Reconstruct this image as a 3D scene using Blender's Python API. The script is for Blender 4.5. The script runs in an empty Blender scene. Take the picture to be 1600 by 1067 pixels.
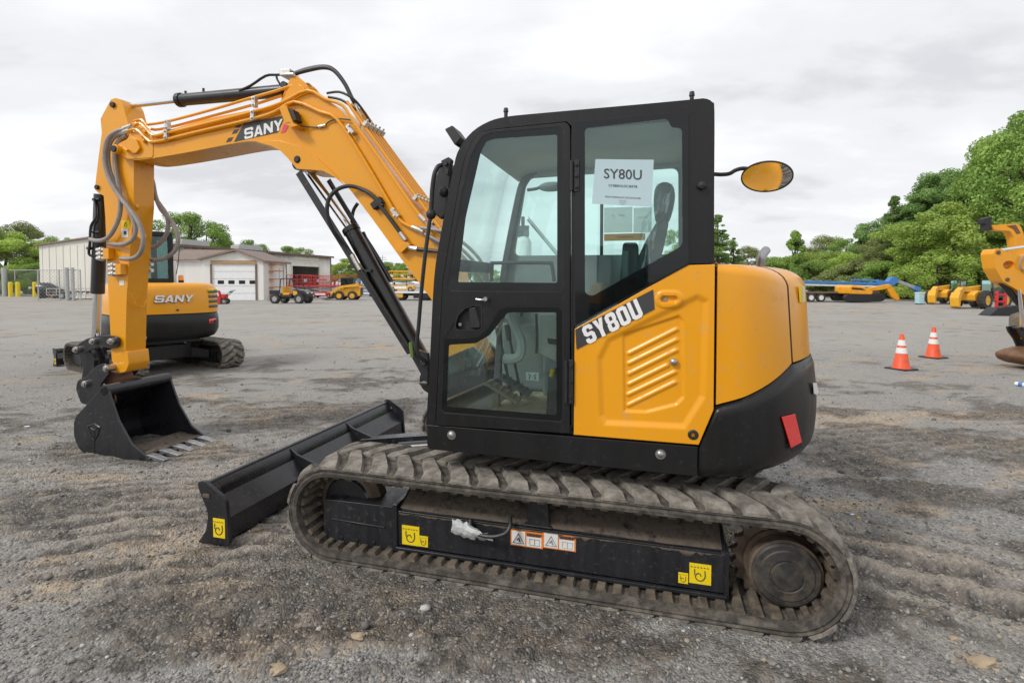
import bpy, bmesh, math, random
import numpy as np
from mathutils import Vector, Matrix, noise
from mathutils.geometry import tessellate_polygon
PI = math.pi
R = math.radians
random.seed(7); np.random.seed(7)
scene = bpy.context.scene
COL = scene.collection
# ------------------------------------------------------------------ camera geometry (metres, world: camera looks along +Y)
H = 1.57; F = 800.0; HOR = 441.0; PITCH = R(2.0)
PY0 = HOR + F*math.tan(PITCH)
def ray(px, py):
    a = (px-800)/F; b = (PY0-py)/F
    return Vector((a, math.cos(PITCH)+b*math.sin(PITCH), -math.sin(PITCH)+b*math.cos(PITCH)))
def G(px, py):                      # point of the ground seen there
    d = ray(px, py); t = -H/d.z
    return Vector((d.x*t, d.y*t, 0))
def W(px, py, Y):                   # point at depth Y seen there
    d = ray(px, py); t = Y/d.y
    return Vector((d.x*t, Y, H+d.z*t))
YAW = R(180-15.3)
ORG = Vector((.383, 3.574, 0))
UX = Vector((math.cos(YAW), math.sin(YAW), 0)); VY = Vector((-math.sin(YAW), math.cos(YAW), 0))
def M(px, py, ym):                  # machine frame x, z on the machine plane y = ym
    d = ray(px, py); c = Vector((0, 0, H))
    t = (ym - (c-ORG).dot(VY))/d.dot(VY)
    p = c+d*t
    return ((p-ORG).dot(UX), p.z)
def M3(px, py, ym):
    x, z = M(px, py, ym); return Vector((x, ym, z))

# ------------------------------------------------------------------ materials
MATS = {}
def nt_of(m):
    m.use_nodes = True
    return m.node_tree
def mat(name, col, rough=.5, metal=0., var=.08, scale=6., bump=0., bscale=40., dirt=None, dirt_amt=0., dscale=3., coat=0., spec=.5, dlow=None, detail=6., streak=False):
    """principled with noise variation in value, optional dirt colour in noise patches (dlow: dirt stronger below that object height)"""
    if name in MATS: return MATS[name]
    m = bpy.data.materials.new(name); nt = nt_of(m); N = nt.nodes; L = nt.links
    b = N['Principled BSDF']
    tc = N.new('ShaderNodeTexCoord')
    no = N.new('ShaderNodeTexNoise'); no.inputs['Scale'].default_value = scale; no.inputs['Detail'].default_value = detail
    if streak:
        mp = N.new('ShaderNodeMapping'); mp.inputs['Scale'].default_value = (1, 1, .12)
        L.new(tc.outputs['Object'], mp.inputs['Vector']); L.new(mp.outputs[0], no.inputs['Vector'])
    else:
        L.new(tc.outputs['Object'], no.inputs['Vector'])
    mr = N.new('ShaderNodeMapRange'); mr.inputs['From Min'].default_value = .3; mr.inputs['From Max'].default_value = .7
    mr.inputs['To Min'].default_value = 1-var; mr.inputs['To Max'].default_value = 1+var
    L.new(no.outputs['Fac'], mr.inputs['Value'])
    vm = N.new('ShaderNodeVectorMath'); vm.operation = 'SCALE'; vm.inputs[0].default_value = col[:3]
    L.new(mr.outputs[0], vm.inputs['Scale'])
    out = vm.outputs[0]
    rr = N.new('ShaderNodeMapRange'); rr.inputs['From Min'].default_value = .3; rr.inputs['From Max'].default_value = .7
    rr.inputs['To Min'].default_value = max(0, rough-.06); rr.inputs['To Max'].default_value = min(1, rough+.06)
    L.new(no.outputs['Fac'], rr.inputs['Value']); rout = rr.outputs[0]
    if dirt is not None:
        n2 = N.new('ShaderNodeTexNoise'); n2.inputs['Scale'].default_value = dscale; n2.inputs['Detail'].default_value = 10; n2.inputs['Roughness'].default_value = .68
        L.new(tc.outputs['Object'], n2.inputs['Vector'])
        m2 = N.new('ShaderNodeMapRange'); m2.inputs['From Min'].default_value = .62-dirt_amt*.35; m2.inputs['From Max'].default_value = .82-dirt_amt*.35
        L.new(n2.outputs['Fac'], m2.inputs['Value'])
        fac = m2.outputs[0]
        if dlow is not None:
            sx = N.new('ShaderNodeSeparateXYZ'); L.new(tc.outputs['Object'], sx.inputs[0])
            m3 = N.new('ShaderNodeMapRange'); m3.inputs['From Min'].default_value = dlow; m3.inputs['From Max'].default_value = dlow-.25
            L.new(sx.outputs['Z'], m3.inputs['Value'])
            mm = N.new('ShaderNodeMath'); mm.operation = 'MULTIPLY'; L.new(fac, mm.inputs[0]); L.new(m3.outputs[0], mm.inputs[1]); fac = mm.outputs[0]
        mx = N.new('ShaderNodeMix'); mx.data_type = 'RGBA'; L.new(fac, mx.inputs['Factor']); L.new(out, mx.inputs['A']); mx.inputs['B'].default_value = (*dirt[:3], 1)
        out = mx.outputs['Result']
        mr2 = N.new('ShaderNodeMix'); L.new(fac, mr2.inputs['Factor']); L.new(rout, mr2.inputs['A']); mr2.inputs['B'].default_value = .9; rout = mr2.outputs['Result']
    L.new(out, b.inputs['Base Color']); L.new(rout, b.inputs['Roughness'])
    b.inputs['Metallic'].default_value = metal; b.inputs['Coat Weight'].default_value = coat; b.inputs['Coat Roughness'].default_value = .12
    b.inputs['Specular IOR Level'].default_value = spec
    if bump:
        n3 = N.new('ShaderNodeTexNoise'); n3.inputs['Scale'].default_value = bscale; n3.inputs['Detail'].default_value = 5
        L.new(tc.outputs['Object'], n3.inputs['Vector'])
        bp = N.new('ShaderNodeBump'); bp.inputs['Strength'].default_value = 1; bp.inputs['Distance'].default_value = bump
        L.new(n3.outputs['Fac'], bp.inputs['Height']); L.new(bp.outputs[0], b.inputs['Normal'])
    MATS[name] = m; return m
def glass(name, tint, refl=1.0):
    m = bpy.data.materials.new(name); nt = nt_of(m); N = nt.nodes; L = nt.links
    N.remove(N['Principled BSDF'])
    tr = N.new('ShaderNodeBsdfTransparent'); tr.inputs[0].default_value = (*tint, 1)
    gl = N.new('ShaderNodeBsdfGlossy'); gl.inputs['Roughness'].default_value = .02; gl.inputs[0].default_value = (.9, 1, .98, 1)
    fr = N.new('ShaderNodeFresnel'); fr.inputs['IOR'].default_value = 1.5
    mu = N.new('ShaderNodeMath'); mu.operation = 'MULTIPLY'; mu.inputs[1].default_value = refl
    mx = N.new('ShaderNodeMixShader')
    L.new(fr.outputs[0], mu.inputs[0]); L.new(mu.outputs[0], mx.inputs[0]); L.new(tr.outputs[0], mx.inputs[1]); L.new(gl.outputs[0], mx.inputs[2])
    L.new(mx.outputs[0], N['Material Output'].inputs['Surface'])
    MATS[name] = m; return m

# ------------------------------------------------------------------ mesh helpers
def catmull(pts, n=6, closed=False):
    P = [Vector(p) for p in pts]
    if len(P) < 3: return P
    out = []
    m = len(P)
    rng = range(m if closed else m-1)
    for i in rng:
        if closed: p0, p1, p2, p3 = P[(i-1) % m], P[i], P[(i+1) % m], P[(i+2) % m]
        else: p0, p1, p2, p3 = P[max(i-1, 0)], P[i], P[i+1], P[min(i+2, m-1)]
        for k in range(n):
            t = k/n
            out.append(.5*((2*p1)+(-p0+p2)*t+(2*p0-5*p1+4*p2-p3)*t*t+(-p0+3*p1-3*p2+p3)*t**3))
    if not closed: out.append(P[-1])
    return out
def fillet(pts, r, n=4):
    """round the corners of a closed 2-D polygon; r number or list"""
    out = []; m = len(pts)
    for i in range(m):
        rr = r[i] if isinstance(r, (list, tuple)) else r
        p = Vector(pts[i][:2]); a = Vector(pts[i-1][:2]); c = Vector(pts[(i+1) % m][:2])
        da, dc = a-p, c-p
        la, lc = da.length, dc.length
        if rr <= 0 or la < 1e-6 or lc < 1e-6: out.append((p.x, p.y)); continue
        rr = min(rr, la*.48, lc*.48)
        s = p+da/la*rr; e = p+dc/lc*rr
        for k in range(n+1):
            t = k/n
            q = s*(1-t)**2+p*2*t*(1-t)+e*t*t
            out.append((q.x, q.y))
    return out
class B:
    def __init__(s): s.bm = bmesh.new()
    def vs(s, pts): return [s.bm.verts.new(Vector(p)) for p in pts]
    def face(s, vs):
        try: return s.bm.faces.new(vs)
        except ValueError: return None
    def poly(s, pts): return s.face(s.vs(pts))
    def box(s, c, d, rot=None):
        c = Vector(c); hx, hy, hz = d[0]/2, d[1]/2, d[2]/2
        m = rot.to_matrix().to_3x3() if rot is not None and hasattr(rot, 'to_matrix') else rot
        P = []
        for z in (-hz, hz):
            for x, y in ((-hx, -hy), (hx, -hy), (hx, hy), (-hx, hy)):
                v = Vector((x, y, z)); v = m @ v if m is not None else v
                P.append(c+v)
        v = s.vs(P)
        for f in ((3, 2, 1, 0), (4, 5, 6, 7), (0, 1, 5, 4), (1, 2, 6, 5), (2, 3, 7, 6), (3, 0, 4, 7)): s.face([v[i] for i in f])
        return s
    def b2(s, x0, x1, y0, y1, z0, z1): return s.box(((x0+x1)/2, (y0+y1)/2, (z0+z1)/2), (abs(x1-x0), abs(y1-y0), abs(z1-z0)))
    def plate(s, loops, y0, y1, f=None):
        """loops: outer polygon then holes, 2-D (x,z); extruded along y from y0 to y1"""
        f = f or (lambda x, z, y: (x, y, z))
        loops = [[(p[0], p[1]) for p in l] for l in loops]
        flat = [p for l in loops for p in l]
        tris = tessellate_polygon([[Vector((p[0], p[1], 0)) for p in l] for l in loops])
        va = s.vs([f(p[0], p[1], y0) for p in flat]); vb = s.vs([f(p[0], p[1], y1) for p in flat])
        if len(loops) == 1 and len(flat) < 64:
            s.face(list(reversed(va))); s.face(vb)
        else:
            for t in tris:
                s.face([va[i] for i in t]); s.face([vb[i] for i in reversed(t)])
        k = 0
        for l in loops:
            n = len(l)
            for i in range(n):
                j = (i+1) % n
                s.face([va[k+i], va[k+j], vb[k+j], vb[k+i]])
            k += n
        return s
    def tube(s, pts, r, n=10, sm=6, cap=True, flat=1.0):
        P = catmull(pts, sm) if sm else [Vector(p) for p in pts]
        rings = []; up = None
        for i, p in enumerate(P):
            t = (P[min(i+1, len(P)-1)]-P[max(i-1, 0)])
            if t.length < 1e-9: t = Vector((0, 0, 1))
            t.normalize()
            if up is None:
                up = Vector((0, 0, 1)) if abs(t.z) < .9 else Vector((1, 0, 0))
            x = t.cross(up)
            if x.length < 1e-6: x = t.orthogonal()
            x.normalize(); y = x.cross(t).normalized(); up = y
            rr = r(i/(len(P)-1)) if callable(r) else r
            rings.append([p+x*math.cos(2*PI*k/n)*rr+y*math.sin(2*PI*k/n)*rr*flat for k in range(n)])
        return s.loft(rings, True, cap)
    def loft(s, rings, closed=True, cap=True, closev=False):
        V = [s.vs(r) for r in rings]; n = len(rings[0])
        m = len(V)
        for i in range(m if closev else m-1):
            a, b = V[i], V[(i+1) % m]
            for k in range(n if closed else n-1):
                j = (k+1) % n
                s.face([a[k], a[j], b[j], b[k]])
        if cap and closed and not closev:
            s.face(list(reversed(V[0]))); s.face(V[-1])
        return s
    def cyl(s, p0, p1, r, r2=None, n=20, cap=True):
        p0, p1 = Vector(p0), Vector(p1); r2 = r if r2 is None else r2
        t = (p1-p0).normalized(); x = t.orthogonal().normalized(); y = t.cross(x)
        return s.loft([[p+x*math.cos(2*PI*k/n)*q+y*math.sin(2*PI*k/n)*q for k in range(n)] for p, q in ((p0, r), (p1, r2))], True, cap)
    def lathe(s, c, axis, prof, n=32):
        """prof: list of (along axis, radius)"""
        c = Vector(c); t = Vector(axis).normalized(); x = t.orthogonal().normalized(); y = t.cross(x)
        return s.loft([[c+t*a+x*math.cos(2*PI*k/n)*q+y*math.sin(2*PI*k/n)*q for k in range(n)] for a, q in prof], True, True)
    def sph(s, c, r, n=12, sc=(1, 1, 1)):
        c = Vector(c); rings = []
        for i in range(1, n):
            a = PI*i/n
            rings.append([c+Vector((math.sin(a)*math.cos(2*PI*k/(2*n))*r*sc[0], math.sin(a)*math.sin(2*PI*k/(2*n))*r*sc[1], -math.cos(a)*r*sc[2])) for k in range(2*n)])
        return s.loft(rings, True, True)
    def out(s, name, m, parent=None, bevel=0, seg=2, smooth=35, solid=0, loc=None):
        me = bpy.data.meshes.new(name)
        bmesh.ops.recalc_face_normals(s.bm, faces=s.bm.faces[:])
        s.bm.to_mesh(me); s.bm.free()
        return link(name, me, m, parent, bevel, seg, smooth, solid, loc)
def link(name, me, m, parent=None, bevel=0, seg=2, smooth=35, solid=0, loc=None):
    if smooth:
        me.polygons.foreach_set('use_smooth', [True]*len(me.polygons))
        me.set_sharp_from_angle(angle=R(smooth))
    o = bpy.data.objects.new(name, me); COL.objects.link(o)
    for q in (m if isinstance(m, (list, tuple)) else [m]): me.materials.append(MATS[q] if isinstance(q, str) else q)
    if parent is not None: o.parent = parent
    if loc is not None: o.location = loc
    if solid:
        md = o.modifiers.new('s', 'SOLIDIFY'); md.thickness = solid; md.offset = -1
    if bevel:
        md = o.modifiers.new('b', 'BEVEL'); md.width = bevel; md.segments = seg; md.limit_method = 'ANGLE'; md.angle_limit = R(40); md.harden_normals = True
    return o
def tag(o, label, cat, group=None, kind=None):
    if label: o['label'] = label
    if cat: o['category'] = cat
    if group: o['group'] = group
    if kind: o['kind'] = kind
    return o
def thing(name, label, cat, loc=(0, 0, 0), rz=0, group=None):
    o = bpy.data.objects.new(name, None); COL.objects.link(o); o.location = loc; o.rotation_euler = (0, 0, rz)
    o.empty_display_size = .3
    return tag(o, label, cat, group)
def copy_tree(o, parent=None, label=None, group=None):
    c = o.copy(); COL.objects.link(c)
    if parent is not None: c.parent = parent
    if label: c['label'] = label
    if group: c['group'] = group
    for ch in list(o.children): copy_tree(ch, c)
    return c
def block_glyph(ch, w=.62, t=.2, c=.13):
    """heavy block capitals as polygons (outer loop, then holes) in a w x 1 box"""
    ob = [(0, c), (0, 1-c), (c, 1), (w-c, 1), (w, 1-c), (w, c), (w-c, 0), (c, 0)]
    v = .20
    if ch == 'S': return w, [[(w, 1-c), (w-c, 1), (c, 1), (0, 1-c), (0, .4+c), (c, .4), (w-t, .4), (w-t, v), (t, v), (t, .31), (0, .31), (0, c), (c, 0), (w-c, 0), (w, c), (w, .6-c), (w-c, .6), (t, .6), (t, 1-v), (w-t, 1-v), (w-t, .69), (w, .69)]]
    if ch == 'Y': return w, [[(0, 1), (t*1.1, 1), (w/2, .66), (w-t*1.1, 1), (w, 1), (w/2+t/2, .42), (w/2+t/2, 0), (w/2-t/2, 0), (w/2-t/2, .42)]]
    if ch == '8': return w, [[(0, c), (0, .5-c*.5), (c*.5, .5), (0, .5+c*.5), (0, 1-c), (c, 1), (w-c, 1), (w, 1-c), (w, .5+c*.5), (w-c*.5, .5), (w, .5-c*.5), (w, c), (w-c, 0), (c, 0)], [(t, v), (w-t, v), (w-t, .42), (t, .42)], [(t, .58), (w-t, .58), (w-t, 1-v), (t, 1-v)]]
    if ch == '0': return w, [ob, [(t, v), (w-t, v), (w-t, 1-v), (t, 1-v)]]
    if ch == 'U': return w, [[(0, 1), (t, 1), (t, v), (w-t, v), (w-t, 1), (w, 1), (w, c), (w-c, 0), (c, 0), (0, c)]]
    if ch == 'A': return w, [[(0, 0), (w*.5-t*.62, 1), (w*.5+t*.62, 1), (w, 0), (w-t*1.15, 0), (w-t*1.35, .17), (t*1.35, .17), (t*1.15, 0)], [(t*1.62, .35), (w-t*1.62, .35), (w/2, .74)]]
    if ch == 'N': return w, [[(0, 0), (0, 1), (t*1.05, 1), (w-t, .42), (w-t, 1), (w, 1), (w, 0), (w-t*1.05, 0), (t, .58), (t, 0)]]
def block_text(name, txt, size, org, ex, ey, m, parent, w=.62, t=.2, gap=.10, shear=0., grow=0., lift=.0, th=.0012):
    org, ex, ey = Vector(org), Vector(ex), Vector(ey); n = ex.cross(ey).normalized(); tot = len(txt)*w+(len(txt)-1)*gap; x = -tot/2; b = B()
    for ch in txt:
        gw, loops = block_glyph(ch, w, t); cx = gw/2
        L_ = [fillet([(cx+(px-cx)*(1+grow*.7/gw), .5+(py-.5)*(1+grow)) for px, py in l], .03, 2) for l in loops]
        b.plate(L_, 0, th, lambda a, c, y, x=x: org+ex*((x+a+shear*(c-.5))*size)+ey*((c-.5)*size)+n*(lift+y)); x += gw+gap
    return b.out(name, m, parent, smooth=0)
def text_mesh(txt, size, bold=0., shear=0., sx=1., space=1.):
    """text as flat mesh in its own x,y plane, centred; returns list of verts, faces"""
    cu = bpy.data.curves.new('t', 'FONT'); cu.body = txt; cu.size = size; cu.align_x = 'CENTER'; cu.align_y = 'CENTER'
    cu.offset = bold; cu.shear = shear; cu.space_character = space; cu.resolution_u = 3
    ob = bpy.data.objects.new('t', cu); COL.objects.link(ob)
    dg = bpy.context.evaluated_depsgraph_get(); dg.update()
    me = ob.evaluated_get(dg).to_mesh()
    v = [(p.co.x*sx, p.co.y) for p in me.vertices]; f = [tuple(p.vertices) for p in me.polygons]
    ob.evaluated_get(dg).to_mesh_clear()
    bpy.data.objects.remove(ob); bpy.data.curves.remove(cu)
    return v, f
def text_on(name, txt, size, org, ex, ey, m, parent, bold=0., shear=0., sx=1., lift=.0, space=1.):
    """lay text on a plane: org centre, ex/ey unit directions"""
    v, f = text_mesh(txt, size, bold, shear, sx, space)
    org = Vector(org); ex = Vector(ex); ey = Vector(ey); n = ex.cross(ey).normalized()
    me = bpy.data.meshes.new(name)
    me.from_pydata([org+ex*a+ey*b+n*lift for a, b in v], [], f)
    return link(name, me, m, parent, smooth=0)
def decal(name, quad, m, parent, th=.0015):
    """thin sticker on four 3-D corners (ccw seen from outside), given thickness along its normal"""
    q = [Vector(p) for p in quad]; n = (q[1]-q[0]).cross(q[-1]-q[0]).normalized()
    b = B(); a = b.vs(q); c = b.vs([p+n*th for p in q]); k = len(q)
    b.face(list(reversed(a))); b.face(c)
    for i in range(k): b.face([a[i], a[(i+1) % k], c[(i+1) % k], c[i]])
    return b.out(name, m, parent, smooth=0)
# ------------------------------------------------------------------ material set
mat('orange_paint', (.80, .335, .003), .29, var=.03, scale=2.5, coat=.22, bump=.0004, bscale=9, dirt=(.60, .31, .07), dirt_amt=.16, dscale=14, streak=True)
mat('orange_far', (.80, .34, .01), .45, var=.1, scale=3)
mat('yellow_far', (.80, .40, .02), .45, var=.12, scale=3, dirt=(.25, .17, .09), dirt_amt=.3)
mat('black_paint', (.013, .013, .0145), .30, var=.2, scale=5, coat=.25, dirt=(.07, .06, .05), dirt_amt=.12, dscale=18, streak=True)
mat('cab_black', (.0095, .0093, .0098), .34, var=.18, scale=14, dirt=(.036, .033, .031), dirt_amt=.12, dscale=30, bump=.00015, bscale=400, streak=True, spec=.40)
mat('black_metal', (.016, .017, .021), .27, var=.25, scale=8, dirt=(.055, .05, .045), dirt_amt=.16, dscale=26, spec=.6, streak=True)
mat('frame_black', (.0165, .0175, .021), .38, var=.3, scale=26, dirt=(.075, .064, .052), dirt_amt=.18, dscale=34, bump=.0005, bscale=120, streak=True)
mat('frame_dirt', (.13, .102, .078), .92, var=.4, scale=14, dirt=(.022, .021, .02), dirt_amt=.48, dscale=14, bump=.003, bscale=50)
mat('rubber', (.060, .053, .046), .8, var=.35, scale=22, dirt=(.17, .15, .125), dirt_amt=.44, dscale=13, bump=.003, bscale=60, spec=.3)
mat('lug_dust', (.15, .136, .118), .9, var=.3, scale=26, dirt=(.29, .265, .23), dirt_amt=.52, dscale=11, bump=.004, bscale=70, spec=.2)
mat('rubber_inner', (.095, .080, .064), .9, var=.4, scale=20, dirt=(.20, .16, .12), dirt_amt=.5, dscale=9, bump=.003, bscale=70, spec=.2)
mat('rubber_far', (.16, .14, .11), .9, var=.3, scale=5)
mat('tyre', (.035, .034, .033), .85, var=.3, scale=9, dirt=(.16, .13, .10), dirt_amt=.3)
mat('rust_steel', (.11, .075, .052), .75, .3, var=.4, scale=18, dirt=(.19, .15, .115), dirt_amt=.5, dscale=8, bump=.002)
mat('hub_steel', (.045, .044, .043), .55, .4, var=.3, scale=15, dirt=(.15, .12, .09), dirt_amt=.4, dscale=7)
mat('chrome', (.78, .78, .80), .12, 1., var=.03)
mat('steel', (.42, .41, .40), .38, .9, var=.15, scale=20)
mat('zinc', (.62, .60, .56), .32, .8, var=.15, scale=40)
mat('hose_grey', (.30, .265, .245), .5, var=.12, scale=25, bump=.0006, bscale=120)
mat('hose_black', (.03, .03, .032), .5, var=.2, scale=20)
mat('plastic_black', (.016, .016, .0175), .5, var=.15, scale=20)
mat('glass_border', (.004, .006, .0065), .05, var=.1, spec=.42)
mat('seal', (.012, .012, .012), .7)
mat('liner', (.66, .66, .63), .8, var=.05, scale=5)
mat('interior_dark', (.055, .058, .06), .6, var=.15, scale=6)
mat('wall_trim', (.27, .30, .30), .6, var=.1, scale=6)
mat('interior_grey', (.16, .175, .175), .6, var=.1, scale=6)
mat('interior_pale', (.62, .64, .61), .6, var=.08, scale=6)
mat('mat_tan', (.36, .29, .19), .85, var=.25, scale=12, dirt=(.18, .12, .07), dirt_amt=.4)
mat('notice_tinted', (.46, .60, .64), .6, var=.03, scale=3, bump=.003, bscale=5)
mat('paper', (.80, .81, .79), .7, var=.02, scale=2, bump=.002, bscale=6)
mat('ink', (.05, .05, .055), .6)
mat('ink_soft', (.33, .34, .36), .6)
mat('white_print', (.80, .80, .79), .45, var=.03)
mat('charcoal', (.045, .045, .048), .4, var=.1)
mat('pinkred', (.75, .07, .13), .4)
mat('reflector', (.88, .025, .02), .25, var=.06, scale=60, coat=.8)
mat('decal_yellow', (.85, .63, .01), .4, var=.05)
mat('decal_orange', (.80, .22, .03), .4)
mat('decal_white', (.74, .73, .70), .45, var=.06)
mat('cone_orange', (.80, .085, .02), .5, var=.12, scale=8, dirt=(.30, .13, .08), dirt_amt=.35, dscale=12)
mat('cone_white', (.74, .74, .72), .4, var=.06, scale=12)
mat('wrap', (.55, .57, .56), .25, var=.12, scale=30, bump=.012, bscale=18, coat=.6)
mat('white_paint', (.72, .73, .72), .5, var=.05, scale=3)
mat('siding', (.72, .70, .63), .6, var=.06, scale=2, streak=True)
mat('siding_white', (.74, .72, .685), .6, var=.06, scale=2, streak=True)
mat('roof_brown', (.22, .165, .14), .7, var=.2, scale=6)
mat('trim_brown', (.16, .11, .085), .7, var=.15)
mat('trim_tan', (.40, .27, .15), .7, var=.15)
mat('door_white', (.78, .79, .79), .5, var=.05)
mat('dark_void', (.02, .02, .02), .8)
mat('dim_grey', (.13, .13, .13), .7, var=.3, scale=2)
mat('galv', (.45, .46, .46), .5, .5, var=.1)
mat('bollard_yellow', (.75, .56, .02), .5, var=.08)
mat('red_paint', (.55, .03, .03), .45, var=.15, scale=4)
mat('blue_paint', (.05, .20, .52), .45, var=.12, scale=4)
mat('grey_paint', (.32, .33, .34), .55, var=.15, scale=4)
mat('pale_blue', (.40, .62, .68), .6, var=.1)
mat('rack_orange', (.5, .17, .06), .6)
mat('bark', (.085, .065, .048), .95, var=.35, scale=9, bump=.02, bscale=12)
mat('stone_tan', (.36, .28, .19), .9, var=.25, scale=14, bump=.006, bscale=40)
mat('stone_grey', (.20, .185, .17), .9, var=.3, scale=20, bump=.004, bscale=50)
mat('leaf_orange', (.75, .33, .03), .6, var=.2, scale=50)
mat('amber', (.85, .30, .01), .25, coat=.6)
mat('rust_brown', (.18, .095, .05), .6, .3, var=.35, scale=8)
mat('rail_steel', (.13, .13, .14), .35, .6, var=.2, scale=30)
mat('mirror', (.9, .9, .9), .015, 1., var=0); MATS['mirror'].node_tree.nodes['Principled BSDF'].inputs['Roughness'].default_value = .02
mat('worn_steel', (.34, .34, .35), .45, .8, var=.3, scale=20)
glass('cab_glass', (.885, .975, .96), 1.35)
glass('screen_glass', (.92, .975, .965), .22)
glass('far_glass', (.66, .80, .78), 1.2)
def foliage(name, dark, light, s=.55):
    m = bpy.data.materials.new(name); nt = nt_of(m); N = nt.nodes; L = nt.links; b = N['Principled BSDF']
    gi = N.new('ShaderNodeNewGeometry'); oi = N.new('ShaderNodeObjectInfo'); tc = N.new('ShaderNodeTexCoord')
    no = N.new('ShaderNodeTexNoise'); no.inputs['Scale'].default_value = s; no.inputs['Detail'].default_value = 3
    L.new(tc.outputs['Object'], no.inputs['Vector'])
    ad = N.new('ShaderNodeMath'); ad.operation = 'MULTIPLY_ADD'; ad.inputs[1].default_value = .45
    L.new(gi.outputs['Random Per Island'], ad.inputs[0]); L.new(no.outputs['Fac'], ad.inputs[2])
    mr = N.new('ShaderNodeMapRange'); mr.inputs['From Min'].default_value = .35; mr.inputs['From Max'].default_value = 1.05
    L.new(ad.outputs[0], mr.inputs['Value'])
    mx = N.new('ShaderNodeMix'); mx.data_type = 'RGBA'; mx.inputs['A'].default_value = (*dark, 1); mx.inputs['B'].default_value = (*light, 1)
    L.new(mr.outputs[0], mx.inputs['Factor'])
    hs = N.new('ShaderNodeHueSaturation')
    m2 = N.new('ShaderNodeMapRange'); m2.inputs['To Min'].default_value = .80; m2.inputs['To Max'].default_value = 1.25; L.new(oi.outputs['Random'], m2.inputs['Value'])
    L.new(mx.outputs['Result'], hs.inputs['Color']); L.new(m2.outputs[0], hs.inputs['Value'])
    L.new(hs.outputs[0], b.inputs['Base Color']); b.inputs['Roughness'].default_value = .65; b.inputs['Specular IOR Level'].default_value = .25
    tl = N.new('ShaderNodeBsdfTranslucent'); L.new(hs.outputs[0], tl.inputs[0])
    ms = N.new('ShaderNodeMixShader'); ms.inputs[0].default_value = .35
    L.new(b.outputs[0], ms.inputs[1]); L.new(tl.outputs[0], ms.inputs[2]); L.new(ms.outputs[0], N['Material Output'].inputs['Surface'])
    MATS[name] = m
foliage('leaf_mid', (.13, .24, .055), (.37, .52, .13))
foliage('leaf_lime', (.20, .33, .06), (.52, .64, .16))
foliage('leaf_dark', (.11, .20, .06), (.28, .42, .14))
foliage('leaf_olive', (.15, .20, .07), (.37, .41, .16))

for nm, c_, a_ in (('paper_thin', (.86, .88, .86), .5), ('yellow_thin', (.85, .55, .05), .5)):
    m = mat(nm, c_, .7, var=.02); N = m.node_tree.nodes; L = m.node_tree.links
    tl = N.new('ShaderNodeBsdfTranslucent'); tl.inputs[0].default_value = (*c_, 1); ms = N.new('ShaderNodeMixShader'); ms.inputs[0].default_value = a_
    L.new(N['Principled BSDF'].outputs[0], ms.inputs[1]); L.new(tl.outputs[0], ms.inputs[2]); L.new(ms.outputs[0], N['Material Output'].inputs['Surface'])

for nm, c_, a_ in (('chart_film', (.88, .90, .88), .62), ('yellow_film', (.90, .55, .05), .35)):
    m = mat(nm, c_, .6, var=.02); N = m.node_tree.nodes; L = m.node_tree.links
    tl = N.new('ShaderNodeBsdfTransparent'); tl.inputs[0].default_value = (*[min(1, q*1.1) for q in c_], 1); ms = N.new('ShaderNodeMixShader'); ms.inputs[0].default_value = a_
    L.new(N['Principled BSDF'].outputs[0], ms.inputs[1]); L.new(tl.outputs[0], ms.inputs[2]); L.new(ms.outputs[0], N['Material Output'].inputs['Surface'])
# ================================================================== the near excavator (frame: x forward, y towards its left = camera side)
EX = thing('compact_excavator', 'large orange compact excavator with black cab in the foreground, bucket and boom reaching left', 'excavator', ORG, YAW)
# ---- undercarriage
TR, TCX, TCZ = .266, 1.15, .273        # belt base outer radius, wheel centre x, z
LS = 2*TCX; LC = PI*TR; PER = 2*LS+2*LC
def path(s, h):
    """point (x,z) at arc length s along the belt's outer line, h above it"""
    s %= PER; r = TR+h
    if s < LS: return (TCX-s, TCZ+r)                       # top run, front to rear
    s -= LS
    if s < LC: a = PI/2+s/TR; return (-TCX+math.cos(a)*r, TCZ+math.sin(a)*r)
    s -= LC
    if s < LS: return (-TCX+s, TCZ-r)
    s -= LS
    a = -PI/2+s/TR; return (TCX+math.cos(a)*r, TCZ+math.sin(a)*r)
def PT(s, y, h):
    x, z = path(s, h)
    if z > TCZ+.1 and abs(x) < TCX: z -= .005*math.cos(x/TCX*PI/2)*(1+.5*math.sin(x*4))
    return (x, y, z)
ss = []
for a0, a1, n in ((0, LS, 34), (LS, LS+LC, 22), (LS+LC, 2*LS+LC, 12), (2*LS+LC, PER, 22)):
    ss += [a0+(a1-a0)*k/n for k in range(n)]
b = B()
prof = [(.662, -.05), (.656, -.02), (.662, .0), (.70, .004), (1.07, .004), (1.103, .0), (1.112, -.012), (1.106, -.022), (1.112, -.032), (1.108, -.05), (1.085, -.054), (.69, -.054)]
b.loft([[PT(s, y, h) for y, h in prof] for s in ss], True, False, True)
nbelt = len(b.bm.faces)
NL = 40; P0 = PER/NL
rnd = random.Random(3)
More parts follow.
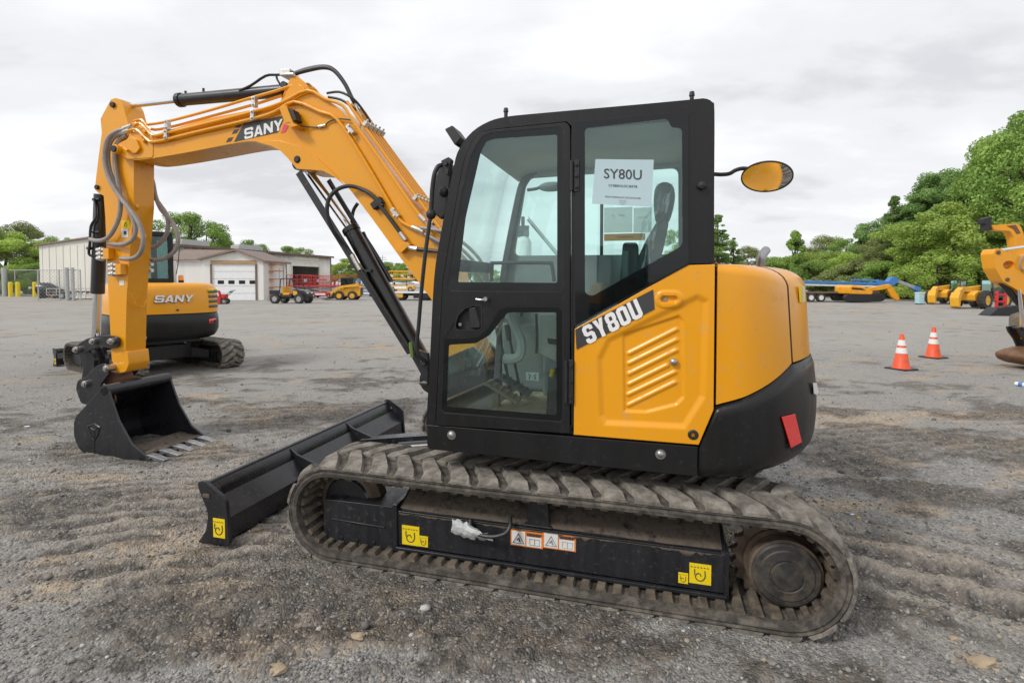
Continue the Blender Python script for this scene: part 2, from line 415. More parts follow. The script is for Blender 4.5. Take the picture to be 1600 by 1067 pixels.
for i in range(NL):
    for half in (0, 1):
        s0 = i*P0+(P0/2 if half else 0)
        rings = []
        if half == 0: st = [(1.114, 0., .060), (1.065, .012, .053), (.98, .06, .049), (.90, .11, .045), (.85, .135, .038)]
        else: st = [(.655, 0., .056), (.71, .012, .053), (.79, .06, .049), (.86, .10, .045), (.90, .12, .038)]
        for k, (y, ds, w) in enumerate(st):
            j = rnd.uniform(-.002, .002); hh = (.011 if k == 0 else .031 if k < 4 else .024)+rnd.uniform(-.003, .001)
            c = s0-ds
            rings.append([PT(c-w-.012, y, -.004), PT(c-w+.004+j, y, hh), PT(c-w*.4, y, hh), PT(c+w*.3, y, hh), PT(c+w-.014, y, hh), PT(c+w, y, -.004), PT(c, y, -.004)])
        b.loft(rings, True, True)
b.bm.faces.ensure_lookup_table()
for f_ in b.bm.faces[nbelt:]: f_.material_index = 1
trk = b.out('rubber_track', ['rubber', 'lug_dust'], EX, smooth=16)
b = B(); NC = 80; P1 = PER/NC
for i in range(NC):
    s0 = i*P1+.02
    for y0, y1 in ((.71, .862), (.902, 1.072)):
        v = [PT(s0+a, y, h) for y in (y0, y1) for a, h in ((-.026, -.052), (-.018, -.076), (.018, -.076), (.026, -.052))]
        b.loft([v[:4], v[4:]], True, True)
    for y0, y1 in ((.815, .85), (.915, .95)):
        v = [PT(s0+a, y, h) for y in (y0, y1) for a, h in ((-.022, -.052), (-.010, -.10), (.010, -.10), (.022, -.052))]
        b.loft([v[:4], v[4:]], True, True)
cl = b.out('track_cleats', 'rubber_inner', trk, smooth=0)
# track frame: section swept in x
b = B()
sec = [(1.0, .10), (1.0, .285), (.985, .302), (.80, .395), (.74, .395), (.74, .10)]
b.loft([[(x, y, z) for y, z in sec] for x in (-.925, .79)], True, True)
fr = b.out('track_frame', 'frame_black', EX, bevel=.006)
# mud lying on the sloping top
b = B()
rr = random.Random(5); rows = []
for i in range(50):
    x = -.905+i*(1.68/49)
    rows.append([(x, .995-.195*t, .3005+.0945*t+.004+.010*noise.noise(Vector((x*7, t*3, 1)))*(1 if 0 < t < 1 else 0)) for t in (.02, .2, .4, .6, .8, 1.)])
b.loft(rows, False, False)
b.out('caked_mud', 'frame_dirt', fr, solid=.006)
b = B(); rows = []
for i in range(170):
    x = -.905+i*(1.68/169); n_ = noise.noise(Vector((x*3.1, 7, 0)))*.5+.5+.35*noise.noise(Vector((x*14, 3, 1)))+.25*noise.noise(Vector((x*40, 1, 1)))
    dpt = .004+.062*max(0, n_-.40)**1.1*(1.5 if x < -.2 else .8)
    rows.append([(x, 1.0025, .287), (x, 1.0035, .287-dpt*.5), (x, 1.0022, .287-dpt)])
b.loft(rows, False, False); b.out('mud_run', 'frame_dirt', fr, solid=.0015)
b = B()
b.b2(-.925, .79, 1.0, 1.022, .082, .1); b.b2(-.935, -.915, .74, 1.008, .082, .305)
b.b2(.785, .812, .74, 1.012, .07, .335); b.plate([[(.785, .33), (.812, .33), (.835, .42), (.80, .43)]], .74, .80)
b.b2(-.9, .78, .985, 1.006, .289, .2985)
b.out('frame_flange', 'black_metal', fr, bevel=.003)
b = B()
o = fillet([(1.255, .312), (.812, .318), (.812, .068), (1.20, .06), (1.262, .12)], [.02, .004, .004, .06, .05])
b.plate([o], .76, 1.008)
b.tube([(1.20, 1.012, .205), (.86, 1.012, .197)], .0055, 6, 0)
for x in (.93, 1.04, 1.14): b.cyl((x, 1.008, .10), (x, 1.014, .10), .011, n=12); b.box((x, 1.009, .085), (.012, .006, .03))
b.out('guard_cover', 'frame_black', fr, bevel=.008)
# rollers, carrier
def wheel(b, x, z, y0, y1, r, n=28): b.cyl((x, y0, z), (x, y1, z), r, n=n)
for x in (-.70, -.35, 0., .35, .68):
    b = B(); wheel(b, x, .125, .80, .86, .075); wheel(b, x, .125, .90, .965, .075); wheel(b, x, .125, .78, .99, .045)
    b.out('track_roller', 'black_metal', fr, bevel=.006)
b = B(); wheel(b, -.02, .445, .80, .97, .042); b.out('carrier_roller', 'rust_steel', fr, bevel=.004)
b = B(); b.plate([fillet([(.045, .30), (-.075, .30), (-.06, .46), (-.035, .475), (.02, .475), (.04, .45)], .01)], .95, .99); b.b2(-.09, .06, .90, 1.0, .30, .312)
b.out('roller_bracket', 'frame_black', fr, bevel=.005)
# idler
b = B()
b.lathe((TCX-.0, .80, TCZ), (0, 1, 0), [(0, .06), (0, .17), (.02, .19), (.03, .207), (.10, .207), (.11, .19), (.13, .17), (.13, .06)], 40)
b.out('idler_wheel', 'rust_steel', fr, smooth=40)
b = B(); b.lathe((TCX, .93, TCZ), (0, 1, 0), [(0, .15), (.012, .14), (.012, .05), (.06, .045), (.06, .0)], 32); b.out('idler_hub', 'black_metal', fr)
# sprocket
SX, SZ = -1.175, .240
b = B(); pts = []
for k in range(21*6):
    a = 2*PI*k/(21*6); t = (k % 6)/6
    r = .196+.022*(1 if .2 < t < .55 else (.35 if t in (1/6, 4/6) else 0))
    pts.append((SX+math.cos(a)*r, SZ+math.sin(a)*r))
b.plate([pts], .86, .90)
b.out('drive_sprocket', 'rust_steel', fr, bevel=.004, seg=1)
b = B(); b.lathe((SX, .82, SZ), (0, 1, 0), [(0, .15), (.085, .165), (.10, .165), (.115, .150), (.125, .150), (.135, .156), (.185, .156), (.192, .148), (.196, .142)], 48)
b.out('hub_flange', 'rust_steel', fr, smooth=30)
b = B(); b.lathe((SX, 1.005, SZ), (0, 1, 0), [(0, .147), (.012, .147), (.020, .138), (.021, .118), (.026, .112), (.028, .075), (.024, .071), (.024, .066), (.030, .062), (.031, .0)], 56)
b.out('hub_cap', 'hub_steel', fr, smooth=30)
# far side: copies shifted across the gauge
def shift_copy(o, dy):
    c = o.copy(); COL.objects.link(c); c.location.y += dy
    for ch in o.children:
        d = ch.copy(); COL.objects.link(d); d.parent = c
    return c
shift_copy(trk, -1.77); shift_copy(fr, -1.77)
# decals on the frame face
def hook_decal(parent, x, z, w, h, y=1.0, name='warning_decal'):
    """yellow tie-down sticker: hook under a chain line"""
    d = decal(name, [(x+w/2, y+.001, z-h/2), (x-w/2, y+.001, z-h/2), (x-w/2, y+.001, z+h/2), (x+w/2, y+.001, z+h/2)], 'decal_yellow', parent)
    b = B(); yy = y+.004; s = h
    hook = [(.20, .18), (.22, -.1), (.10, -.30), (-.10, -.32), (-.22, -.16), (-.16, .0), (-.02, .02), (.04, -.1)]
    b.tube([(x-p*s, yy, z+q*s) for p, q in hook], .022*s, 6, 4)
    b.tube([(x+.26*s, yy, z-.05*s), (x+.26*s, yy, z+.22*s)], .02*s, 6, 0)
    for k in range(6): b.cyl((x+(-.38+k*.15)*w, yy-.001, z+.31*h), (x+(-.31+k*.15)*w, yy-.001, z+.33*h), .022*s, n=6)
    b.out('decal_print', 'ink', parent)
    return d
hook_decal(fr, *[sum(v)/2 for v in zip(M(629, 836, 1.0), M(655, 836, 1.0))], .105, .108)
x, z = M(662, 843, 1.0); hook_decal(fr, x, z-.008, .052, .06)
x, z = M(1094, 896, 1.0); hook_decal(fr, x, z, .098, .098)
x, z = M(1067.5, 898.5, 1.0); hook_decal(fr, x, z-.012, .045, .052)
def hazard_label(parent, px0, px1, py, ym, h):
    x0, z0 = M(px0, py, ym); x1, z1 = M(px1, py+2, ym); y = ym+.001
    q = lambda a0, a1, b0, b1, l=0: [(x0+(x1-x0)*a0, y+l, z0-h*b1), (x0+(x1-x0)*a1, y+l, z0-h*b1), (x0+(x1-x0)*a1, y+l, z0-h*b0), (x0+(x1-x0)*a0, y+l, z0-h*b0)]
    decal('hazard_label', q(0, 1, 0, 1), 'decal_orange', parent)
    decal('label_panel', q(.04, .46, .06, .93, .002), 'decal_white', parent)
    decal('label_panel', q(.5, .96, .32, .93, .002), 'decal_white', parent)
    b = B(); c = lambda a, bb: (x0+(x1-x0)*a, y+.005, z0-h*bb)
    b.tube([c(.25, .2), c(.42, .8), c(.08, .8), c(.25, .2)], .0022, 5, 0); b.tube([c(.2, .62), c(.26, .45), c(.3, .7)], .004, 5, 0)
    b.tube([c(.6, .45), c(.6, .82), c(.9, .82), c(.9, .45), c(.6, .45)], .001, 4, 0); b.tube([c(.75, .45), c(.75, .82)], .001, 4, 0)
    b.out('decal_print', 'ink_soft' if px0 > 845 else 'ink', parent)
    text_on('label_text', 'WARNING', h*.2, c(.74, .19), (-1, 0, 0), (0, 0, 1), 'ink', parent, bold=.002)
hazard_label(fr, 798, 848.5, 826, 1.0, .083)
hazard_label(fr, 848.5, 900, 830, 1.0, .083)
# torn white wrapping caught on the step bracket
b = B()
st = [M3(735, 812, 1.01), M3(738, 830, 1.05), M3(765, 838, 1.07), M3(788, 834, 1.07), M3(797, 822, 1.05), M3(797, 808, 1.01)]
b.tube(st, .011, 8, 4)
b.out('step_bar', 'plastic_black', fr)
b = B(); rw = random.Random(11); rows = []
for i in range(14):
    t = i/13; cx, cz = 706+64*t, 820+22*t+rw.uniform(-1.5, 1.5)
    w = (12+3*math.sin(t*5))*(1-.55*t)+rw.uniform(-1, 1)
    ring = []
    for k in range(9):
        a = 2*PI*k/9
        p = M3(cx+rw.uniform(-1.5, 1.5), cz-math.sin(a)*w+rw.uniform(-2, 2), 1.045+.028*math.cos(a)+rw.uniform(-.006, .006)); ring.append(p)
    rows.append(ring)
b.loft(rows, True, True); b.out('torn_wrapping', 'wrap', fr, smooth=20)['label'] = 'torn white plastic wrapping caught on the step bar'
# ---- chassis, turntable, blade
b = B(); b.b2(-.55, .65, -.45, .45, .22, .50)
for sx in (-1, 1):
    for sy in (-1, 1):
        b.loft([[(sx*.30+d, sy*.35, z) for d, z in ((-.13, .24), (.13, .24), (.13, .46), (-.13, .46))], [(sx*.52+d, sy*.76, z) for d, z in ((-.15, .16), (.15, .16), (.15, .34), (-.15, .34))]], True, True)
b.out('chassis', 'frame_black', EX, bevel=.01)
b = B(); b.lathe((0, 0, .49), (0, 0, 1), [(0, .50), (.05, .50), (.05, .47), (.09, .47), (.09, .49), (.16, .49)], 56); b.out('slewing_ring', 'hub_steel', EX)
BL = thing('dozer_blade', None, None); BL.parent = EX
BW = 1.11
b = B()
th = .016
outer = [(2.034, .352), (2.0, .318), (1.974, .25), (1.966, .17), (1.978, .09), (2.022, .004)]
oc = catmull([(p[0], 0, p[1]) for p in outer], 4)
front = [(p.x, p.z) for p in oc]; back = [(p[0]-th, p[1]) for p in front]
b.plate([front+back[::-1]], -BW+.01, BW-.01)
b.out('mouldboard', 'black_metal', BL, bevel=.002, smooth=50)
b = B(); b.cyl((2.022, -BW+.012, .352), (2.022, BW-.012, .352), .0135, n=14); b.out('top_rail', 'rail_steel', BL)
b = B()
b.plate([[(1.957, .262), (1.950, .274), (1.846, .165), (1.840, .04), (1.852, .04), (1.858, .158)]], -BW+.01, BW-.01)
b.plate([[(1.85, .04), (1.85, .052), (1.985, .052), (1.985, .04)]], -BW+.01, BW-.01)
b.out('box_section', 'black_metal', BL, bevel=.003)
b = B()
for y0, y1 in ((.45, -.45),): b.b2(1.80, 1.838, y1, y0, .045, .13)
b.out('mounting_bar', 'black_metal', BL, bevel=.004)
ep = fillet([(2.048, .372), (2.0, .385), (1.862, .300), (1.842, .272), (1.822, .020), (2.055, -.0), (1.990, .085), (1.968, .19), (2.036, .325)], [.02, .02, .02, .01, .01, .005, .02, .05, .02])
for sy in (1, -1):
    slot = [(1.985-.030*math.cos(a)*1.0+.0, .298+.012*math.sin(a)) for a in [2*PI*k/14 for k in range(14)]]
    b = B(); b.plate([ep, slot], sy*BW-.012, sy*BW+.012); b.out('end_plate', 'black_metal', BL, bevel=.003)
b = B(); b.b2(1.955, 2.005, BW+.010, BW+.020, .287, .309); b.out('plate_slot', 'frame_dirt', BL, bevel=.003)
for y in (.36, -.36):
    b = B(); b.plate([[(2.0, .345), (1.94, .30), (1.70, .22), (1.66, .12), (1.84, .10), (1.95, .25)]], y-.01, y+.01); b.out('gusset', 'black_metal', BL, bevel=.002)
    b = B(); b.loft([[(1.84, y-.05, .10), (1.84, y+.05, .10), (1.84, y+.05, .22), (1.84, y-.05, .22)], [(.62, y-.07, .22), (.62, y+.07, .22), (.62, y+.07, .40), (.62, y-.07, .40)]], True, True)
    b.out('push_arm', 'black_metal', BL, bevel=.008)
b = B(); b.cyl((1.86, 0, .2), (1.2, 0, .30), .03, n=14); b.cyl((1.3, 0, .285), (.66, 0, .38), .048, n=18); b.out('blade_cylinder', 'black_metal', BL)
hook_decal(BL, *[v for v in M(342, 825, 1.125)], .085, .115, BW+.012)
# ---- upper body
YS = 1.03
def MP(px, py, ym=YS): return M(px, py, ym)
def poly(pts, ym=YS): return [M(p[0], p[1], ym) for p in pts]
b = B()
b.plate([fillet([(.59, .803), (.59, .672), (-.786, .660), (-.786, .801)], [.012, .03, .004, .004], 4)], .985, YS+.004)
sk = b.out('side_skirt', 'cab_black', EX, bevel=.008)
for px, py in ((706, 679), (1032, 709)):
    x, z = MP(px, py); b = B(); b.lathe((x, YS+.004, z), (0, 1, 0), [(0, .024), (.002, .024), (.002, .017), (.008, .016), (.013, .010), (.014, 0)], 20); b.out('skirt_bolt', 'steel', sk)
b = B(); b.b2(-.88, .585, -1.0, .984, .67, .79)
b.out('deck', 'frame_black', EX, bevel=.01)
# plan curve of the tail
base = [(-.865, 1.03), (-1.0, 1.005), (-1.13, .925), (-1.245, .80), (-1.345, .65), (-1.412, .48), (-1.446, .28), (-1.462, 0), (-1.446, -.28), (-1.412, -.48), (-1.345, -.65), (-1.245, -.80), (-1.13, -.925), (-1.0, -1.005), (-.865, -1.03)]
cur = catmull([(p[0], p[1], 0) for p in base], 6)
SEAM = 18                                    # index of the seam (fourth control point)
nrm = []
for i in range(len(cur)):
    t = (cur[min(i+1, len(cur)-1)]-cur[max(i-1, 0)]).normalized(); nrm.append(Vector((-t.y, t.x, 0))*-1)
    if nrm[-1].dot(cur[i]-Vector((-.8, 0, 0))) < 0: nrm[-1] *= -1
nrm[0] = Vector((0, 1, 0)); nrm[-1] = Vector((0, -1, 0))
def TP(i, off, z):
    j = max(0, min(len(cur)-2, int(math.floor(i)))); t = i-j
    p = cur[j].lerp(cur[j+1], t)-nrm[j].lerp(nrm[j+1], t)*off; return (p.x, p.y, z)
# lower edge of the hood / upper edge of the counterweight
za = MP(1119, 634)[1]; zs = 1.172
def zedge(i):
    u = min(i, len(cur)-1-i)/SEAM
    return za+(zs-za)*(u**1.25) if u <= 1 else zs+.012*min(1, (u-1)*2)
ZT = 1.655
def hood(i0, i1, name):
    rows = []
    for k in range(18):
        ring = []
        for i in [i0+(i1-i0)*q/max(1, round(i1-i0)) for q in range(max(1, round(i1-i0))+1)]:
            u = min(1, min(i, len(cur)-1-i)/SEAM)
            ca = .040+.065*u                       # shoulder grows towards the rear
            z0 = zedge(i)+.004; z1 = ZT-ca
            if k < 9: t = k/8; z = z0+(z1-z0)*t; off = .004+.042*u*max(0, (z-1.05)/.55)
            elif k < 16:
                a = (k-8)/7*PI/2; z = z1+ca*math.sin(a)*.98; off = .004+.042*u+ca*(1-math.cos(a))*(1+.8*u)
            elif k == 16: z = ZT+.004; off = .30
            else: z = ZT+.006; off = .62
            ring.append(TP(i, off, z))
        rows.append(ring)
    b = B(); b.loft(rows, False, False); return b.out(name, 'orange_paint', EX, solid=.012, bevel=.004, smooth=42)
hood(.05, SEAM-.06, 'side_hood')
nC = len(cur)-1
# seam ends a hair apart
rh = hood(SEAM+.42, nC-SEAM-.42, 'rear_hood'); hood(nC-SEAM+.06, nC-.05, 'side_hood')
# rubber strip filling the seam at the corner
for s_ in (1, -1):
    rows = []
    for k in range(16):
        u = 1; ca = .105; z0 = zedge(SEAM)+.004; z1 = ZT-ca
        if k < 9: t = k/8; z = z0+(z1-z0)*t; off = .004+.042*u*max(0, (z-1.05)/.55)
        else: a = (k-8)/7*PI/2; z = z1+ca*math.sin(a)*.98; off = .004+.042*u+ca*(1-math.cos(a))*1.8
        rows.append([TP(i if s_ > 0 else nC-i, off-.0015, z+.001) for i in (SEAM+.02, SEAM+.34)])
    b = B(); b.loft(rows, False, False); b.out('seam_strip', 'seal', EX, solid=.01)
# dark liner behind the seams
b = B(); b.loft([[TP(i, .02+.05*max(0, (z-1.05)/.5)+.11*(z > 1.6), z) for i in range(0, nC+1)] for z in (1.05, 1.3, 1.54, 1.63)], False, False); b.out('hood_inner', 'seal', EX, solid=.01)
# counterweight
xl, zl = MP(1092, 697); 
rows = []
cpx = [(MP(1092, 720)[0], 1.03), (MP(1105, 720)[0], 1.03)]
for k in range(16):
    ring = []
    def col(p, n, zt, bul):
        zb = .648
        if k < 5: a = k/5*PI/2; rb = .05+.07*bul; z = zb+rb*1.1*(1-math.cos(a)); off = rb*(1-math.sin(a))
        else: t = (k-5)/10; z = zb+(.05+.07*bul)*1.1+(zt-.006-zb-(.05+.07*bul)*1.1)*min(1, t*1.0); off = 0
        if k == 15: off = .012
        off -= .018*bul*max(0, math.sin(min(1, max(0, (z-.7)/.45))*PI))
        return (p[0]-n[0]*off, p[1]-n[1]*off, z)
    for sgn in (1,):
        ring.append(col((cpx[0][0], 1.032), (0, 1), zl, 0)); ring.append(col((cpx[1][0], 1.032), (0, 1), (zl+za)/2, 0))
        for i in range(0, nC+1):
            u = min(1, min(i, nC-i)/12); p = cur[i]+nrm[i]*.002
            ring.append(col((p.x, p.y), (nrm[i].x, nrm[i].y), zedge(i), u))
        ring.append(col((cpx[1][0], -1.032), (0, -1), (zl+za)/2, 0)); ring.append(col((cpx[0][0], -1.032), (0, -1), zl, 0))
    rows.append(ring)
b = B(); b.loft(rows, False, False)
# ledge closing the top edge
top = rows[-1]; b.loft([top, [(p[0]+(.05 if p[0] < -1 else 0), p[1]*.93, p[2]+.001) for p in top]], False, False)
cw = b.out('counterweight', 'cab_black', EX, solid=.012, smooth=50)
# white corner lamp strip and reflector
i = SEAM+10
def on_tail(px, py, of=-.022):                          # hit of the sight line with the tail surface (machine frame)
    d = ray(px, py); c = Vector((0, 0, H))-ORG
    c = Vector((c.dot(UX), c.dot(VY), c.z)); d = Vector((d.dot(UX), d.dot(VY), d.z))
    best = None
    for j in range(nC):
        a, e = cur[j]-nrm[j]*of, cur[j+1]-nrm[j+1]*of
        den = d.x*(e.y-a.y)-d.y*(e.x-a.x)
        if abs(den) < 1e-9: continue
        t = ((a.x-c.x)*(e.y-a.y)-(a.y-c.y)*(e.x-a.x))/den; u = ((a.x-c.x)*d.y-(a.y-c.y)*d.x)/den
        if -.02 <= u <= 1.02 and t > 0 and (best is None or t < best[0]): best = (t, c+d*t, nrm[j].lerp(nrm[j+1], u))
    return best
def tail_decal(name, pts, m, parent, lift=.0015, of=-.022):
    P = []
    for px, py in pts:
        h = on_tail(px, py, of)
        if h: P.append((h[1]+h[2]*lift, h[2]))
    b = B(); va = b.vs([p for p, n in P]); vb = b.vs([p+n*.004 for p, n in P]); b.face(list(reversed(va))); b.face(vb); k = len(P)
    for q in range(k): b.face([va[q], va[(q+1) % k], vb[(q+1) % k], vb[q]])
    return b.out(name, m, parent, smooth=0, bevel=.001)
tail_decal('warning_decal', [(1247, 446), (1251.5, 447), (1252.5, 473), (1248, 473)], 'decal_yellow', EX, .003, .036)
tail_decal('warning_decal', [(1252, 447), (1255, 447.5), (1256, 471), (1253, 472.5)], 'decal_white', EX, .003, .036)
tail_decal('tail_reflector', [(1219.5, 651), (1240, 646), (1250.5, 690), (1234, 699)], 'reflector', cw, .004)
tail_decal('reflector_slot', [(1234, 700.5), (1251, 691.5), (1252, 698), (1237, 706)], 'seal', cw, .002)
tail_decal('corner_cap', [(1269, 598), (1273.5, 598), (1276.5, 611), (1274.5, 617), (1270, 615)], 'white_print', cw, .004)
# ---- panel with pressed louvres
pp = poly([(898, 514), (1074, 414.5), (1117, 413.2), (1115, 640), (1091.5, 695), (896.5, 679)])
xs = [p[0] for p in pp]; zs_ = [p[1] for p in pp]
inset = poly([(972, 522), (1062, 492), (1068, 500), (1070, 622), (1058, 634), (1010, 646), (974, 645)])
big = poly([(935, 560), (950, 530), (1090, 462), (1105, 470), (1100, 620), (1070, 668), (945, 662), (938, 650)])
def sdf(poly_, x, z):
    ins = False; d = 1e9; n = len(poly_)
    for i in range(n):
        x0, z0 = poly_[i]; x1, z1 = poly_[(i+1) % n]
        if (z0 > z) != (z1 > z) and x < (x1-x0)*(z-z0)/(z1-z0)+x0: ins = not ins
        ex, ez = x1-x0, z1-z0; t = max(0, min(1, ((x-x0)*ex+(z-z0)*ez)/(ex*ex+ez*ez)))
        d = min(d, math.hypot(x-x0-ex*t, z-z0-ez*t))
    return d if ins else -d
def sm(a, e, v): t = max(0, min(1, (v-a)/(e-a))); return t*t*(3-2*t)
ribs = [[MP(880+a/1179*420, 400+c/1067*380) for a, c in r] for r in (((288, 430), (498, 324)), ((288, 474), (498, 370)), ((288, 520), (497, 416)), ((288, 566), (458, 482)), ((285, 611), (492, 512)), ((286, 658), (492, 557)))]
kh = MP(1045.5, 468)
def hy(x, z):
    y = YS-.012*sm(-.012, .022, sdf(big, x, z))-.010*sm(-.002, .012, sdf(inset, x, z))
    for (a, c) in ribs:
        ex, ez = c[0]-a[0], c[1]-a[1]; t = max(0, min(1, ((x-a[0])*ex+(z-a[1])*ez)/(ex*ex+ez*ez)))
        d = math.hypot(x-a[0]-ex*t, z-a[1]-ez*t); y += .0075*(1-sm(.003, .014, d))
    d = math.hypot(max(0, abs(x-kh[0])-.022), z-kh[1]); y += .006*(1-sm(.036, .044, d))-.016*(1-sm(.014, .018, d))
    return y
b = B(); x0, x1, z0, z1 = min(xs), max(xs), min(zs_), max(zs_); nx, nz = 130, 170
g = [[b.bm.verts.new((x0+(x1-x0)*i/nx, hy(x0+(x1-x0)*i/nx, z0+(z1-z0)*j/nz), z0+(z1-z0)*j/nz)) for i in range(nx+1)] for j in range(nz+1)]
for j in range(nz):
    for i in range(nx): b.bm.faces.new((g[j][i], g[j][i+1], g[j+1][i+1], g[j+1][i]))
cxm, czm = sum(xs)/len(xs), sum(zs_)/len(zs_)
for i in range(len(pp)):
    p, q = pp[i], pp[(i+1) % len(pp)]
    n = Vector((q[1]-p[1], 0, -(q[0]-p[0]))).normalized()
    if n.dot(Vector((cxm-p[0], 0, czm-p[1]))) > 0: n = -n
    bmesh.ops.bisect_plane(b.bm, geom=b.bm.verts[:]+b.bm.edges[:]+b.bm.faces[:], plane_co=(p[0], 0, p[1]), plane_no=n, clear_outer=True)
sp_ = b.out('side_panel', 'orange_paint', EX, solid=.02, smooth=60)
b = B(); b.lathe((kh[0]+.018, YS-.014, kh[1]), (0, 1, 0), [(0, .0), (.004, .012), (.008, .010), (.008, 0)], 14); b.out('panel_lock', 'steel', sp_)
b = B(); b.plate([[(kh[0]+.024*math.copysign(1, math.cos(a))+.0145*math.cos(a), kh[1]+.0145*math.sin(a)) for a in [2*PI*(k+.5)/20 for k in range(20)]]], YS-.0145, YS-.011); b.out('lock_recess', 'seal', sp_)
x, z = MP(1052.8, 566); b = B(); b.lathe((x, YS-.022, z), (0, 1, 0), [(0, .016), (.014, .018), (.018, .0165), (.024, .008), (.025, 0)], 24); b.out('panel_knob', 'steel', sp_)
x, z = MP(1083, 679); b = B(); b.lathe((x, YS-.004, z), (0, 1, 0), [(0, .024), (.006, .024), (.010, .019), (.010, .012), (.004, .010), (.004, 0)], 24); b.out('rubber_plug', 'plastic_black', sp_)
# model stripe
q = poly([(901, 546), (1022.7, 483), (1020.5, 452.3), (899, 515)])
q = [(x, YS+.002, z) for x, z in q]; decal('model_stripe', q[::1], 'charcoal', EX)
c = (Vector(q[0])+Vector(q[1])+Vector(q[2])+Vector(q[3]))/4+Vector((.0, .003, .0))
ex = (Vector(q[1])-Vector(q[0])).normalized(); ey = Vector((0, 1, 0)).cross(ex); ey = ey if ey.z > 0 else -ey
block_text('model_lettering', 'SY80U', .090, c+Vector((.010, -.002, -.010)), ex, ey, 'white_print', EX, w=.60, t=.215, gap=.09, shear=.10)
# right-hand bodywork (engine bay, tank) so the machine stands complete
b = B(); b.plate([fillet([(.50, .80), (.62, 1.0), (.60, 1.18), (.30, 1.34), (-.86, 1.645), (-.86, .80)], [.02, .06, .08, .1, .02, .01])], -1.02, -.30)
b.out('right_bodywork', 'orange_paint', EX, bevel=.03, seg=3)
b = B(); b.b2(-1.0, -.80, -.95, .98, .78, 1.60); b.out('engine_bulkhead', 'seal', EX)
# exhaust stub on the hood
e0 = M3(1188, 418, -.1); e1 = M3(1191, 400, -.1); e2 = M3(1197, 391, -.15)
b = B(); b.tube([e0, e1, e2], .028, 16, 6, cap=False); b.out('exhaust_stub', 'worn_steel', EX, solid=.004)
# ---- cab
sil = [(666, 663), (672, 555), (678, 438), (687, 375), (708, 264), (718, 232), (738, 206), (764, 190), (790, 183), (829, 178.5), (997, 163.6), (1082, 155.7), (1101, 154.2), (1113, 160), (1116.5, 176), (1116, 300), (1116, 413)]
sil = [(p.x, p.y) for p in catmull([Vector((a_, c_, 0)) for a_, c_ in sil], 3)]
S = poly(sil)
S[-1] = (S[-2][0], 1.656)
S = S+[(MP(1077, 413)[0], 1.656), MP(897, 510.5), MP(895.8, 664)]
door = [(680.5, 665), (685, 560), (691.5, 440), (706, 350), (722, 262), (728, 240), (739, 219), (753, 207), (770, 202), (885, 190), (893, 197), (892.5, 678)]
Dp = poly(door)
qw = poly([(899.5, 198), (1069, 182), (1069, 408), (900, 500)])
# left side wall: everything outside the door and the quarter window
dfr = [(x*1.0, z) for x, z in Dp]
dfr[0] = (Dp[0][0], .82); dfr[-1] = (Dp[-1][0], .82)
b = B(); b.plate([S, dfr, qw], .985, YS)
cab = b.out('cab_frame', 'cab_black', EX, bevel=.010, seg=3)
# right side wall
YR = .06
FS = .095
SR = [(x-FS*(1-sm(0, .16, .30-x) if x < .30 else 1), z) for x, z in S[:46]]+[(S[45][0], .80), (.585-FS, .80)]
zsill = M(900, 400, YR)[1]; ztop = M(870, 276, YR)[1]
pil = lambda px, py: M(px, py, YR)
hole2 = fillet([pil(822, 285), pil(803, 400), (pil(1060, 400)[0], zsill), (pil(1060, 265)[0], pil(1060, 262)[1]), (pil(830, 275)[0], ztop)], .05)
b = B(); b.plate([SR, hole2], YR-.02, YR+.03); b.out('cab_right_wall', 'wall_trim', cab, bevel=.008)
b = B(); b.plate([hole2], YR-.002, YR+.003); b.out('right_window', 'cab_glass', cab)
xb = pil(940, 380)[0]
b = B(); b.b2(xb-.010, xb+.010, YR-.008, YR+.012, zsill, ztop); b.out('window_bar', 'plastic_black', cab)
# roof, rear wall and front corner posts follow the side profile
def strip(idx, y0, y1, th, name, m, parent, inward=True, bevel=.012, src=None):
    P = [(src or S)[i] for i in idx]; n = len(P); Q = []
    for i, p in enumerate(P):
        a = Vector(P[max(i-1, 0)]); c = Vector(P[min(i+1, n-1)]); t = (c-a).normalized(); nn = Vector((t.y, -t.x))
        if nn.dot(Vector((-.1, 1.6))-Vector(p)) < 0: nn = -nn
        Q.append((p[0]+nn.x*th, p[1]+nn.y*th))
    b = B(); b.plate([P+Q[::-1]], y0, y1); return b.out(name, m, parent, bevel=bevel)
strip(list(range(21, 43)), YR+.03, .986, .055, 'cab_roof', 'cab_black', cab)
S2 = S
# raised roof cap
b = B()
rc = [S[24], S[27], S[30], S[33], S[35]]
rr_ = [Vector((p[0], 0, p[1])) for p in rc]
rows = []
for y, d in ((YR+.04, -.01), (YR+.09, .022), (.5, .034), (.93, .022), (.985, -.01)):
    rows.append([(p.x, y, p.z+d*(1 if 0 < k < 4 else .2)) for k, p in enumerate(rr_)])
b.loft(rows, False, False); b.out('roof_cap', 'cab_black', cab, solid=.02, smooth=60)
strip(list(range(0, 22)), .945, .986, .05, 'front_post', 'cab_black', cab)
strip(list(range(0, 22)), YR+.03, YR+.08, .05, 'front_post', 'interior_dark', cab, src=SR)
b = B(); b.loft([[(S[0][0]-.03, .945, .81), (S[0][0], .945, .81), (S[2][0], .945, .90), (S[2][0]-.03, .945, .90)], [(SR[0][0]-.03, YR+.08, .81), (SR[0][0], YR+.08, .81), (SR[2][0], YR+.08, .90), (SR[2][0]-.03, YR+.08, .90)]], True, True); b.out('front_sill', 'cab_black', cab)
strip([18, 19, 20, 21], YR+.08, .945, .04, 'front_header', 'cab_black', cab)
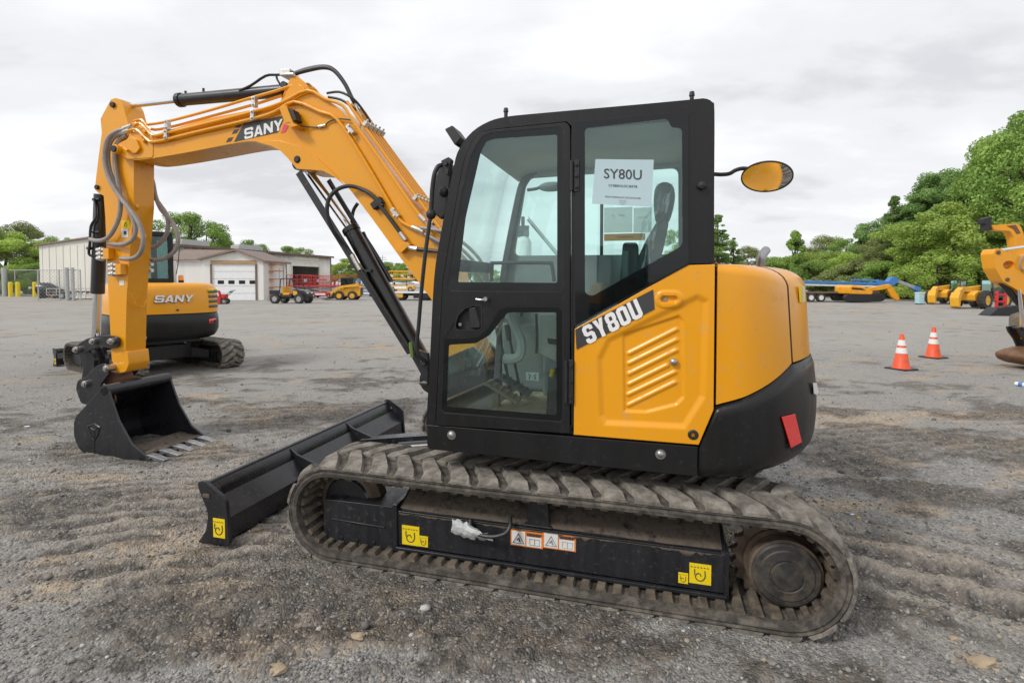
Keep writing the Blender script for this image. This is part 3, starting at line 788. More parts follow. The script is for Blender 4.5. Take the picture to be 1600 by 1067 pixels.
b = B(); b.loft([[(s_[i][0]-.01, y, s_[i][1]) for i in range(2, 19)] for y, s_ in ((YR+.07, SR), (.95, S))], False, False); b.out('windscreen', 'screen_glass', cab, solid=.004)
P = [M(px, py, YS) for px, py in ((684, 405), (681, 420))]
b = B(); b.b2(P[0][0]-.03, P[0][0]+.005, YR+.07, .95, P[1][1]-.01, P[0][1]+.01); b.out('windscreen_bar', 'plastic_black', cab, bevel=.004)
xr = S[45][0]
b = B()
for y0, y1, z0, z1 in ((YR+.03, .986, .80, 1.68), (YR+.03, .986, 2.26, 2.38), (.90, .986, 1.68, 2.26), (YR+.03, YR+.11, 1.68, 2.26)): b.b2(xr, xr+.05, y0, y1, z0, z1)
b.out('rear_wall', 'cab_black', cab)
b = B(); b.b2(xr+.02, xr+.026, YR+.1, .91, 1.67, 2.27); b.out('rear_window', 'cab_glass', cab)
# headliner
L0 = [S[i] for i in (18, 21, 24, 27, 30, 33)]
b = B(); b.loft([[(x, y, z-.075) for x, z in L0]+[(xr+.06, y, L0[-1][1]-.075)] for y in (YR+.032, .98)], False, False); b.out('headliner', 'liner', cab, solid=.008)
b = B(); b.plate([[(S[24][0], S[24][1]-.08), (pil(830, 275)[0]+.06, ztop+.0), (pil(830, 275)[0], ztop-.004), (xr+.06, ztop+.01), (xr+.06, S[33][1]-.08)]], YR+.031, YR+.04); b.out('side_liner', 'liner', cab)
# quarter window
go = fillet(poly([(898.5, 192), (1076, 175.5), (1076, 411.5), (899, 506)]), .01)
gi = fillet(poly([(914, 201), (1043, 186), (1049, 199.5), (1065.5, 201), (1066, 384), (925, 463), (914, 458)]), [.02, .02, .01, .02, .02, .02, .015])
b = B(); b.plate([go, gi], YS+.0005, YS+.006); q_ = b.out('quarter_window_border', 'glass_border', cab)
b = B(); b.plate([gi], YS+.001, YS+.005); b.out('quarter_window', 'cab_glass', cab)
b = B(); g1 = fillet(poly([(897, 190), (1078, 173.5), (1078, 413), (897, 508.5)]), .012); b.plate([g1, go], YS+.0002, YS+.003); b.out('window_seal', 'seal', cab)
for px, py in ((1096, 291),):
    x, z = MP(px, py); b = B(); b.lathe((x, YS, z), (0, 1, 0), [(0, .014), (.012, .012), (.022, .012), (.03, .016), (.034, 0)], 14); b.b2(x-.02, x+.02, YS+.01, YS+.022, z-.006, z+.006); b.out('window_stop', 'plastic_black', cab)
for px, py, ym in ((790.5, 176, .9), (1081, 151, .9)):
    p = M3(px, py, ym); b = B(); b.cyl(p-Vector((0, 0, .04)), p+Vector((0, 0, .005)), .010, n=12); b.cyl(p+Vector((0, 0, .002)), p+Vector((0, 0, .022)), .014, .011, n=12); b.out('roof_stud', 'plastic_black', cab)
# ---- door
DR = thing('cab_door', None, None); DR.parent = EX
ug = [(700, 449), (710.5, 376), (720, 318), (729, 275), (736, 247), (745, 228), (755, 214.5), (768, 208.5), (874, 199.5), (880.5, 205), (880.5, 450), (876, 456.5), (705, 454.5)]
lg = [(694, 532), (697, 528), (728, 527.5), (748, 524.5), (762, 513), (773, 495), (781, 483), (793, 478.5), (873, 478.5), (880.5, 484), (880.5, 653), (876, 658.5), (694, 644), (689.5, 638)]
sh = lambda P_, d: [(x+(cxx-x)*0, z) for x, z in P_]
def shrink(P_, d):
    n = len(P_); out = []
    area = sum(P_[i][0]*P_[(i+1) % n][1]-P_[(i+1) % n][0]*P_[i][1] for i in range(n))
    s = 1 if area > 0 else -1
    for i in range(n):
        a, p, c = Vector(P_[i-1]), Vector(P_[i]), Vector(P_[(i+1) % n])
        t0 = (p-a).normalized(); t1 = (c-p).normalized(); n0 = Vector((-t0.y, t0.x))*s; n1 = Vector((-t1.y, t1.x))*s
        m_ = (n0+n1); m_ = m_/max(.3, m_.dot(n0)) if m_.length > 1e-6 else n0
        out.append((p.x+m_.x*d, p.y+m_.y*d))
    return out
Ug, Lg = poly(ug), poly(lg)
Do = fillet(shrink(Dp, .006), [.012, 0, 0, 0, 0, 0, 0, 0, 0, .01, .02, .012], 2)
hw = fillet(poly([(712, 505), (716, 492), (727, 481), (741, 476), (754, 476), (754, 513), (748, 517), (716, 516), (711.5, 512)]), .004, 2)
b = B(); b.plate([Do, Ug, Lg, hw], .992, YS+.010); b.out('door_frame', 'cab_black', DR, bevel=.007, seg=3)
for nm, P_, inn in (('upper_door_window', Ug, fillet(poly([(716, 441), (728, 340), (751, 241), (760, 222), (772, 217.5), (871, 211), (871, 442)]), .012)), ('lower_door_window', Lg, fillet(poly([(702, 538.5), (744, 536), (765, 524), (780, 505), (794, 488), (870, 488), (870, 648), (698.5, 634)]), .012))):
    Pg = shrink(P_, .004)
    b = B(); b.plate([P_, Pg], YS+.002, YS+.0085); b.out('rubber_seal', 'seal', DR)
    b = B(); b.plate([Pg, inn], YS+.003, YS+.007); b.out(nm+'_border', 'glass_border', DR)
    b = B(); b.plate([inn], YS+.003, YS+.006); b.out(nm, 'cab_glass', DR)
b = B(); hs = shrink(hw, .005)
b.plate([hw, hs], YS-.01, YS+.012); b.plate([hw], YS-.030, YS-.022)
b.out('handle_recess', 'plastic_black', DR, bevel=.002)
b = B(); pa = poly([(733, 481), (750, 479), (751, 512), (735, 513)]); b.plate([fillet(pa, .008)], YS-.018, YS+.008); b.out('door_handle', 'plastic_black', DR, bevel=.005)
x, z = MP(718, 507); b = B(); b.cyl((x, YS-.03, z), (x, YS-.006, z), .009, n=14); b.out('door_lock', 'steel', DR)
b = B(); b.tube([M3(744, 467.5, YS+.03), M3(752, 468.5, YS+.035), M3(760, 468, YS+.03)], .006, 8, 4); p = M3(761, 467, YS+.012); b.cyl(p-Vector((0, .01, 0)), p+Vector((0, .03, 0)), .011, n=12); b.out('door_catch', 'steel', DR)
for (xa, ya, xb_, yb) in ((897, 251, 905.5, 300), (888.5, 561, 896, 630)):
    b = B(); a = MP(xa, ya); e_ = MP(xb_, yb); b.b2(a[0], e_[0], YS+.004, YS+.014, e_[1], a[1])
    pz = (a[1]-e_[1]); xx = MP(xa-5, ya)[0]
    b.cyl((xx-.006, YS+.018, e_[1]+.004), (xx-.006, YS+.018, a[1]-.004), .009, n=12)
    for t in (.15, .5, .85): zz_ = e_[1]+pz*t; b.cyl(((a[0]+e_[0])/2, YS+.012, zz_), ((a[0]+e_[0])/2, YS+.022, zz_), .0085, n=8)
    b.out('door_hinge', 'plastic_black', DR, bevel=.002)
# paper notice outside the quarter window, the glass tint put into its colour
q = [(x, YS+.0065, z) for x, z in poly([(925, 318.5), (1018, 323.5), (1021.5, 250), (930.5, 249)], YS+.0065)]
for o_ in (0,):
    pc = (Vector(q[0])+Vector(q[1])+Vector(q[2])+Vector(q[3]))/4
    decal('paper_notice', q, 'notice_tinted', cab, .001)
    exx = (Vector(q[1])-Vector(q[0])).normalized(); eyy = Vector((0, 0, 1))
    text_on('notice_text', 'SY80U', .066, pc+exx*.0+Vector((0, .0025, .036)), exx, eyy, 'ink', cab, bold=.0004)
    text_on('notice_text', 'SY080NUSC8478', .017, pc+Vector((0, .0025, -.018)), exx, eyy, 'ink', cab, sx=1.1)
    text_on('notice_text', 'MINI HYDRAULIC EXCAVATOR', .012, pc+Vector((0, .0025, -.072)), exx, eyy, 'ink', cab)
    text_on('notice_text', 'CAB AIR\nBLADE\n24"', .010, pc+Vector((0, .0025, -.097)), exx, eyy, 'ink_soft', cab)
# ---- cab interior (parts under the cab)
IN = cab
b = B(); b.b2(xr+.05, .57, YR+.03, .984, .80, .835); b.out('cab_floor', 'interior_dark', IN)
q = [M3(800, 628, .7), M3(866, 632, .7)]
b = B(); b.b2(-.02, .30, .25, .92, .836, .846); b.out('floor_mat', 'mat_tan', IN, bevel=.003)
b = B(); b.b2(-.62, -.08, .14, .90, .836, 1.05); b.out('seat_base', 'interior_dark', IN, bevel=.02)
# fresh sheet lying on the floor
b = B(); b.plate([[(-.03, .85), (.16, .85), (.10, .858), (-.03, .862)]], .60, .92); b.out('floor_card', 'mat_tan', IN)
b = B(); b.box((-.36, .52, 1.14), (.50, .50, .13)); b.out('seat_cushion', 'interior_dark', IN, bevel=.05, seg=4)
# backrest in plastic wrap
yb = .56
def rock(c, t): return (c[0], c[1], c[2])
hp = [M(px, py, yb) for px, py in ((1021, 316), (1023, 300), (1031, 292), (1042, 291), (1051, 297), (1054, 312), (1050, 336), (1043, 349), (1033, 351), (1024, 343))]
b = B(); b.plate([fillet(hp, .03)], yb-.14, yb+.14); b.out('headrest', 'interior_grey', IN, bevel=.035, seg=4)
bp = [M(px, py, yb) for px, py in ((1028, 350), (1044, 352), (1035, 395), (1018, 450), (980, 462), (992, 420), (1010, 380))]
b = B(); b.plate([fillet(bp, .03)], yb-.23, yb+.23); b.out('seat_back', 'interior_grey', IN, bevel=.05, seg=4)
b = B(); rows = []
rw = random.Random(4)
for k in range(12):
    t = k/11; row = []
    for j in range(10):
        u = j/9; px = 1019+26*u-38*t+rw.uniform(-1.5, 1.5)+(7 if t < .35 else 0); py = 288+160*t+rw.uniform(-2, 2)
        row.append(M3(px, py, yb+.25+rw.uniform(-.012, .012)))
    rows.append(row)
m_ = bpy.data.materials.new('film'); n_ = nt_of(m_).nodes; l_ = m_.node_tree.links; n_.remove(n_['Principled BSDF'])
t_ = n_.new('ShaderNodeBsdfTransparent'); t_.inputs[0].default_value = (.9, .95, .95, 1); g_ = n_.new('ShaderNodeBsdfGlossy'); g_.inputs['Roughness'].default_value = .15; x_ = n_.new('ShaderNodeMixShader'); x_.inputs[0].default_value = .22
l_.new(t_.outputs[0], x_.inputs[1]); l_.new(g_.outputs[0], x_.inputs[2]); l_.new(x_.outputs[0], n_['Material Output'].inputs[0]); MATS['film'] = m_
b.loft(rows, False, False); b.out('seat_film', 'film', IN, smooth=10)
# console with armrest, sill panel
b = B(); b.plate([fillet([M(px, py, .80) for px, py in ((974, 380), (997, 380), (1000, 470), (985, 520), (960, 520), (968, 450))], .02)], .72, .86); b.out('left_console', 'interior_dark', IN, bevel=.02)
b = B(); b.b2(-.75, .42, YR+.05, YR+.14, .83, 1.30); b.b2(-.75, .10, YR+.05, YR+.30, .83, 1.22); b.out('right_console', 'interior_grey', IN, bevel=.03, seg=3)
b = B(); b.b2(xr+.055, -.55, YR+.03, .90, .83, 1.66); b.out('rear_shelf', 'interior_dark', IN, bevel=.02)
b = B(); b.tube([M3(768, 440, .30), M3(769, 414, .30), M3(774, 411, .30), M3(856, 411, .30), M3(862, 414, .30), M3(866, 440, .30)], .012, 10, 3); b.out('grab_bar', 'plastic_black', IN)
# monitor
b = B(); b.box((.36, .20, 1.42), (.05, .16, .11)); b.cyl((.37, .18, 1.2), (.36, .2, 1.38), .012); b.out('monitor', 'plastic_black', IN, bevel=.01)
# curved pale console arms seen through the lower window
def tube_px(name, pts, ym, r, m, par=IN, n=8, sm=5, flat=1.):
    b = B(); b.tube([M3(p[0], p[1], p[2] if len(p) > 2 else ym) for p in pts], r, n, sm, flat=flat); return b.out(name, m, par)
tube_px('console_arm', [(793, 486), (806, 512), (815, 535), (812, 556), (798, 561), (787, 560)], .70, .028, 'interior_pale')
b = B(); b.plate([[M(px, py, .62) for px, py in ((842, 490), (870, 490), (870, 566), (843, 552))]], .60, .63); b.out('side_cover', 'interior_pale', IN, bevel=.008)
b = B(); b.plate([fillet([M(px, py, .63) for px, py in ((855, 528), (870, 530), (870, 539), (857, 537))], .004)], .63, .636); b.out('cover_slot', 'seal', IN)
tube_px('travel_lever', [(838, 490), (839, 530), (838, 552)], .66, .008, 'plastic_black')
tube_px('control_lever', [(815, 494), (813, 470), (810, 452)], .75, .010, 'plastic_black')
for y_ in (.42, .62):
    b = B(); b.cyl((.22, y_, .85), (.30, y_, 1.22), .009); b.cyl((.30, y_, 1.20), (.315, y_, 1.30), .016, .020); b.out('travel_lever', 'plastic_black', IN)
for y_, x_o in ((.50, 0), (.70, .02)):
    b = B(); b.box((.24+x_o, y_, .935), (.22, .11, .018), Matrix.Rotation(R(-28), 3, 'Y')); b.box((.30, y_, .88), (.04, .05, .09))
    for k in range(5): b.box((.17+x_o+k*.035, y_, .915+k*.0186), (.006, .10, .012), Matrix.Rotation(R(-28), 3, 'Y'))
    b.out('pedal', 'mat_tan' if y_ > .6 else 'interior_dark', IN, bevel=.003)
# hanging wrap film
b = B(); rows = []
for k in range(12):
    t = k/11; row = []
    for j in range(9):
        u = j/8; px = 782-60*t+u*(14+12*t); py = 492+95*t
        row.append(M3(px, py, .80+.03*math.sin(u*14)+.02*math.sin(t*6+u*4)))
    rows.append(row)
b.loft(rows, False, False); b.out('hanging_film', 'film', IN, smooth=20)
x, z = M(832, 588, .905); decal('pedal_label', [(x+.035, .906, z-.022), (x-.035, .906, z-.022), (x-.035, .906, z+.022), (x+.035, .906, z+.022)], 'decal_white', IN)
b = B(); 
for s_ in (-1, 1): b.tube([(x+s_*.022, .910, z+.012), (x+s_*.010, .910, z+.004), (x+s_*.018, .910, z-.008), (x+s_*.014, .910, z-.015)], .002, 5, 3)
b.out('label_print', 'ink', IN)
b = B(); b.plate([[M(px, py, .90) for px, py in ((857, 582), (868, 575), (871, 650), (853, 648))]], .86, .90); b.out('lever_bracket', 'plastic_black', IN, bevel=.004)
tube_px('yellow_knob', [(861, 588), (864, 577)], .91, .012, 'decal_yellow')
# documents taped to the right window
for (a, c, d, e_, m_n, t_, s_) in ((944, 325, 988, 363, 'chart_film', 'OIL    FUEL\n- - -    - - -\n- - - - - - -\n- -  - - -  -', .018), (990, 325, 1018, 363, 'chart_film', 'GREASE\n- - - -\n- - - -', .016), (944, 366, 1008, 375.5, 'yellow_film', '! WARNING', .022)):
    qq = [(x, YR+.012, z) for x, z in [M(a, e_, YR+.01), M(c if False else d, e_, YR+.01), M(d, e_, YR+.01)]]
    p0 = M(a, c, YR+.01); p1 = M(d, e_, YR+.01)
    decal('window_chart', [(p0[0], YR+.012, p1[1]), (p1[0], YR+.012, p1[1]), (p1[0], YR+.012, p0[1]), (p0[0], YR+.012, p0[1])], m_n, IN, .001)
    text_on('chart_text', t_, s_, ((p0[0]+p1[0])/2, YR+.0145, (p0[1]+p1[1])/2), (-1, 0, 0), (0, 0, 1), 'ink_soft' if m_n == 'chart_film' else 'ink', IN)
# interior sun visor mirror seen through the door glass
p = M3(862, 292, .02-.1)
b = B(); b.sph(p, .085, 10, (1.15, .25, .42)); b.out('right_mirror', 'interior_grey', EX)
tube_px('mirror_spring', [(824, 297, -.08), (838, 295, -.08), (850, 290, -.08)], 0, .012, 'plastic_black', EX)
# ---- boom, arm, bucket
Y0, Y1 = -.06, -.36                        # boom box near / far face
A0, A1 = -.11, -.31                        # arm near / far face
YM = -.21
def pm(pts, ym): return [M(p[0], p[1], ym) for p in pts]
BO = thing('boom', None, None); BO.parent = EX
up = [(205, 238), (222, 214), (240, 211), (320, 187), (393, 172), (436, 160), (452, 137), (462, 131), (476, 139), (511, 157), (545, 186), (600, 262), (664, 345), (700, 392)]
lo = [(700, 502), (672, 465), (622, 398), (580, 340), (541, 290), (524, 277), (506, 268), (490, 266.5), (466, 265), (460, 258), (450, 246), (440, 236), (425, 228), (400, 221.5), (371, 223.4), (300, 237), (240, 247.3), (215, 250), (200, 249)]
UPp = catmull([Vector((*M(x, y, Y0), 0)) for x, y in up], 4); LOp = catmull([Vector((*M(x, y, Y0), 0)) for x, y in lo], 4)
foot = (.74, .93)
# close the boom below down to its foot pin
end = [(.93, 1.02), (.80, .86), (.68, .88), (.64, .98), (.74, 1.20)]
UPp = [p for p in UPp]; ol = [(p.x, p.y) for p in UPp]+[(.80, 1.38)]+end[::-1]+[(p.x, p.y) for p in LOp[1:]]
b = B(); b.plate([ol], Y1, Y0); b.out('boom_box', 'orange_paint', BO, bevel=.006)
# reinforcement plate with the cylinder boss on both faces
gp = [(405, 226), (432, 226), (462, 236), (496, 258), (520, 281), (548, 312), (560, 326), (541, 293), (524, 279), (506, 269), (490, 266), (464.5, 264), (456, 250), (444, 238), (425, 228)]
gpp = pm([(404, 223.5), (418, 220), (440, 221), (468, 229), (496, 247), (518, 267), (536, 286), (538, 289), (524, 277), (506, 268), (490, 266.5), (466, 265), (460, 258), (450, 246.5), (440, 236.5), (425, 229)], Y0)
for y0, y1 in ((Y0+.001, Y0+.016), (Y1-.016, Y1-.001)):
    b = B(); b.plate([gpp], y0, y1); b.out('boss_plate', 'orange_paint', BO, bevel=.003)
x, z = M(466.5, 250, Y0)
b = B(); b.cyl((x, Y1-.03, z), (x, Y0+.022, z), .030, n=24); b.cyl((x, Y0+.02, z), (x, Y0+.028, z), .024, n=24); b.out('boom_pin', 'plastic_black', BO, bevel=.003)
# fork at the arm end (outside the arm)
fp = fillet(pm([(240, 213), (240, 247), (200, 249.5), (186, 240), (181, 229), (190, 222), (200, 218), (205, 205), (222, 208)], Y0), .03)
for y0, y1 in ((Y0-.035, Y0+.006), (Y1-.006, Y1+.035)):
    b = B(); b.plate([fp], y0, y1); b.out('fork_plate', 'orange_paint', BO, bevel=.006)
x, z = M(187, 235, Y0)
b = B(); b.cyl((x, Y1-.02, z), (x, Y0+.05, z), .042, n=24); b.out('fork_boss', 'orange_paint', BO, bevel=.006)
b = B(); b.cyl((x, Y1-.03, z), (x, Y0+.062, z), .030, n=24); b.out('arm_pin', 'plastic_black', BO, bevel=.004)
# top bracket of the arm cylinder
tb = pm([(436, 166), (446, 140), (455, 121), (464, 119), (476, 129), (490, 150), (470, 160)], Y0-.07)
for y0, y1 in ((YM+.06, YM+.085), (YM-.085, YM-.06)):
    b = B(); b.plate([fillet(tb, .015)], y0, y1); b.out('cylinder_bracket', 'orange_paint', BO, bevel=.004)
# decal band: stripe, checks, lettering
yd = Y0+.0015
def band(name, pts, m, l=0): decal(name, [(x, yd+l, z) for x, z in pm(pts, Y0)], m, BO, .0012)
band('brand_band', [(366, 222), (434, 207.5), (446, 181), (381, 193)], 'charcoal')
band('brand_stripe', [(439, 208.5), (446, 207), (457, 186), (448, 182)], 'pinkred')
for pts in ([(366, 200), (371, 196), (379, 194.5), (375, 200)], [(362, 210), (366, 203.5), (374, 202), (370, 208.5)], [(353, 223), (357, 216), (365, 214.5), (361, 221.5)]): band('brand_check', pts, 'charcoal')
p0 = Vector(M3(412, 202.5, Y0)); pa, pb = Vector(M3(385, 211, Y0)), Vector(M3(439, 197, Y0)); exx = (pb-pa).normalized(); eyy = Vector((0, 1, 0)).cross(exx); eyy = eyy if eyy.z > 0 else -eyy
block_text('brand_lettering', 'SANY', .088, p0+Vector((0, .003, 0)), exx, eyy, 'white_print', BO, w=1.02, t=.24, gap=.10, shear=.16)
# work lamp box on the boom
lc = Vector(M3(455, 186, Y0+.06))
b = B(); b.plate([fillet(pm([(437, 168.5), (448, 165), (459, 193), (447, 195)], Y0+.09), .004)], Y0+.0, Y0+.10); b.out('lamp_shield', 'orange_paint', BO, bevel=.003)
b = B(); b.plate([pm([(449, 167), (463, 174), (468, 190), (460, 194)], Y0+.05)], Y0+.012, Y0+.088); b.out('boom_lamp', 'plastic_black', BO, bevel=.006)
b = B(); b.plate([pm([(447, 195), (459, 193.5), (472, 199), (462, 202)], Y0+.05)], Y0+.0, Y0+.10); b.out('lamp_bracket', 'orange_paint', BO, bevel=.002)
tube_px('lamp_cable', [(470, 197, Y0+.03), (490, 199, Y0+.012), (505, 198, Y0+.012), (515, 190, Y0+.012), (530, 186, Y0+.02), (550, 188, Y0+.02)], 0, .0055, 'hose_black', BO)
tube_px('cable_joint', [(498, 198.5, Y0+.012), (509, 196, Y0+.012)], 0, .011, 'zinc', BO)
# steel pipes painted with the boom; near-side runs
def pipe(pts, r=.0125, m='orange_paint', name='steel_pipe', par=None, n=8, sm=3): return tube_px(name, pts, 0, r, m, par or BO, n, sm)
n1 = Y0+.022
pipe([(209, 197, n1), (218, 193, n1), (228, 201, n1), (240, 212, n1), (262, 208, n1), (330, 191.5, n1), (396, 175, n1), (440, 161, n1), (480, 142, n1), (508, 155, n1), (535, 165, n1), (552, 190, n1), (600, 258, n1), (636, 310, n1), (655, 336, n1), (690, 378, n1)], .0135)
pipe([(200, 205, n1), (214, 203, n1), (228, 216, n1), (243, 222, n1), (300, 208.5, n1), (396, 186, n1), (430, 175, n1), (460, 159.5, n1), (500, 175, n1), (526, 186, n1), (560, 236, n1), (600, 303, n1), (618, 334, n1), (628, 347, n1), (645, 356, n1)], .0135)
pipe([(230, 195, n1-.05), (262, 190, n1-.05), (330, 172, n1-.05), (394, 153, n1-.05), (430, 143, n1-.05), (460, 134, n1-.05), (476, 140, n1-.05)], .0125)
pipe([(209, 190, n1-.08), (222, 188, n1-.08), (236, 202, n1-.08), (262, 200, n1-.08), (330, 182, n1-.08), (396, 164, n1-.08), (440, 150, n1-.08)], .012)
# bundle on the top face of the descending part
def surf(px, py, k):                         # k: lane across the top face
    y = Y0-.02-.062*k; x, z = M(px, py, Y0); return (x-.012, y, z+.02)
ts = [(538, 168), (560, 200), (600, 255), (640, 309), (664, 341), (690, 376)]
for k in range(5):
    b = B(); b.tube([surf(px, py-6, k) for px, py in ts], .0125, 8, 3); b.out('steel_pipe', 'orange_paint', BO)
for px, py in ((548, 203), (618, 333), (396, 181), (261, 211), (262, 196), (398, 160)):
    p = Vector(M3(px, py, n1)); b = B(); d = (Vector((0, 0, 1)) if px < 450 else Vector((-.6, 0, .8)))
    b.box(p+d*.0, (.034, .04, .085), Matrix.Rotation(R(0 if px < 450 else 40), 3, 'Y'))
    b.cyl(p+Vector((0, .015, .026)), p+Vector((0, .034, .026)), .010, n=8); b.cyl(p+Vector((0, .015, -.026)), p+Vector((0, .034, -.026)), .010, n=8)
    b.out('pipe_clamp', 'zinc', BO, bevel=.004)
for px, py in ((566, 200), (644, 316)):
    b = B()
    for k in range(5):
        p = Vector(surf(px, py, k)); b.box(p+Vector((-.01, 0, .012)), (.04, .05, .03), Matrix.Rotation(R(50), 3, 'Y')); b.cyl(p+Vector((-.01, 0, .02)), p+Vector((-.03, 0, .045)), .009, n=8)
    b.out('pipe_clamp', 'zinc', BO, bevel=.003)
# fittings and hoses feeding the bundle behind the cab
for (pts, r, m) in (([(644, 355, n1), (652, 358, n1), (662, 363, n1)], .019, 'zinc'), ([(655, 337, n1), (664, 346, n1)], .018, 'zinc'), ([(664, 344, n1-.1), (676, 350, n1-.1)], .018, 'zinc'),
                    ([(660, 362, n1), (676, 374, n1), (694, 392, n1)], .014, 'hose_grey'), ([(664, 348, n1), (680, 358, n1), (700, 372, n1+.02)], .014, 'hose_grey'), ([(664, 366, n1+.03), (680, 374, n1+.04), (700, 386, n1+.04)], .013, 'hose_grey'), ([(658, 356, n1+.03), (672, 358, n1+.04), (700, 363, n1+.04)], .013, 'hose_grey'), ([(668, 352, n1-.12), (684, 350, n1-.12), (700, 360, n1-.1)], .013, 'hose_grey')):
    pipe(pts, r, m, 'hose_fitting' if m == 'zinc' else 'hydraulic_hose')
for k in range(0, 6, 1):
    if k % 2: continue
    pipe([(684+k*2, 360+k*6, n1+.03*k-.06), (706+k*3, 368+k*7, n1+.03*k), (734+k*2, 388+k*9, n1+.03*k), (756+k, 416+k*9, n1), (764, 450+k*6, n1-.03), (760, 500, n1-.08)], .013, 'hose_grey', 'hydraulic_hose')
# cylinders -------------------------------------------------------------
def cyl_px(name, a, c, ym, r, m, par, n=22, caps=0): 
    b = B(); p, q = M3(*a, ym), M3(*c, ym); b.cyl(p, q, r, n=n)
    if caps:
        t = (q-p).normalized(); b.cyl(p-t*.0, p+t*.045, r+caps, n=n)
    return b.out(name, m, par, bevel=.006)
AC = cyl_px('arm_cylinder', (279, 157), (446, 142), YM, .053, 'black_paint', EX, caps=.010)
cyl_px('piston_rod', (202, 166), (280, 157), YM, .021, 'chrome', AC)
b = B(); p = M3(455, 139.5, YM); b.cyl(p+Vector((0, .10, 0)), p-Vector((0, .10, 0)), .030, n=18); b.cyl(M3(444, 142, YM), p, .045, .045); b.out('cylinder_eye', 'plastic_black', AC)
b = B(); p = M3(196, 166.5, YM); b.cyl(p+Vector((0, .05, 0)), p-Vector((0, .05, 0)), .048, n=18); b.out('rod_eye', 'rust_steel', AC)
pipe([(374, 142, YM+.05), (392, 134, YM+.05), (415, 119, YM+.05), (432, 117.5, YM+.03), (450, 116.5, YM+.02)], .011, 'black_paint', 'cylinder_pipe', AC)
b = B(); b.box(M3(452, 117, YM+.02), (.10, .12, .05)); b.cyl(M3(446, 117, YM+.09), M3(460, 117, YM+.09), .016); b.out('hose_coupling', 'zinc', AC, bevel=.005)
tube_px('pipe_stay', [(432, 118, YM+.03), (433, 124, YM+.03), (437, 131, YM+.03)], 0, .009, 'black_paint', AC)
b = B(); p = M3(318, 144.5, YM); b.cyl(p, p+Vector((0, 0, .035)), .010, n=8); p = M3(290, 147, YM); b.cyl(p, p+Vector((0, 0, .025)), .010, n=8); b.out('bleed_fitting', 'plastic_black', AC)
for dy in (0, .045):
    pipe([(456, 117, YM+dy), (478, 109+dy*40, YM+dy), (505, 104.5+dy*30, YM+dy), (522, 110+dy*20, YM+dy), (538, 130, YM+dy), (549, 152, YM+dy), (556, 165, YM+dy)], .017, 'hose_black', 'hydraulic_hose', AC, 10, 5)
pipe([(511, 146, YM+.1), (530, 144, YM+.1), (548, 152, YM+.1), (560, 163, YM+.06), (572, 180, YM+.02), (582, 196, YM)], .010, 'hose_black', 'hydraulic_hose')
pipe([(513, 152, YM+.1), (532, 156, YM+.1), (548, 166, YM+.1), (556, 172, YM+.08)], .010, 'hose_black', 'hydraulic_hose')
for dy in (0, .05): pipe([(555, 163, YM+dy), (561, 178, YM+dy), (566, 196, YM+dy)], .016, 'zinc', 'hose_fitting')
# boom cylinder
BC = cyl_px('boom_cylinder', (547, 356), (679, 596), YM, .066, 'black_paint', EX, caps=.008)
cyl_px('piston_rod', (478, 262), (549, 360), YM, .032, 'chrome', BC)
b = B(); p = M3(474, 258, YM); b.cyl(p+Vector((0, .07, 0)), p-Vector((0, .07, 0)), .058, n=20); b.out('rod_eye', 'black_paint', BC)
# long guard channel along the rod
pa, pb = Vector(M3(472, 268, YM+.055)), Vector(M3(646, 548, YM+.055)); t = (pb-pa).normalized(); nn = Vector((0, 1, 0)).cross(t)
nn = nn if nn.z < 0 else -nn
b = B(); b.loft([[p+nn*a+Vector((0, c, 0)) for a, c in ((-.012, .03), (.05, .03), (.05, -.05), (.04, -.05), (.04, .02), (-.012, .02))] for p in (pa, pb)], True, True)
b.out('rod_guard', 'black_paint', BC, bevel=.003)
b = B(); b.loft([[p+Vector((0, c, 0))+nn*a for a, c in ((-.03, -.075), (.01, -.075), (.01, -.085), (-.03, -.085))] for p in (Vector(M3(503, 280, YM)), Vector(M3(548, 354, YM)))], True, True); b.out('rod_guard', 'black_paint', BC)
pipe([(571, 372, YM-.06), (590, 402, YM-.06), (612, 440, YM-.06)], .018, 'black_paint', 'cylinder_pipe', BC)
p = M3(570, 371, YM-.06); b = B(); b.cyl(p, p+Vector((.02, 0, .04)), .02, n=10); b.out('pipe_elbow', 'plastic_black', BC)
pipe([(550, 398, YM+.10), (556, 410, YM+.10), (563, 422, YM+.1)], .020, 'zinc', 'hose_fitting', BC)
pipe([(563, 420, YM+.1), (585, 455, YM+.1), (612, 500, YM+.1), (645, 552, YM+.1)], .014, 'black_paint', 'cylinder_pipe', BC)
b = B(); b.box(M3(572, 423, YM+.08), (.10, .03, .02)); b.out('pipe_stay', 'black_paint', BC)
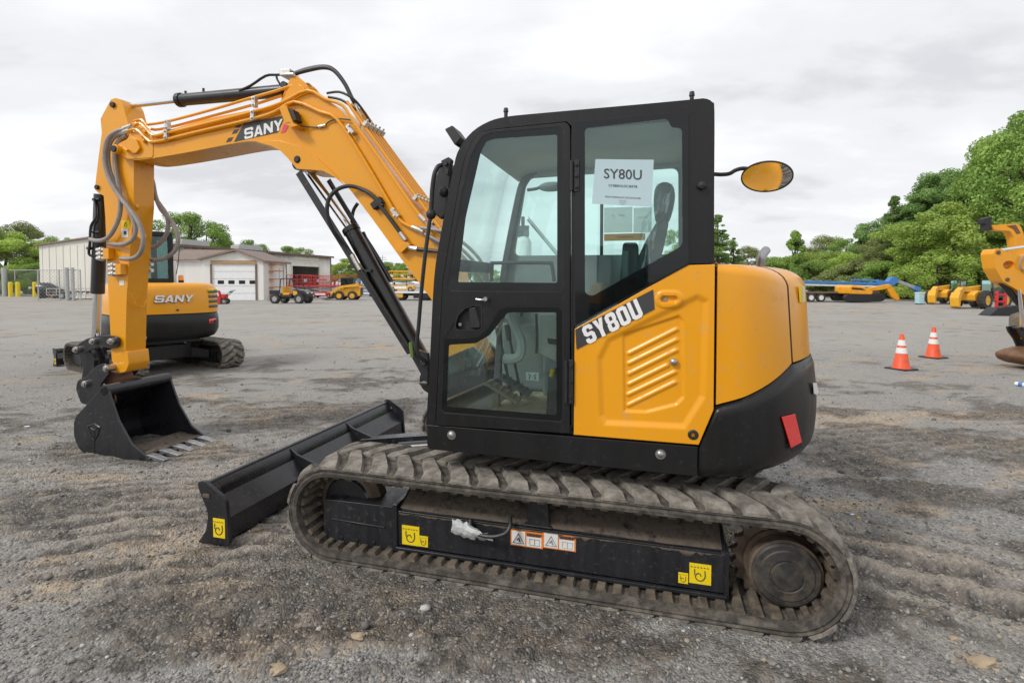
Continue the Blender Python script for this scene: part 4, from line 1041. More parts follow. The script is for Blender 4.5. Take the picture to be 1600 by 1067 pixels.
# black hose loops to the boom cylinder
hY = Y0+.03
pipe([(598, 322, hY), (580, 304, hY), (562, 294.5, hY), (544, 291, hY+.02), (526, 297, hY+.05), (514, 311, hY+.06), (511, 330, hY+.06), (515, 348, hY+.04), (524, 366, hY), (538, 384, YM+.12), (550, 398, YM+.10)], .016, 'hose_black', 'hydraulic_hose', None, 10, 6)
pipe([(559, 318, Y1+.0), (552, 330, Y1), (550, 350, Y1+.03), (554, 362, YM-.06), (566, 372, YM-.06)], .015, 'hose_black', 'hydraulic_hose', None, 10, 6)
pipe([(587, 313, hY), (610, 343, hY), (628, 368, hY)], .015, 'hose_black', 'hydraulic_hose')
b = B(); b.box(M3(590, 318, Y0+.02), (.10, .05, .06), Matrix.Rotation(R(35), 3, 'Y')); b.out('hose_clamp', 'plastic_black', BO, bevel=.008)
pipe([(625, 364, hY), (634, 376, hY)], .020, 'zinc', 'hose_fitting'); pipe([(636, 380, hY), (641, 387, hY), (652, 389, hY)], .020, 'zinc', 'hose_fitting'); pipe([(650, 389.5, hY), (668, 391, hY), (686, 393, hY+.02)], .015, 'hose_black', 'hydraulic_hose')
b = B(); b.plate([pm([(624, 391), (631, 396), (646, 382), (636, 378)], Y0)], Y0+.001, Y0+.05); b.out('hose_bracket', 'orange_paint', BO, bevel=.002)
# swing post and its pins
b = B(); b.plate([fillet([(.58, .62), (.80, .60), (.98, .68), (1.12, .76), (1.14, .86), (1.05, .93), (.88, 1.02), (.70, 1.10), (.60, 1.0)], .04)], YM-.20, YM-.15); b.plate([fillet([(.58, .62), (.80, .60), (.98, .68), (1.12, .76), (1.14, .86), (1.05, .93), (.88, 1.02), (.70, 1.10), (.60, 1.0)], .04)], YM+.15, YM+.20); b.cyl((.74, YM-.22, .97), (.74, YM+.22, .97), .04); b.cyl((1.08, YM-.22, .83), (1.08, YM+.22, .83), .035); b.cyl((.62, YM, .56), (.62, YM, .92), .12); b.b2(.5, .9, YM-.15, YM+.15, .60, .66)
b.out('swing_post', 'black_paint', EX, bevel=.006)
# ---- arm
ST = thing('dipper_arm', None, None); ST.parent = EX
ap = [(173, 156), (181, 153.5), (188, 156), (196, 180), (205, 196), (222, 225), (231, 240), (228, 300), (215, 440), (200, 560), (196, 578), (190, 581), (180, 574), (174.5, 560), (171.5, 500), (168, 430), (162, 310), (161, 305), (149, 298), (149, 287), (158, 208), (157, 186)]
ap = [(168.5 if False else x, y) for x, y in ap]
# side outline on the near face; right edge follows the fold between the two visible faces
ap = [(173, 156), (180, 153.5), (187, 155), (192, 164), (199, 190), (206, 214), (209, 240), (209, 262), (209, 320), (203, 400), (198, 461), (195.5, 569), (190, 581), (181, 577), (174.5, 562), (171.5, 500), (168, 430), (164.5, 340), (162, 306), (154, 302), (148.5, 297), (149, 287), (154, 245), (159, 208), (157, 186)]
b = B(); b.plate([fillet(pm(ap, A0), .008, 2)], A1, A0); b.out('arm_box', 'orange_paint', ST, bevel=.004)
b = B(); b.plate([fillet(pm([(178, 556), (200, 548), (202, 569), (197, 581), (186, 583), (176, 571)], A0), .02)], A1-.004, A0+.004); b.out('arm_end_boss', 'orange_paint', ST, bevel=.006)
for px, py, r_ in ((177.4, 164.5, .026), (153, 293, .022)):
    x, z = M(px, py, A0); b = B(); b.cyl((x, A1-.02, z), (x, A0+.02, z), r_, n=20); b.out('arm_pin', 'plastic_black', ST, bevel=.003)
# raised ribs on the face toward the cab
xf = M(209, 320, A0)[0]
b = B(); q = [(xf-.004, A0-.004, M(200, 458, A0)[1])]
x1, z1 = M(202, 462, A0)
b.tube([(x1-.008, A0-.01, z1+.02), (x1-.012, A0-.06, z1-.10), (x1-.012, A0-.13, z1-.10), (x1-.008, A0-.19, z1+.02)], .007, 6, 2); b.out('weld_seam', 'orange_paint', ST)
for y_ in (A0-.03, A0-.13):
    b = B(); o_ = pm([(206, 322), (213, 316), (216, 324), (212, 332), (216, 350), (226, 366), (228, 372), (222, 374), (214, 368), (206, 360)], y_); b.plate([fillet(o_, .01)], y_-.015, y_+.015); b.out('hose_hook', 'orange_paint', ST, bevel=.004)
# stickers
def stk(name, a, c, m, ym, par): p0 = M(a[0], a[1], ym); p1 = M(c[0], c[1], ym); return decal(name, [(p0[0], ym+.001, p1[1]), (p1[0], ym+.001, p1[1]), (p1[0], ym+.001, p0[1]), (p0[0], ym+.001, p0[1])], m, par)
stk('warning_decal', (190, 345), (203, 357), 'decal_yellow', A0, ST); stk('warning_decal', (190, 357), (201, 371), 'decal_white', A0, ST)
stk('arm_label', (187, 438), (194, 446), 'decal_white', A0, ST)
x, z = M(196.5, 351, A0); b = B(); b.tube([(x, A0+.004, z+.022), (x-.02, A0+.004, z-.016), (x+.02, A0+.004, z-.016), (x, A0+.004, z+.022)], .002, 5, 0); x, z = M(196, 364, A0); b.box((x, A0+.004, z), (.03, .002, .03)); b.out('decal_print', 'ink', ST)
# valve blocks
for px, py in ((165, 397), (184, 421)):
    x, z = M(px, py, A0+.03); b = B(); b.box((x-.04, A0+.03, z), (.07, .06, .10)); b.out('valve_bracket', 'orange_paint', ST, bevel=.004)
    b = B()
    for dz in (-.04, 0, .04): b.cyl((x+.0, A0+.035, z+dz), (x+.09, A0+.04, z+dz), .020, n=6); b.cyl((x+.03, A0+.035, z+dz), (x+.05, A0+.035, z+dz), .028, n=10)
    b.out('valve_fittings', 'zinc', ST, bevel=.002)
for px, py in ((213, 415), (232, 418)):
    x, z = M(px, py, A1-.02); b = B()
    for dz in (-.03, .03): b.cyl((x-.05, A1-.02, z+dz), (x+.04, A1-.02, z+dz), .02, n=6)
    b.out('valve_fittings', 'zinc', ST, bevel=.002)
# big grey hose loops
h0 = A0+.05
def hose(pts, r=.0195, m='hose_grey'): return pipe(pts, r, m, 'hydraulic_hose', ST, 10, 6)
hose([(196, 203, h0-.02), (184, 205, h0), (172, 213, h0+.02), (165, 228, h0+.03), (164, 255, h0+.03), (171, 280, h0+.03), (184, 303, h0+.03), (200, 324, h0+.03), (214, 343, h0+.03), (222, 362, h0+.03), (223.5, 382, h0+.03), (217, 398, h0+.02), (204, 404.5, h0+.01), (189, 404, h0)])
hose([(196, 207, h0-.02), (184, 211, h0-.01), (173, 221, h0), (168.5, 240, h0), (171, 266, h0), (182, 294, h0), (196, 318, h0), (207, 340, h0), (212, 358, h0), (208, 373, h0), (196, 381, h0), (182, 382, h0-.01), (170, 380, h0-.02)])
hose([(198, 212, h0-.03), (188, 218, h0-.03), (181, 232, h0-.02), (180, 256, h0-.02), (184, 285, h0-.01), (188, 312, h0), (187, 335, h0), (180, 355, h0), (170, 370, h0), (160, 375.5, h0), (149, 376, h0-.03), (141, 374, h0-.06)])
h2 = A1-.04
hose([(232, 268, h2), (238.6, 284, h2), (243, 306, h2), (252, 328, h2), (267, 344, h2), (276, 362, h2), (278, 380, h2), (270, 395.5, h2), (254, 405, h2), (240, 406.5, h2), (230, 404, h2)])
hose([(234, 284, h2), (240, 305, h2), (250, 320, h2), (260, 335, h2), (263, 352, h2), (259, 368, h2), (248, 382, h2), (238, 387, h2), (229, 386, h2)])
for p in ((196, 205, h0-.02), (200, 198, h0-.02)):
    b = B(); q_ = M3(*p); b.cyl(q_+Vector((.05, 0, -.02)), q_-Vector((.05, 0, .0)), .024, n=8); b.out('hose_fitting', 'zinc', ST, bevel=.002)
for dx, dy in ((0, 0), (7, -6), (4, 8)): pipe([(196+dx, 203+dy, h0-.03), (206+dx, 199+dy, h0-.03), (214+dx, 206+dy, h0-.035), (224+dx*.6, 214+dy, n1)], .0135, 'orange_paint')
b = B(); b.plate([fillet(pm([(196, 222), (205, 214), (214, 218), (220, 232), (214, 240), (204, 240)], Y0+.02), .015)], Y0, Y0+.03); b.cyl(M3(194, 232, Y0+.03), M3(200, 236, Y0+.05), .014, n=8); b.out('pipe_bracket', 'orange_paint', BO, bevel=.004)
# bucket cylinder
BK = cyl_px('bucket_cylinder', (158, 304), (152.5, 459), YM, .058, 'black_paint', EX, caps=.0)
cyl_px('piston_rod', (152.6, 458), (150, 532), YM, .037, 'chrome', BK)
pipe([(147, 311, YM+.07), (150, 322, YM+.07), (150, 340, YM+.08), (142, 354, YM+.08), (140.5, 380, YM+.08), (139, 397, YM+.07), (147, 401, YM+.05)], .012, 'black_paint', 'cylinder_pipe', BK)
for px, py in ((148, 312), (148, 363), (139, 388)):
    b = B(); b.cyl(M3(px-2, py, YM+.05), M3(px+8, py, YM+.05), .016, n=8); b.out('pipe_stay', 'plastic_black', BK)
# linkage
lk = fillet(pm([(120, 541), (137, 529), (158, 524), (176, 524), (187, 527), (187, 541), (176, 545), (160, 541), (147, 545), (135, 551), (124, 553)], A0+.02), .03)
LK = None
for y0, y1 in ((A0+.012, A0+.035), (A1-.035, A1-.012)):
    b = B(); b.plate([lk], y0, y1); LK = b.out('link_plate', 'black_metal', EX, bevel=.004)
for px, py in ((124, 546), (178, 533), (150, 533)):
    x, z = M(px, py, A0+.03); b = B(); b.cyl((x, A1-.07, z), (x, A0+.07, z), .030, n=18); b.cyl((x, A0+.05, z), (x, A0+.085, z), .020, n=14); b.out('link_pin', 'steel', EX, bevel=.004)
hl = fillet(pm([(134, 546), (152, 542), (160, 560), (158, 585), (150, 600), (138, 600), (142, 575)], YM), .02)
for y0, y1 in ((YM+.03, YM+.075), (YM-.075, YM-.03)):
    b = B(); b.plate([hl], y0, y1); b.out('bucket_link', 'black_metal', EX, bevel=.006)
# ---- bucket
BU = thing('bucket', None, None); BU.parent = EX
YB0, YB1 = .10, -.53
side = [(118, 651), (137, 630), (159, 606), (168, 604), (172, 620), (184.6, 656.5), (205, 693.6), (231, 716), (215, 722), (190, 722.5), (164, 720.6), (147, 717), (134, 710.5), (125, 703), (119, 693), (115, 679), (115, 660)]
sp2 = pm(side, YB0)
for y0, y1 in ((YB0-.02, YB0), (YB1, YB1+.02)):
    b = B(); b.plate([fillet(sp2, .015, 2)], y0, y1); b.out('bucket_side', 'black_metal', BU, bevel=.004)
shell = [sp2[i] for i in (8, 9, 10, 11, 12, 13, 14, 15, 16, 0, 1, 2)]
c_ = catmull([Vector((p[0], p[1], 0)) for p in shell], 3)
inn = []
for i, p in enumerate(c_):
    t = (c_[min(i+1, len(c_)-1)]-c_[max(i-1, 0)]).normalized(); n_2 = Vector((-t.y, t.x, 0)); ctr = Vector((sum(q[0] for q in sp2)/len(sp2), sum(q[1] for q in sp2)/len(sp2), 0))
    if n_2.dot(ctr-p) < 0: n_2 = -n_2
    inn.append((p.x+n_2.x*.018, p.y+n_2.y*.018))
b = B(); b.plate([[(p.x, p.y) for p in c_]+inn[::-1]], YB1+.02, YB0-.02); b.out('bucket_shell', 'black_metal', BU, bevel=.002)
x, z = M(163, 610, YB0); b = B(); b.cyl((x+.0, YB1, z-.0), (x, YB0, z), .052, n=24); b.out('bucket_lip_tube', 'black_metal', BU, bevel=.004)
for y in (A0+.045, A1-.045):
    b = B(); b.plate([fillet(pm([(128, 606), (131, 592), (141, 590), (160, 570), (172, 566), (180, 572), (180, 582), (166, 600), (170, 622), (152, 632), (136, 628)], A0), .03)], y-.012, y+.012); b.out('bucket_ear', 'black_metal', BU, bevel=.005)
    b = B(); x, z = M(170, 618, y); b.lathe((x, y-.01, z-.02), (0, 1, 0), [(0, .05), (0, .085), (.02, .085), (.02, .05)], 26); b.out('ear_ring', 'rust_brown', BU)
for px, py in ((171, 575), (137.5, 599)):
    x, z = M(px, py, A0+.05); b = B(); b.cyl((x, A1-.09, z), (x, A0+.09, z), .032, n=18); b.cyl((x, A0+.085, z), (x, A0+.10, z), .022, n=14); b.out('bucket_pin', 'steel', BU, bevel=.004)
x, z = M(190, 592, YM); b = B(); b.lathe((x+.03, YM-.08, z-.0), (0, 1, 0), [(0, .06), (0, .085), (.16, .085), (.16, .06)], 26); b.out('pin_collar', 'rust_brown', BU)
# cutting edge and teeth
x, z = M(226, 717, YB0)
b = B(); b.b2(x-.06, x+.10, YB1, YB0, z-.010, z+.010); b.out('cutting_edge', 'hub_steel', BU, bevel=.004)
for k in range(5):
    y = YB0-.05-k*(YB0-YB1-.10)/4
    b = B(); b.loft([[(x-.02+dx, y+s*w, z+h) for s, h in ((-1, -.015), (1, -.015), (1, .022*hh), (-1, .022*hh))] for dx, w, hh in ((.06, .034, 1.4), (-.02, .034, 1.4), (-.06, .032, 1), (-.17, .026, .0))], True, True)
    b.out('bucket_tooth', 'worn_steel', BU, bevel=.003)
# cast mark on the side
def on_b(px, py): x, z = M(px, py, YB0); return (x, YB0+.001, z)
b = B(); b.tube([on_b(*p) for p in ((137, 666), (148, 662), (156, 667), (153, 680), (148, 688), (142, 681), (137, 666))], .006, 6, 0); b.tube([on_b(*p) for p in ((142, 669), (148, 672), (152, 668))], .005, 6, 0); b.tube([on_b(*p) for p in ((148, 672), (148, 712))], .003, 6, 0); b.out('cast_mark', 'black_metal', BU)
# spill of earth inside
b = B(); rows = []
for i in range(9):
    t = i/8; px = 224-34*t; rows.append([Vector((*[(M(px, 716-3*t, YB0)[0])], YB0-.03-(YB0-YB1-.06)*u, z+.02+.02*noise.noise(Vector((t*4, u*5, 0)))+.03*t)) for u in (0, .2, .4, .6, .8, 1)])
b.loft(rows, False, False); b.out('bucket_soil', 'frame_dirt', BU, solid=.01)
# ---- things bolted to the cab front
FM = tube_px('hand_rail', [(694, 258, .99), (685, 260, 1.02), (679, 272, 1.03), (675.5, 295, 1.03), (674, 320, 1.03), (673.5, 332, 1.03)], 0, .012, 'plastic_black', EX, 10)
tube_px('hand_rail', [(673, 335, 1.03), (668, 370, 1.04), (663, 410, 1.05), (658, 460, 1.05), (654, 510, 1.05), (651, 540, 1.05), (655, 556, 1.04), (668, 566, 1.0)], 0, .0105, 'plastic_black', EX, 10)
p = M3(673.5, 335, 1.03); b = B(); b.sph(p, .026, 12, (1, 1, 1.1)); b.out('rail_knob', 'plastic_black', EX)
b = B(); o_ = fillet(pm([(685, 252), (700, 251), (704, 262), (700, 300), (694, 336), (687, 343), (671, 330), (673, 290)], .95), .025); b.plate([o_], .86, .93); b.out('front_mirror', 'plastic_black', EX, bevel=.015)
p = M3(694, 300, .97); b = B(); b.sph(p, .03, 10); b.cyl(p, p+Vector((-.05, 0, .0)), .012); b.out('mirror_pivot', 'plastic_black', EX)
b = B(); b.plate([fillet(pm([(690, 252), (702, 246), (706, 250), (700, 275), (694, 270)], 1.0), .006)], .97, 1.01); p = M3(697, 256, 1.012); b.cyl(p-Vector((0, .01, 0)), p+Vector((0, .012, 0)), .012, n=10); b.out('mirror_bracket', 'plastic_black', EX, bevel=.003)
b = B(); o_ = pm([(700, 206), (712, 200), (726, 219), (716, 231)], .95); b.plate([fillet(o_, .008)], .88, 1.0); b.out('cab_work_lamp', 'plastic_black', EX, bevel=.006)
tube_px('lamp_stay', [(718, 226, .94), (722, 233, .94), (726, 240, .94)], 0, .010, 'plastic_black', EX)
b = B(); b.plate([fillet(pm([(646, 545), (668, 552), (668, 600), (660, 592), (652, 575), (643, 560)], .98), .01)], .95, .975); b.cyl(M3(661, 567, .97), M3(661, 567, 1.0), .016, n=10); b.b2(*sorted((M(668, 600, .98)[0], M(655, 600, .98)[0])), .93, .98, M(660, 602, .98)[1], M(660, 598, .98)[1]); b.out('front_bracket', 'black_metal', EX, bevel=.004)
tube_px('green_tag', [(641.5, 535, 1.0), (644, 558, 1.0)], 0, .010, 'leaf_mid', EX, 6)
# silvery hose/wires by the knob
# ---- rear mirror on the right
tube_px('mirror_stalk', [(1092, 273, .5), (1115, 272.5, .5), (1128, 273, .5), (1140, 271.5, .5), (1150, 266, .5), (1162, 263.5, .5), (1180, 266, .5)], 0, .011, 'plastic_black', EX, 10)

mc = M3(1198, 277, .5)
cam_m = Vector(((Vector((0, 0, H))-ORG).dot(UX), (Vector((0, 0, H))-ORG).dot(VY), H))
vd = (cam_m-mc).normalized(); dn = (Vector((0, 0, -1))-vd*Vector((0, 0, -1)).dot(vd)).normalized(); dn = (dn-vd.cross(dn)*.04).normalized()
mn = (vd*math.cos(R(51))+dn*math.sin(R(51))).normalized(); mx_ = mn.orthogonal().normalized(); my_ = mn.cross(mx_)
rM = .128
def disc(z0, rr_, n=44): return [mc+mn*z0+mx_*math.cos(2*PI*k/n)*rr_+my_*math.sin(2*PI*k/n)*rr_ for k in range(n)]
b = B(); b.loft([disc(-.035, .04), disc(-.022, .10), disc(-.004, rM), disc(.003, rM), disc(.0035, rM-.006), disc(.0, rM-.007)], True, True); mh = b.out('mirror_housing', 'plastic_black', EX)
b = B(); b.loft([disc(.001+.016*(1-(q/(rM-.006))**2), q) for q in (rM-.006, .10, .08, .06, .04, .02, .004)], True, True); b.out('mirror_glass', 'mirror', mh, smooth=60)
# ================================================================== ground
def vnoise(x, y, seed=0):
    xi = np.floor(x).astype(np.int64); yi = np.floor(y).astype(np.int64); xf = x-xi; yf = y-yi
    def h(i, j):
        n = (i*374761393+j*668265263+seed*1442695041) & 0x7fffffff
        n = ((n ^ (n >> 13))*1274126177) & 0x7fffffff
        return ((n ^ (n >> 16)) & 0xffff)/65535.
    u = xf*xf*(3-2*xf); v = yf*yf*(3-2*yf)
    return (h(xi, yi)*(1-u)+h(xi+1, yi)*u)*(1-v)+(h(xi, yi+1)*(1-u)+h(xi+1, yi+1)*u)*v
def fbm(x, y, seed=0, o=4, g=.5):
    s = 0; a = 1; t = 0
    for k in range(o):
        s = s+a*vnoise(x*2**k+13.7*k, y*2**k-7.3*k, seed+k*17); t += a; a *= g
    return s/t
def sst(a, b, v): t = np.clip((v-a)/(b-a), 0, 1); return t*t*(3-2*t)
# patches seen in the lot: pixel position -> ground position, radii in metres, strength
def blob(x, y, px, py, rx, ry, ang=0):
    c = G(px, py); dx, dy = x-c.x, y-c.y; ca, sa = math.cos(R(ang)), math.sin(R(ang))
    u = (dx*ca+dy*sa)/rx; v = (-dx*sa+dy*ca)/ry
    return np.exp(-(u*u+v*v))
DARKS = [(620, 950, 1.3, .32, 0, 1.0), (560, 890, .5, .4, 0, .9), (430, 880, .5, .3, 0, .7), (330, 930, .6, .25, 0, .3), (450, 760, .8, .5, 20, .7), (560, 700, .9, .5, 0, .5), (180, 800, 1.2, .40, 0, .55), (60, 780, 1.2, .5, 0, .6), (470, 640, 1.6, .45, -5, .9), (350, 700, .9, .4, 0, .45),
         (1400, 680, 1.6, .35, -8, .9), (1560, 700, 1.4, .4, -5, .9), (1330, 600, .8, .4, 0, .5), (1480, 770, .8, .16, -12, .9), (1590, 790, .8, .15, -10, .8), (1430, 900, .6, .10, -30, .9), (1520, 930, .6, .09, -30, 1.1), (1340, 730, .8, .2, 0, .6), (1000, 1010, .5, .12, 0, .3), (1380, 960, .35, .12, -20, .7), (380, 600, 1.8, .4, 0, .35), (1450, 640, 2, .3, 0, .5), (1290, 640, .9, .3, 0, .5), (1350, 850, .5, .12, -20, .4), (250, 700, 1.0, .25, 0, .4)]
TANS = [(240, 860, .6, .3, 0, 1.0), (400, 1000, .25, .12, 0, .5), (430, 645, .9, .35, 0, 1.0), (60, 715, 1.0, .18, 0, 1.0), (130, 750, .7, .14, 0, .8), (330, 690, .5, .2, 0, .5), (1320, 590, 1.5, .6, 0, .9), (1560, 690, .7, .2, 0, .8), (1530, 1035, .10, .05, -20, 1.2), (1460, 760, .5, .08, -10, .7), (1340, 665, .8, .2, 0, .6), (600, 900, .6, .2, 0, .5), (730, 1000, .6, .18, 0, .6), (350, 620, 1.5, .3, 0, .6), (300, 910, .5, .25, 0, .7), (450, 860, .4, .3, 0, .5), (1500, 650, 2.2, .35, 0, .6), (1420, 720, .7, .15, -10, .5), (40, 690, 1, .2, 0, .6), (780, 900, .6, .2, 0, .4), (500, 930, .5, .2, 0, .5)]
def soil_mask(x, y):
    s = 0*x
    for px, py, rx, ry, an, w_ in DARKS: s = s+w_*blob(x, y, px, py, rx, ry, an)
    n = fbm(x*1.3, y*2.2, 3, 5, .55); n2 = fbm(x*.25, y*.9, 9, 4)
    n3 = fbm(x*5, y*8, 71, 3, .6); fr_ = sst(7, 14, np.hypot(x, y))
    return sst(.40, .86, s*.95+(n-.5)*2.3+(n2-.5)*1.0+(n3-.5)*1.5+.30-.20*fr_)*(1-.45*fr_)
def tan_mask(x, y):
    s = 0*x
    for px, py, rx, ry, an, w_ in TANS: s = s+w_*blob(x, y, px, py, rx, ry, an)
    n = fbm(x*2.1, y*3.6, 23, 5, .6); n2 = fbm(x*.12, y*.5, 29, 3)
    return sst(.40, .95, s*.95+(n-.5)*2.8+(n2-.5)*1.4+.17)
def rut(x, y):
    """ploughed tread prints at the left and bands at the right: ridges running across the view"""
    wL = blob(x, y, 110, 770, 1.9, .9, 0)+.8*blob(x, y, 330, 800, .9, .7, 0)+.5*blob(x, y, 1480, 680, 2.4, .6, 0)+.4*blob(x, y, 470, 650, 1.8, .8, 0)
    wR = blob(x, y, 1480, 900, 1.0, .5, -30)
    a = y*12.0+1.2*np.sin(x*.9)-x*1.9+5.5*fbm(x*.7, y*1.0, 41, 4)
    c = (y*.85+x*.55)*9+1.5*fbm(x*1.5, y*1.5, 43, 3)
    return np.minimum(wL*1.3, 1)*(np.abs(np.sin(a*1.6))-.5)*.062*np.clip(fbm(x*1.6, y*3.4, 44, 4, .65)*2.6-.80, 0, 1)+np.minimum(wR*1.3, 1)*np.sin(c*2.4)*.028*(.5+fbm(x*3, y*3, 45, 2))
def gheight(x, y, soil=None):
    s = soil_mask(x, y) if soil is None else soil
    d = np.sqrt(x*x+y*y); near = 1/(1+(d/9)**2)
    h = (fbm(x*.35, y*.35, 1, 3)-.5)*.05+(fbm(x*1.7, y*1.7, 5, 4)-.5)*.022*(.5+s)
    h = h+(fbm(x*6, y*6, 6, 4, .6)-.5)*(.014+.085*s)*near+rut(x, y)
    cl_ = 1-np.abs(2*fbm(x*9, y*9, 61, 3, .55)-1)*2
    h = h+cl_*.030*s*near
    h = h+(fbm(x*38, y*38, 8, 2)-.5)*.008*near
    # flattened where the machine stands
    dx, dy = x-ORG.x, y-ORG.y; u = dx*UX.x+dy*UX.y; v = dx*VY.x+dy*VY.y
    out = sst(0, .45, np.maximum(np.abs(u)-1.3, np.abs(np.abs(v)-.885)-.22))
    bk = 1-.85*blob(x, y, 240, 715, .75, .42)-.0; h = h*bk-.012*(1-bk)
    h = h*(.25+.75*out)-.004*(1-out)
    under = np.exp(-(np.maximum(np.abs(u)-1.25, 0)/.2)**2-((np.abs(v)-.885)/.24)**2)
    return h-.002*under
ys = [-70, -40, -20, -12, -8, -5, -3, -1.5, -.5, .2, .6, .85]
y = 1.0
while y < 700: ys.append(y); y *= 1.0085
ys = np.array(ys)
tt = np.linspace(-1, 1, 820); a_ = 1.1; xs_ = a_*np.sinh(tt*math.asinh(600/a_))
X, Y = np.meshgrid(xs_, ys)
soil = soil_mask(X, Y); tan_ = tan_mask(X, Y); Z = gheight(X, Y, soil); rt_ = rut(X, Y)/.016
soil = np.clip(soil*(1-.8*np.clip(rt_, 0, 1))+np.clip(-rt_, 0, 1)*.8, 0, 1); tan_ = np.clip(tan_+np.clip(rt_, 0, 1)*.45, 0, 1)*(1-np.clip(-rt_, 0, 1)*.8)  # moist furrows darkened, ridge tops tanned; colour also stands in for weak relief shading
far = sst(18, 60, np.hypot(X, Y)); Z = Z*(1-far*.7)
co_ = np.stack([X, Y, Z], -1).reshape(-1, 3)
ny, nx = X.shape
idx = np.arange(ny*nx).reshape(ny, nx)
q = np.stack([idx[:-1, :-1], idx[:-1, 1:], idx[1:, 1:], idx[1:, :-1]], -1).reshape(-1, 4)
def np_mesh(name, co, faces):
    me = bpy.data.meshes.new(name); n = faces.shape[1]
    me.vertices.add(len(co)); me.vertices.foreach_set('co', co.astype(np.float32).ravel())
    me.loops.add(faces.size); me.loops.foreach_set('vertex_index', faces.astype(np.int32).ravel())
    me.polygons.add(len(faces)); me.polygons.foreach_set('loop_start', np.arange(0, faces.size, n, dtype=np.int32)); me.polygons.foreach_set('loop_total', np.full(len(faces), n, dtype=np.int32))
    me.update(calc_edges=True); me.validate(); return me
me = np_mesh('gravel_ground', co_, q)
for nm, arr in (('soil', soil), ('tan', tan_)):
    at = me.attributes.new(nm, 'FLOAT', 'POINT'); at.data.foreach_set('value', arr.astype(np.float32).ravel())
m = bpy.data.materials.new('gravel'); nt = nt_of(m); N = nt.nodes; L = nt.links; bs = N['Principled BSDF']
def nd(t, **k):
    n = N.new(t)
    for a, v in k.items():
        if hasattr(n, a): setattr(n, a, v)
        else: n.inputs[a].default_value = v
    return n
geo = nd('ShaderNodeNewGeometry'); P_ = geo.outputs['Position']
def vor(scale):
    n = nd('ShaderNodeTexVoronoi'); n.inputs['Scale'].default_value = scale; n.inputs['Randomness'].default_value = 1; L.new(P_, n.inputs['Vector']); return n
def noi(scale, det=4, rough=.5, vec=None):
    n = nd('ShaderNodeTexNoise'); n.inputs['Scale'].default_value = scale; n.inputs['Detail'].default_value = det; n.inputs['Roughness'].default_value = rough; L.new(vec or P_, n.inputs['Vector']); return n
def mixc(f, a, b_, bt='MIX'):
    n = nd('ShaderNodeMix', data_type='RGBA', blend_type=bt)
    for s_, v in (('Factor', f), ('A', a), ('B', b_)):
        if isinstance(v, tuple): n.inputs[s_].default_value = (*v, 1)
        elif isinstance(v, (int, float)): n.inputs[s_].default_value = v
        else: L.new(v, n.inputs[s_])
    return n.outputs['Result']
def rng(v, a, b_, c=0, d=1):
    n = nd('ShaderNodeMapRange'); L.new(v, n.inputs['Value'])
    for k_, w_ in zip(('From Min', 'From Max', 'To Min', 'To Max'), (a, b_, c, d)): n.inputs[k_].default_value = w_
    return n.outputs[0]
def mul(a, b_): 
    n = nd('ShaderNodeMath', operation='MULTIPLY'); L.new(a, n.inputs[0])
    if isinstance(b_, float): n.inputs[1].default_value = b_
    else: L.new(b_, n.inputs[1])
    return n.outputs[0]
v1 = vor(85); v2 = vor(38); v3 = vor(170)
sepc = nd('ShaderNodeSeparateColor'); L.new(v1.outputs['Color'], sepc.inputs[0]); sep2 = nd('ShaderNodeSeparateColor'); L.new(v2.outputs['Color'], sep2.inputs[0])
GA = 1.28
cr = nd('ShaderNodeValToRGB'); L.new(sepc.outputs[0], cr.inputs[0]); e = cr.color_ramp
e.elements[0].position = 0; e.elements[0].color = (.085, .082, .08, 1); e.elements[1].position = 1; e.elements[1].color = (.56, .55, .53, 1)
for p_, c_ in ((.25, (.135, .137, .138)), (.6, (.225, .226, .224)), (.86, (.345, .345, .338)), (.94, (.42, .36, .28))): k_ = e.elements.new(p_); k_.color = (*c_, 1)
cr2 = nd('ShaderNodeValToRGB'); L.new(sep2.outputs[0], cr2.inputs[0]); e = cr2.color_ramp
e.elements[0].position = 0; e.elements[0].color = (.16, .152, .145, 1); e.elements[1].position = 1; e.elements[1].color = (.50, .48, .45, 1)
base_ = mixc(.35, cr.outputs[0], cr2.outputs[0])
big = noi(.35, 5, .6); base_ = mixc(rng(big.outputs['Fac'], .35, .68), base_, mixc(.5, base_, (.245, .228, .205)), 'MIX')
mid = noi(2.6, 5, .6); base_ = mixc(rng(mid.outputs['Fac'], .35, .7, 0, .5), base_, (.265, .262, .252))
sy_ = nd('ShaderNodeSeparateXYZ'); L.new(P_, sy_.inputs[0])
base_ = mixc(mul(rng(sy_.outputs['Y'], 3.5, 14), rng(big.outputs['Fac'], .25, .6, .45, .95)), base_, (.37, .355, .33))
at1 = nd('ShaderNodeAttribute', attribute_name='soil'); at2 = nd('ShaderNodeAttribute', attribute_name='tan')
ns = noi(26, 6, .65); ns2 = noi(9, 5, .6)
soilc = mixc(rng(ns.outputs['Fac'], .34, .68), (.028, .026, .024), (.15, .132, .115)); soilc = mixc(rng(ns2.outputs['Fac'], .45, .7, 0, .7), soilc, (.24, .20, .155))
tanc = mixc(rng(ns.outputs['Fac'], .32, .68), (.25, .19, .13), (.58, .46, .32))
pe = rng(sepc.outputs[1], .55, .95)                      # some stones stay clean of soil
f1 = mul(at1.outputs['Fac'], rng(sepc.outputs[1], .80, .88, .93, .25)); f2 = mul(at2.outputs['Fac'], rng(sepc.outputs[2], .6, .9, .85, .15))
colr = mixc(f2, base_, tanc); colr = mixc(f1, colr, soilc)
L.new(colr, bs.inputs['Base Color']); bs.inputs['Roughness'].default_value = .93; bs.inputs['Specular IOR Level'].default_value = .3
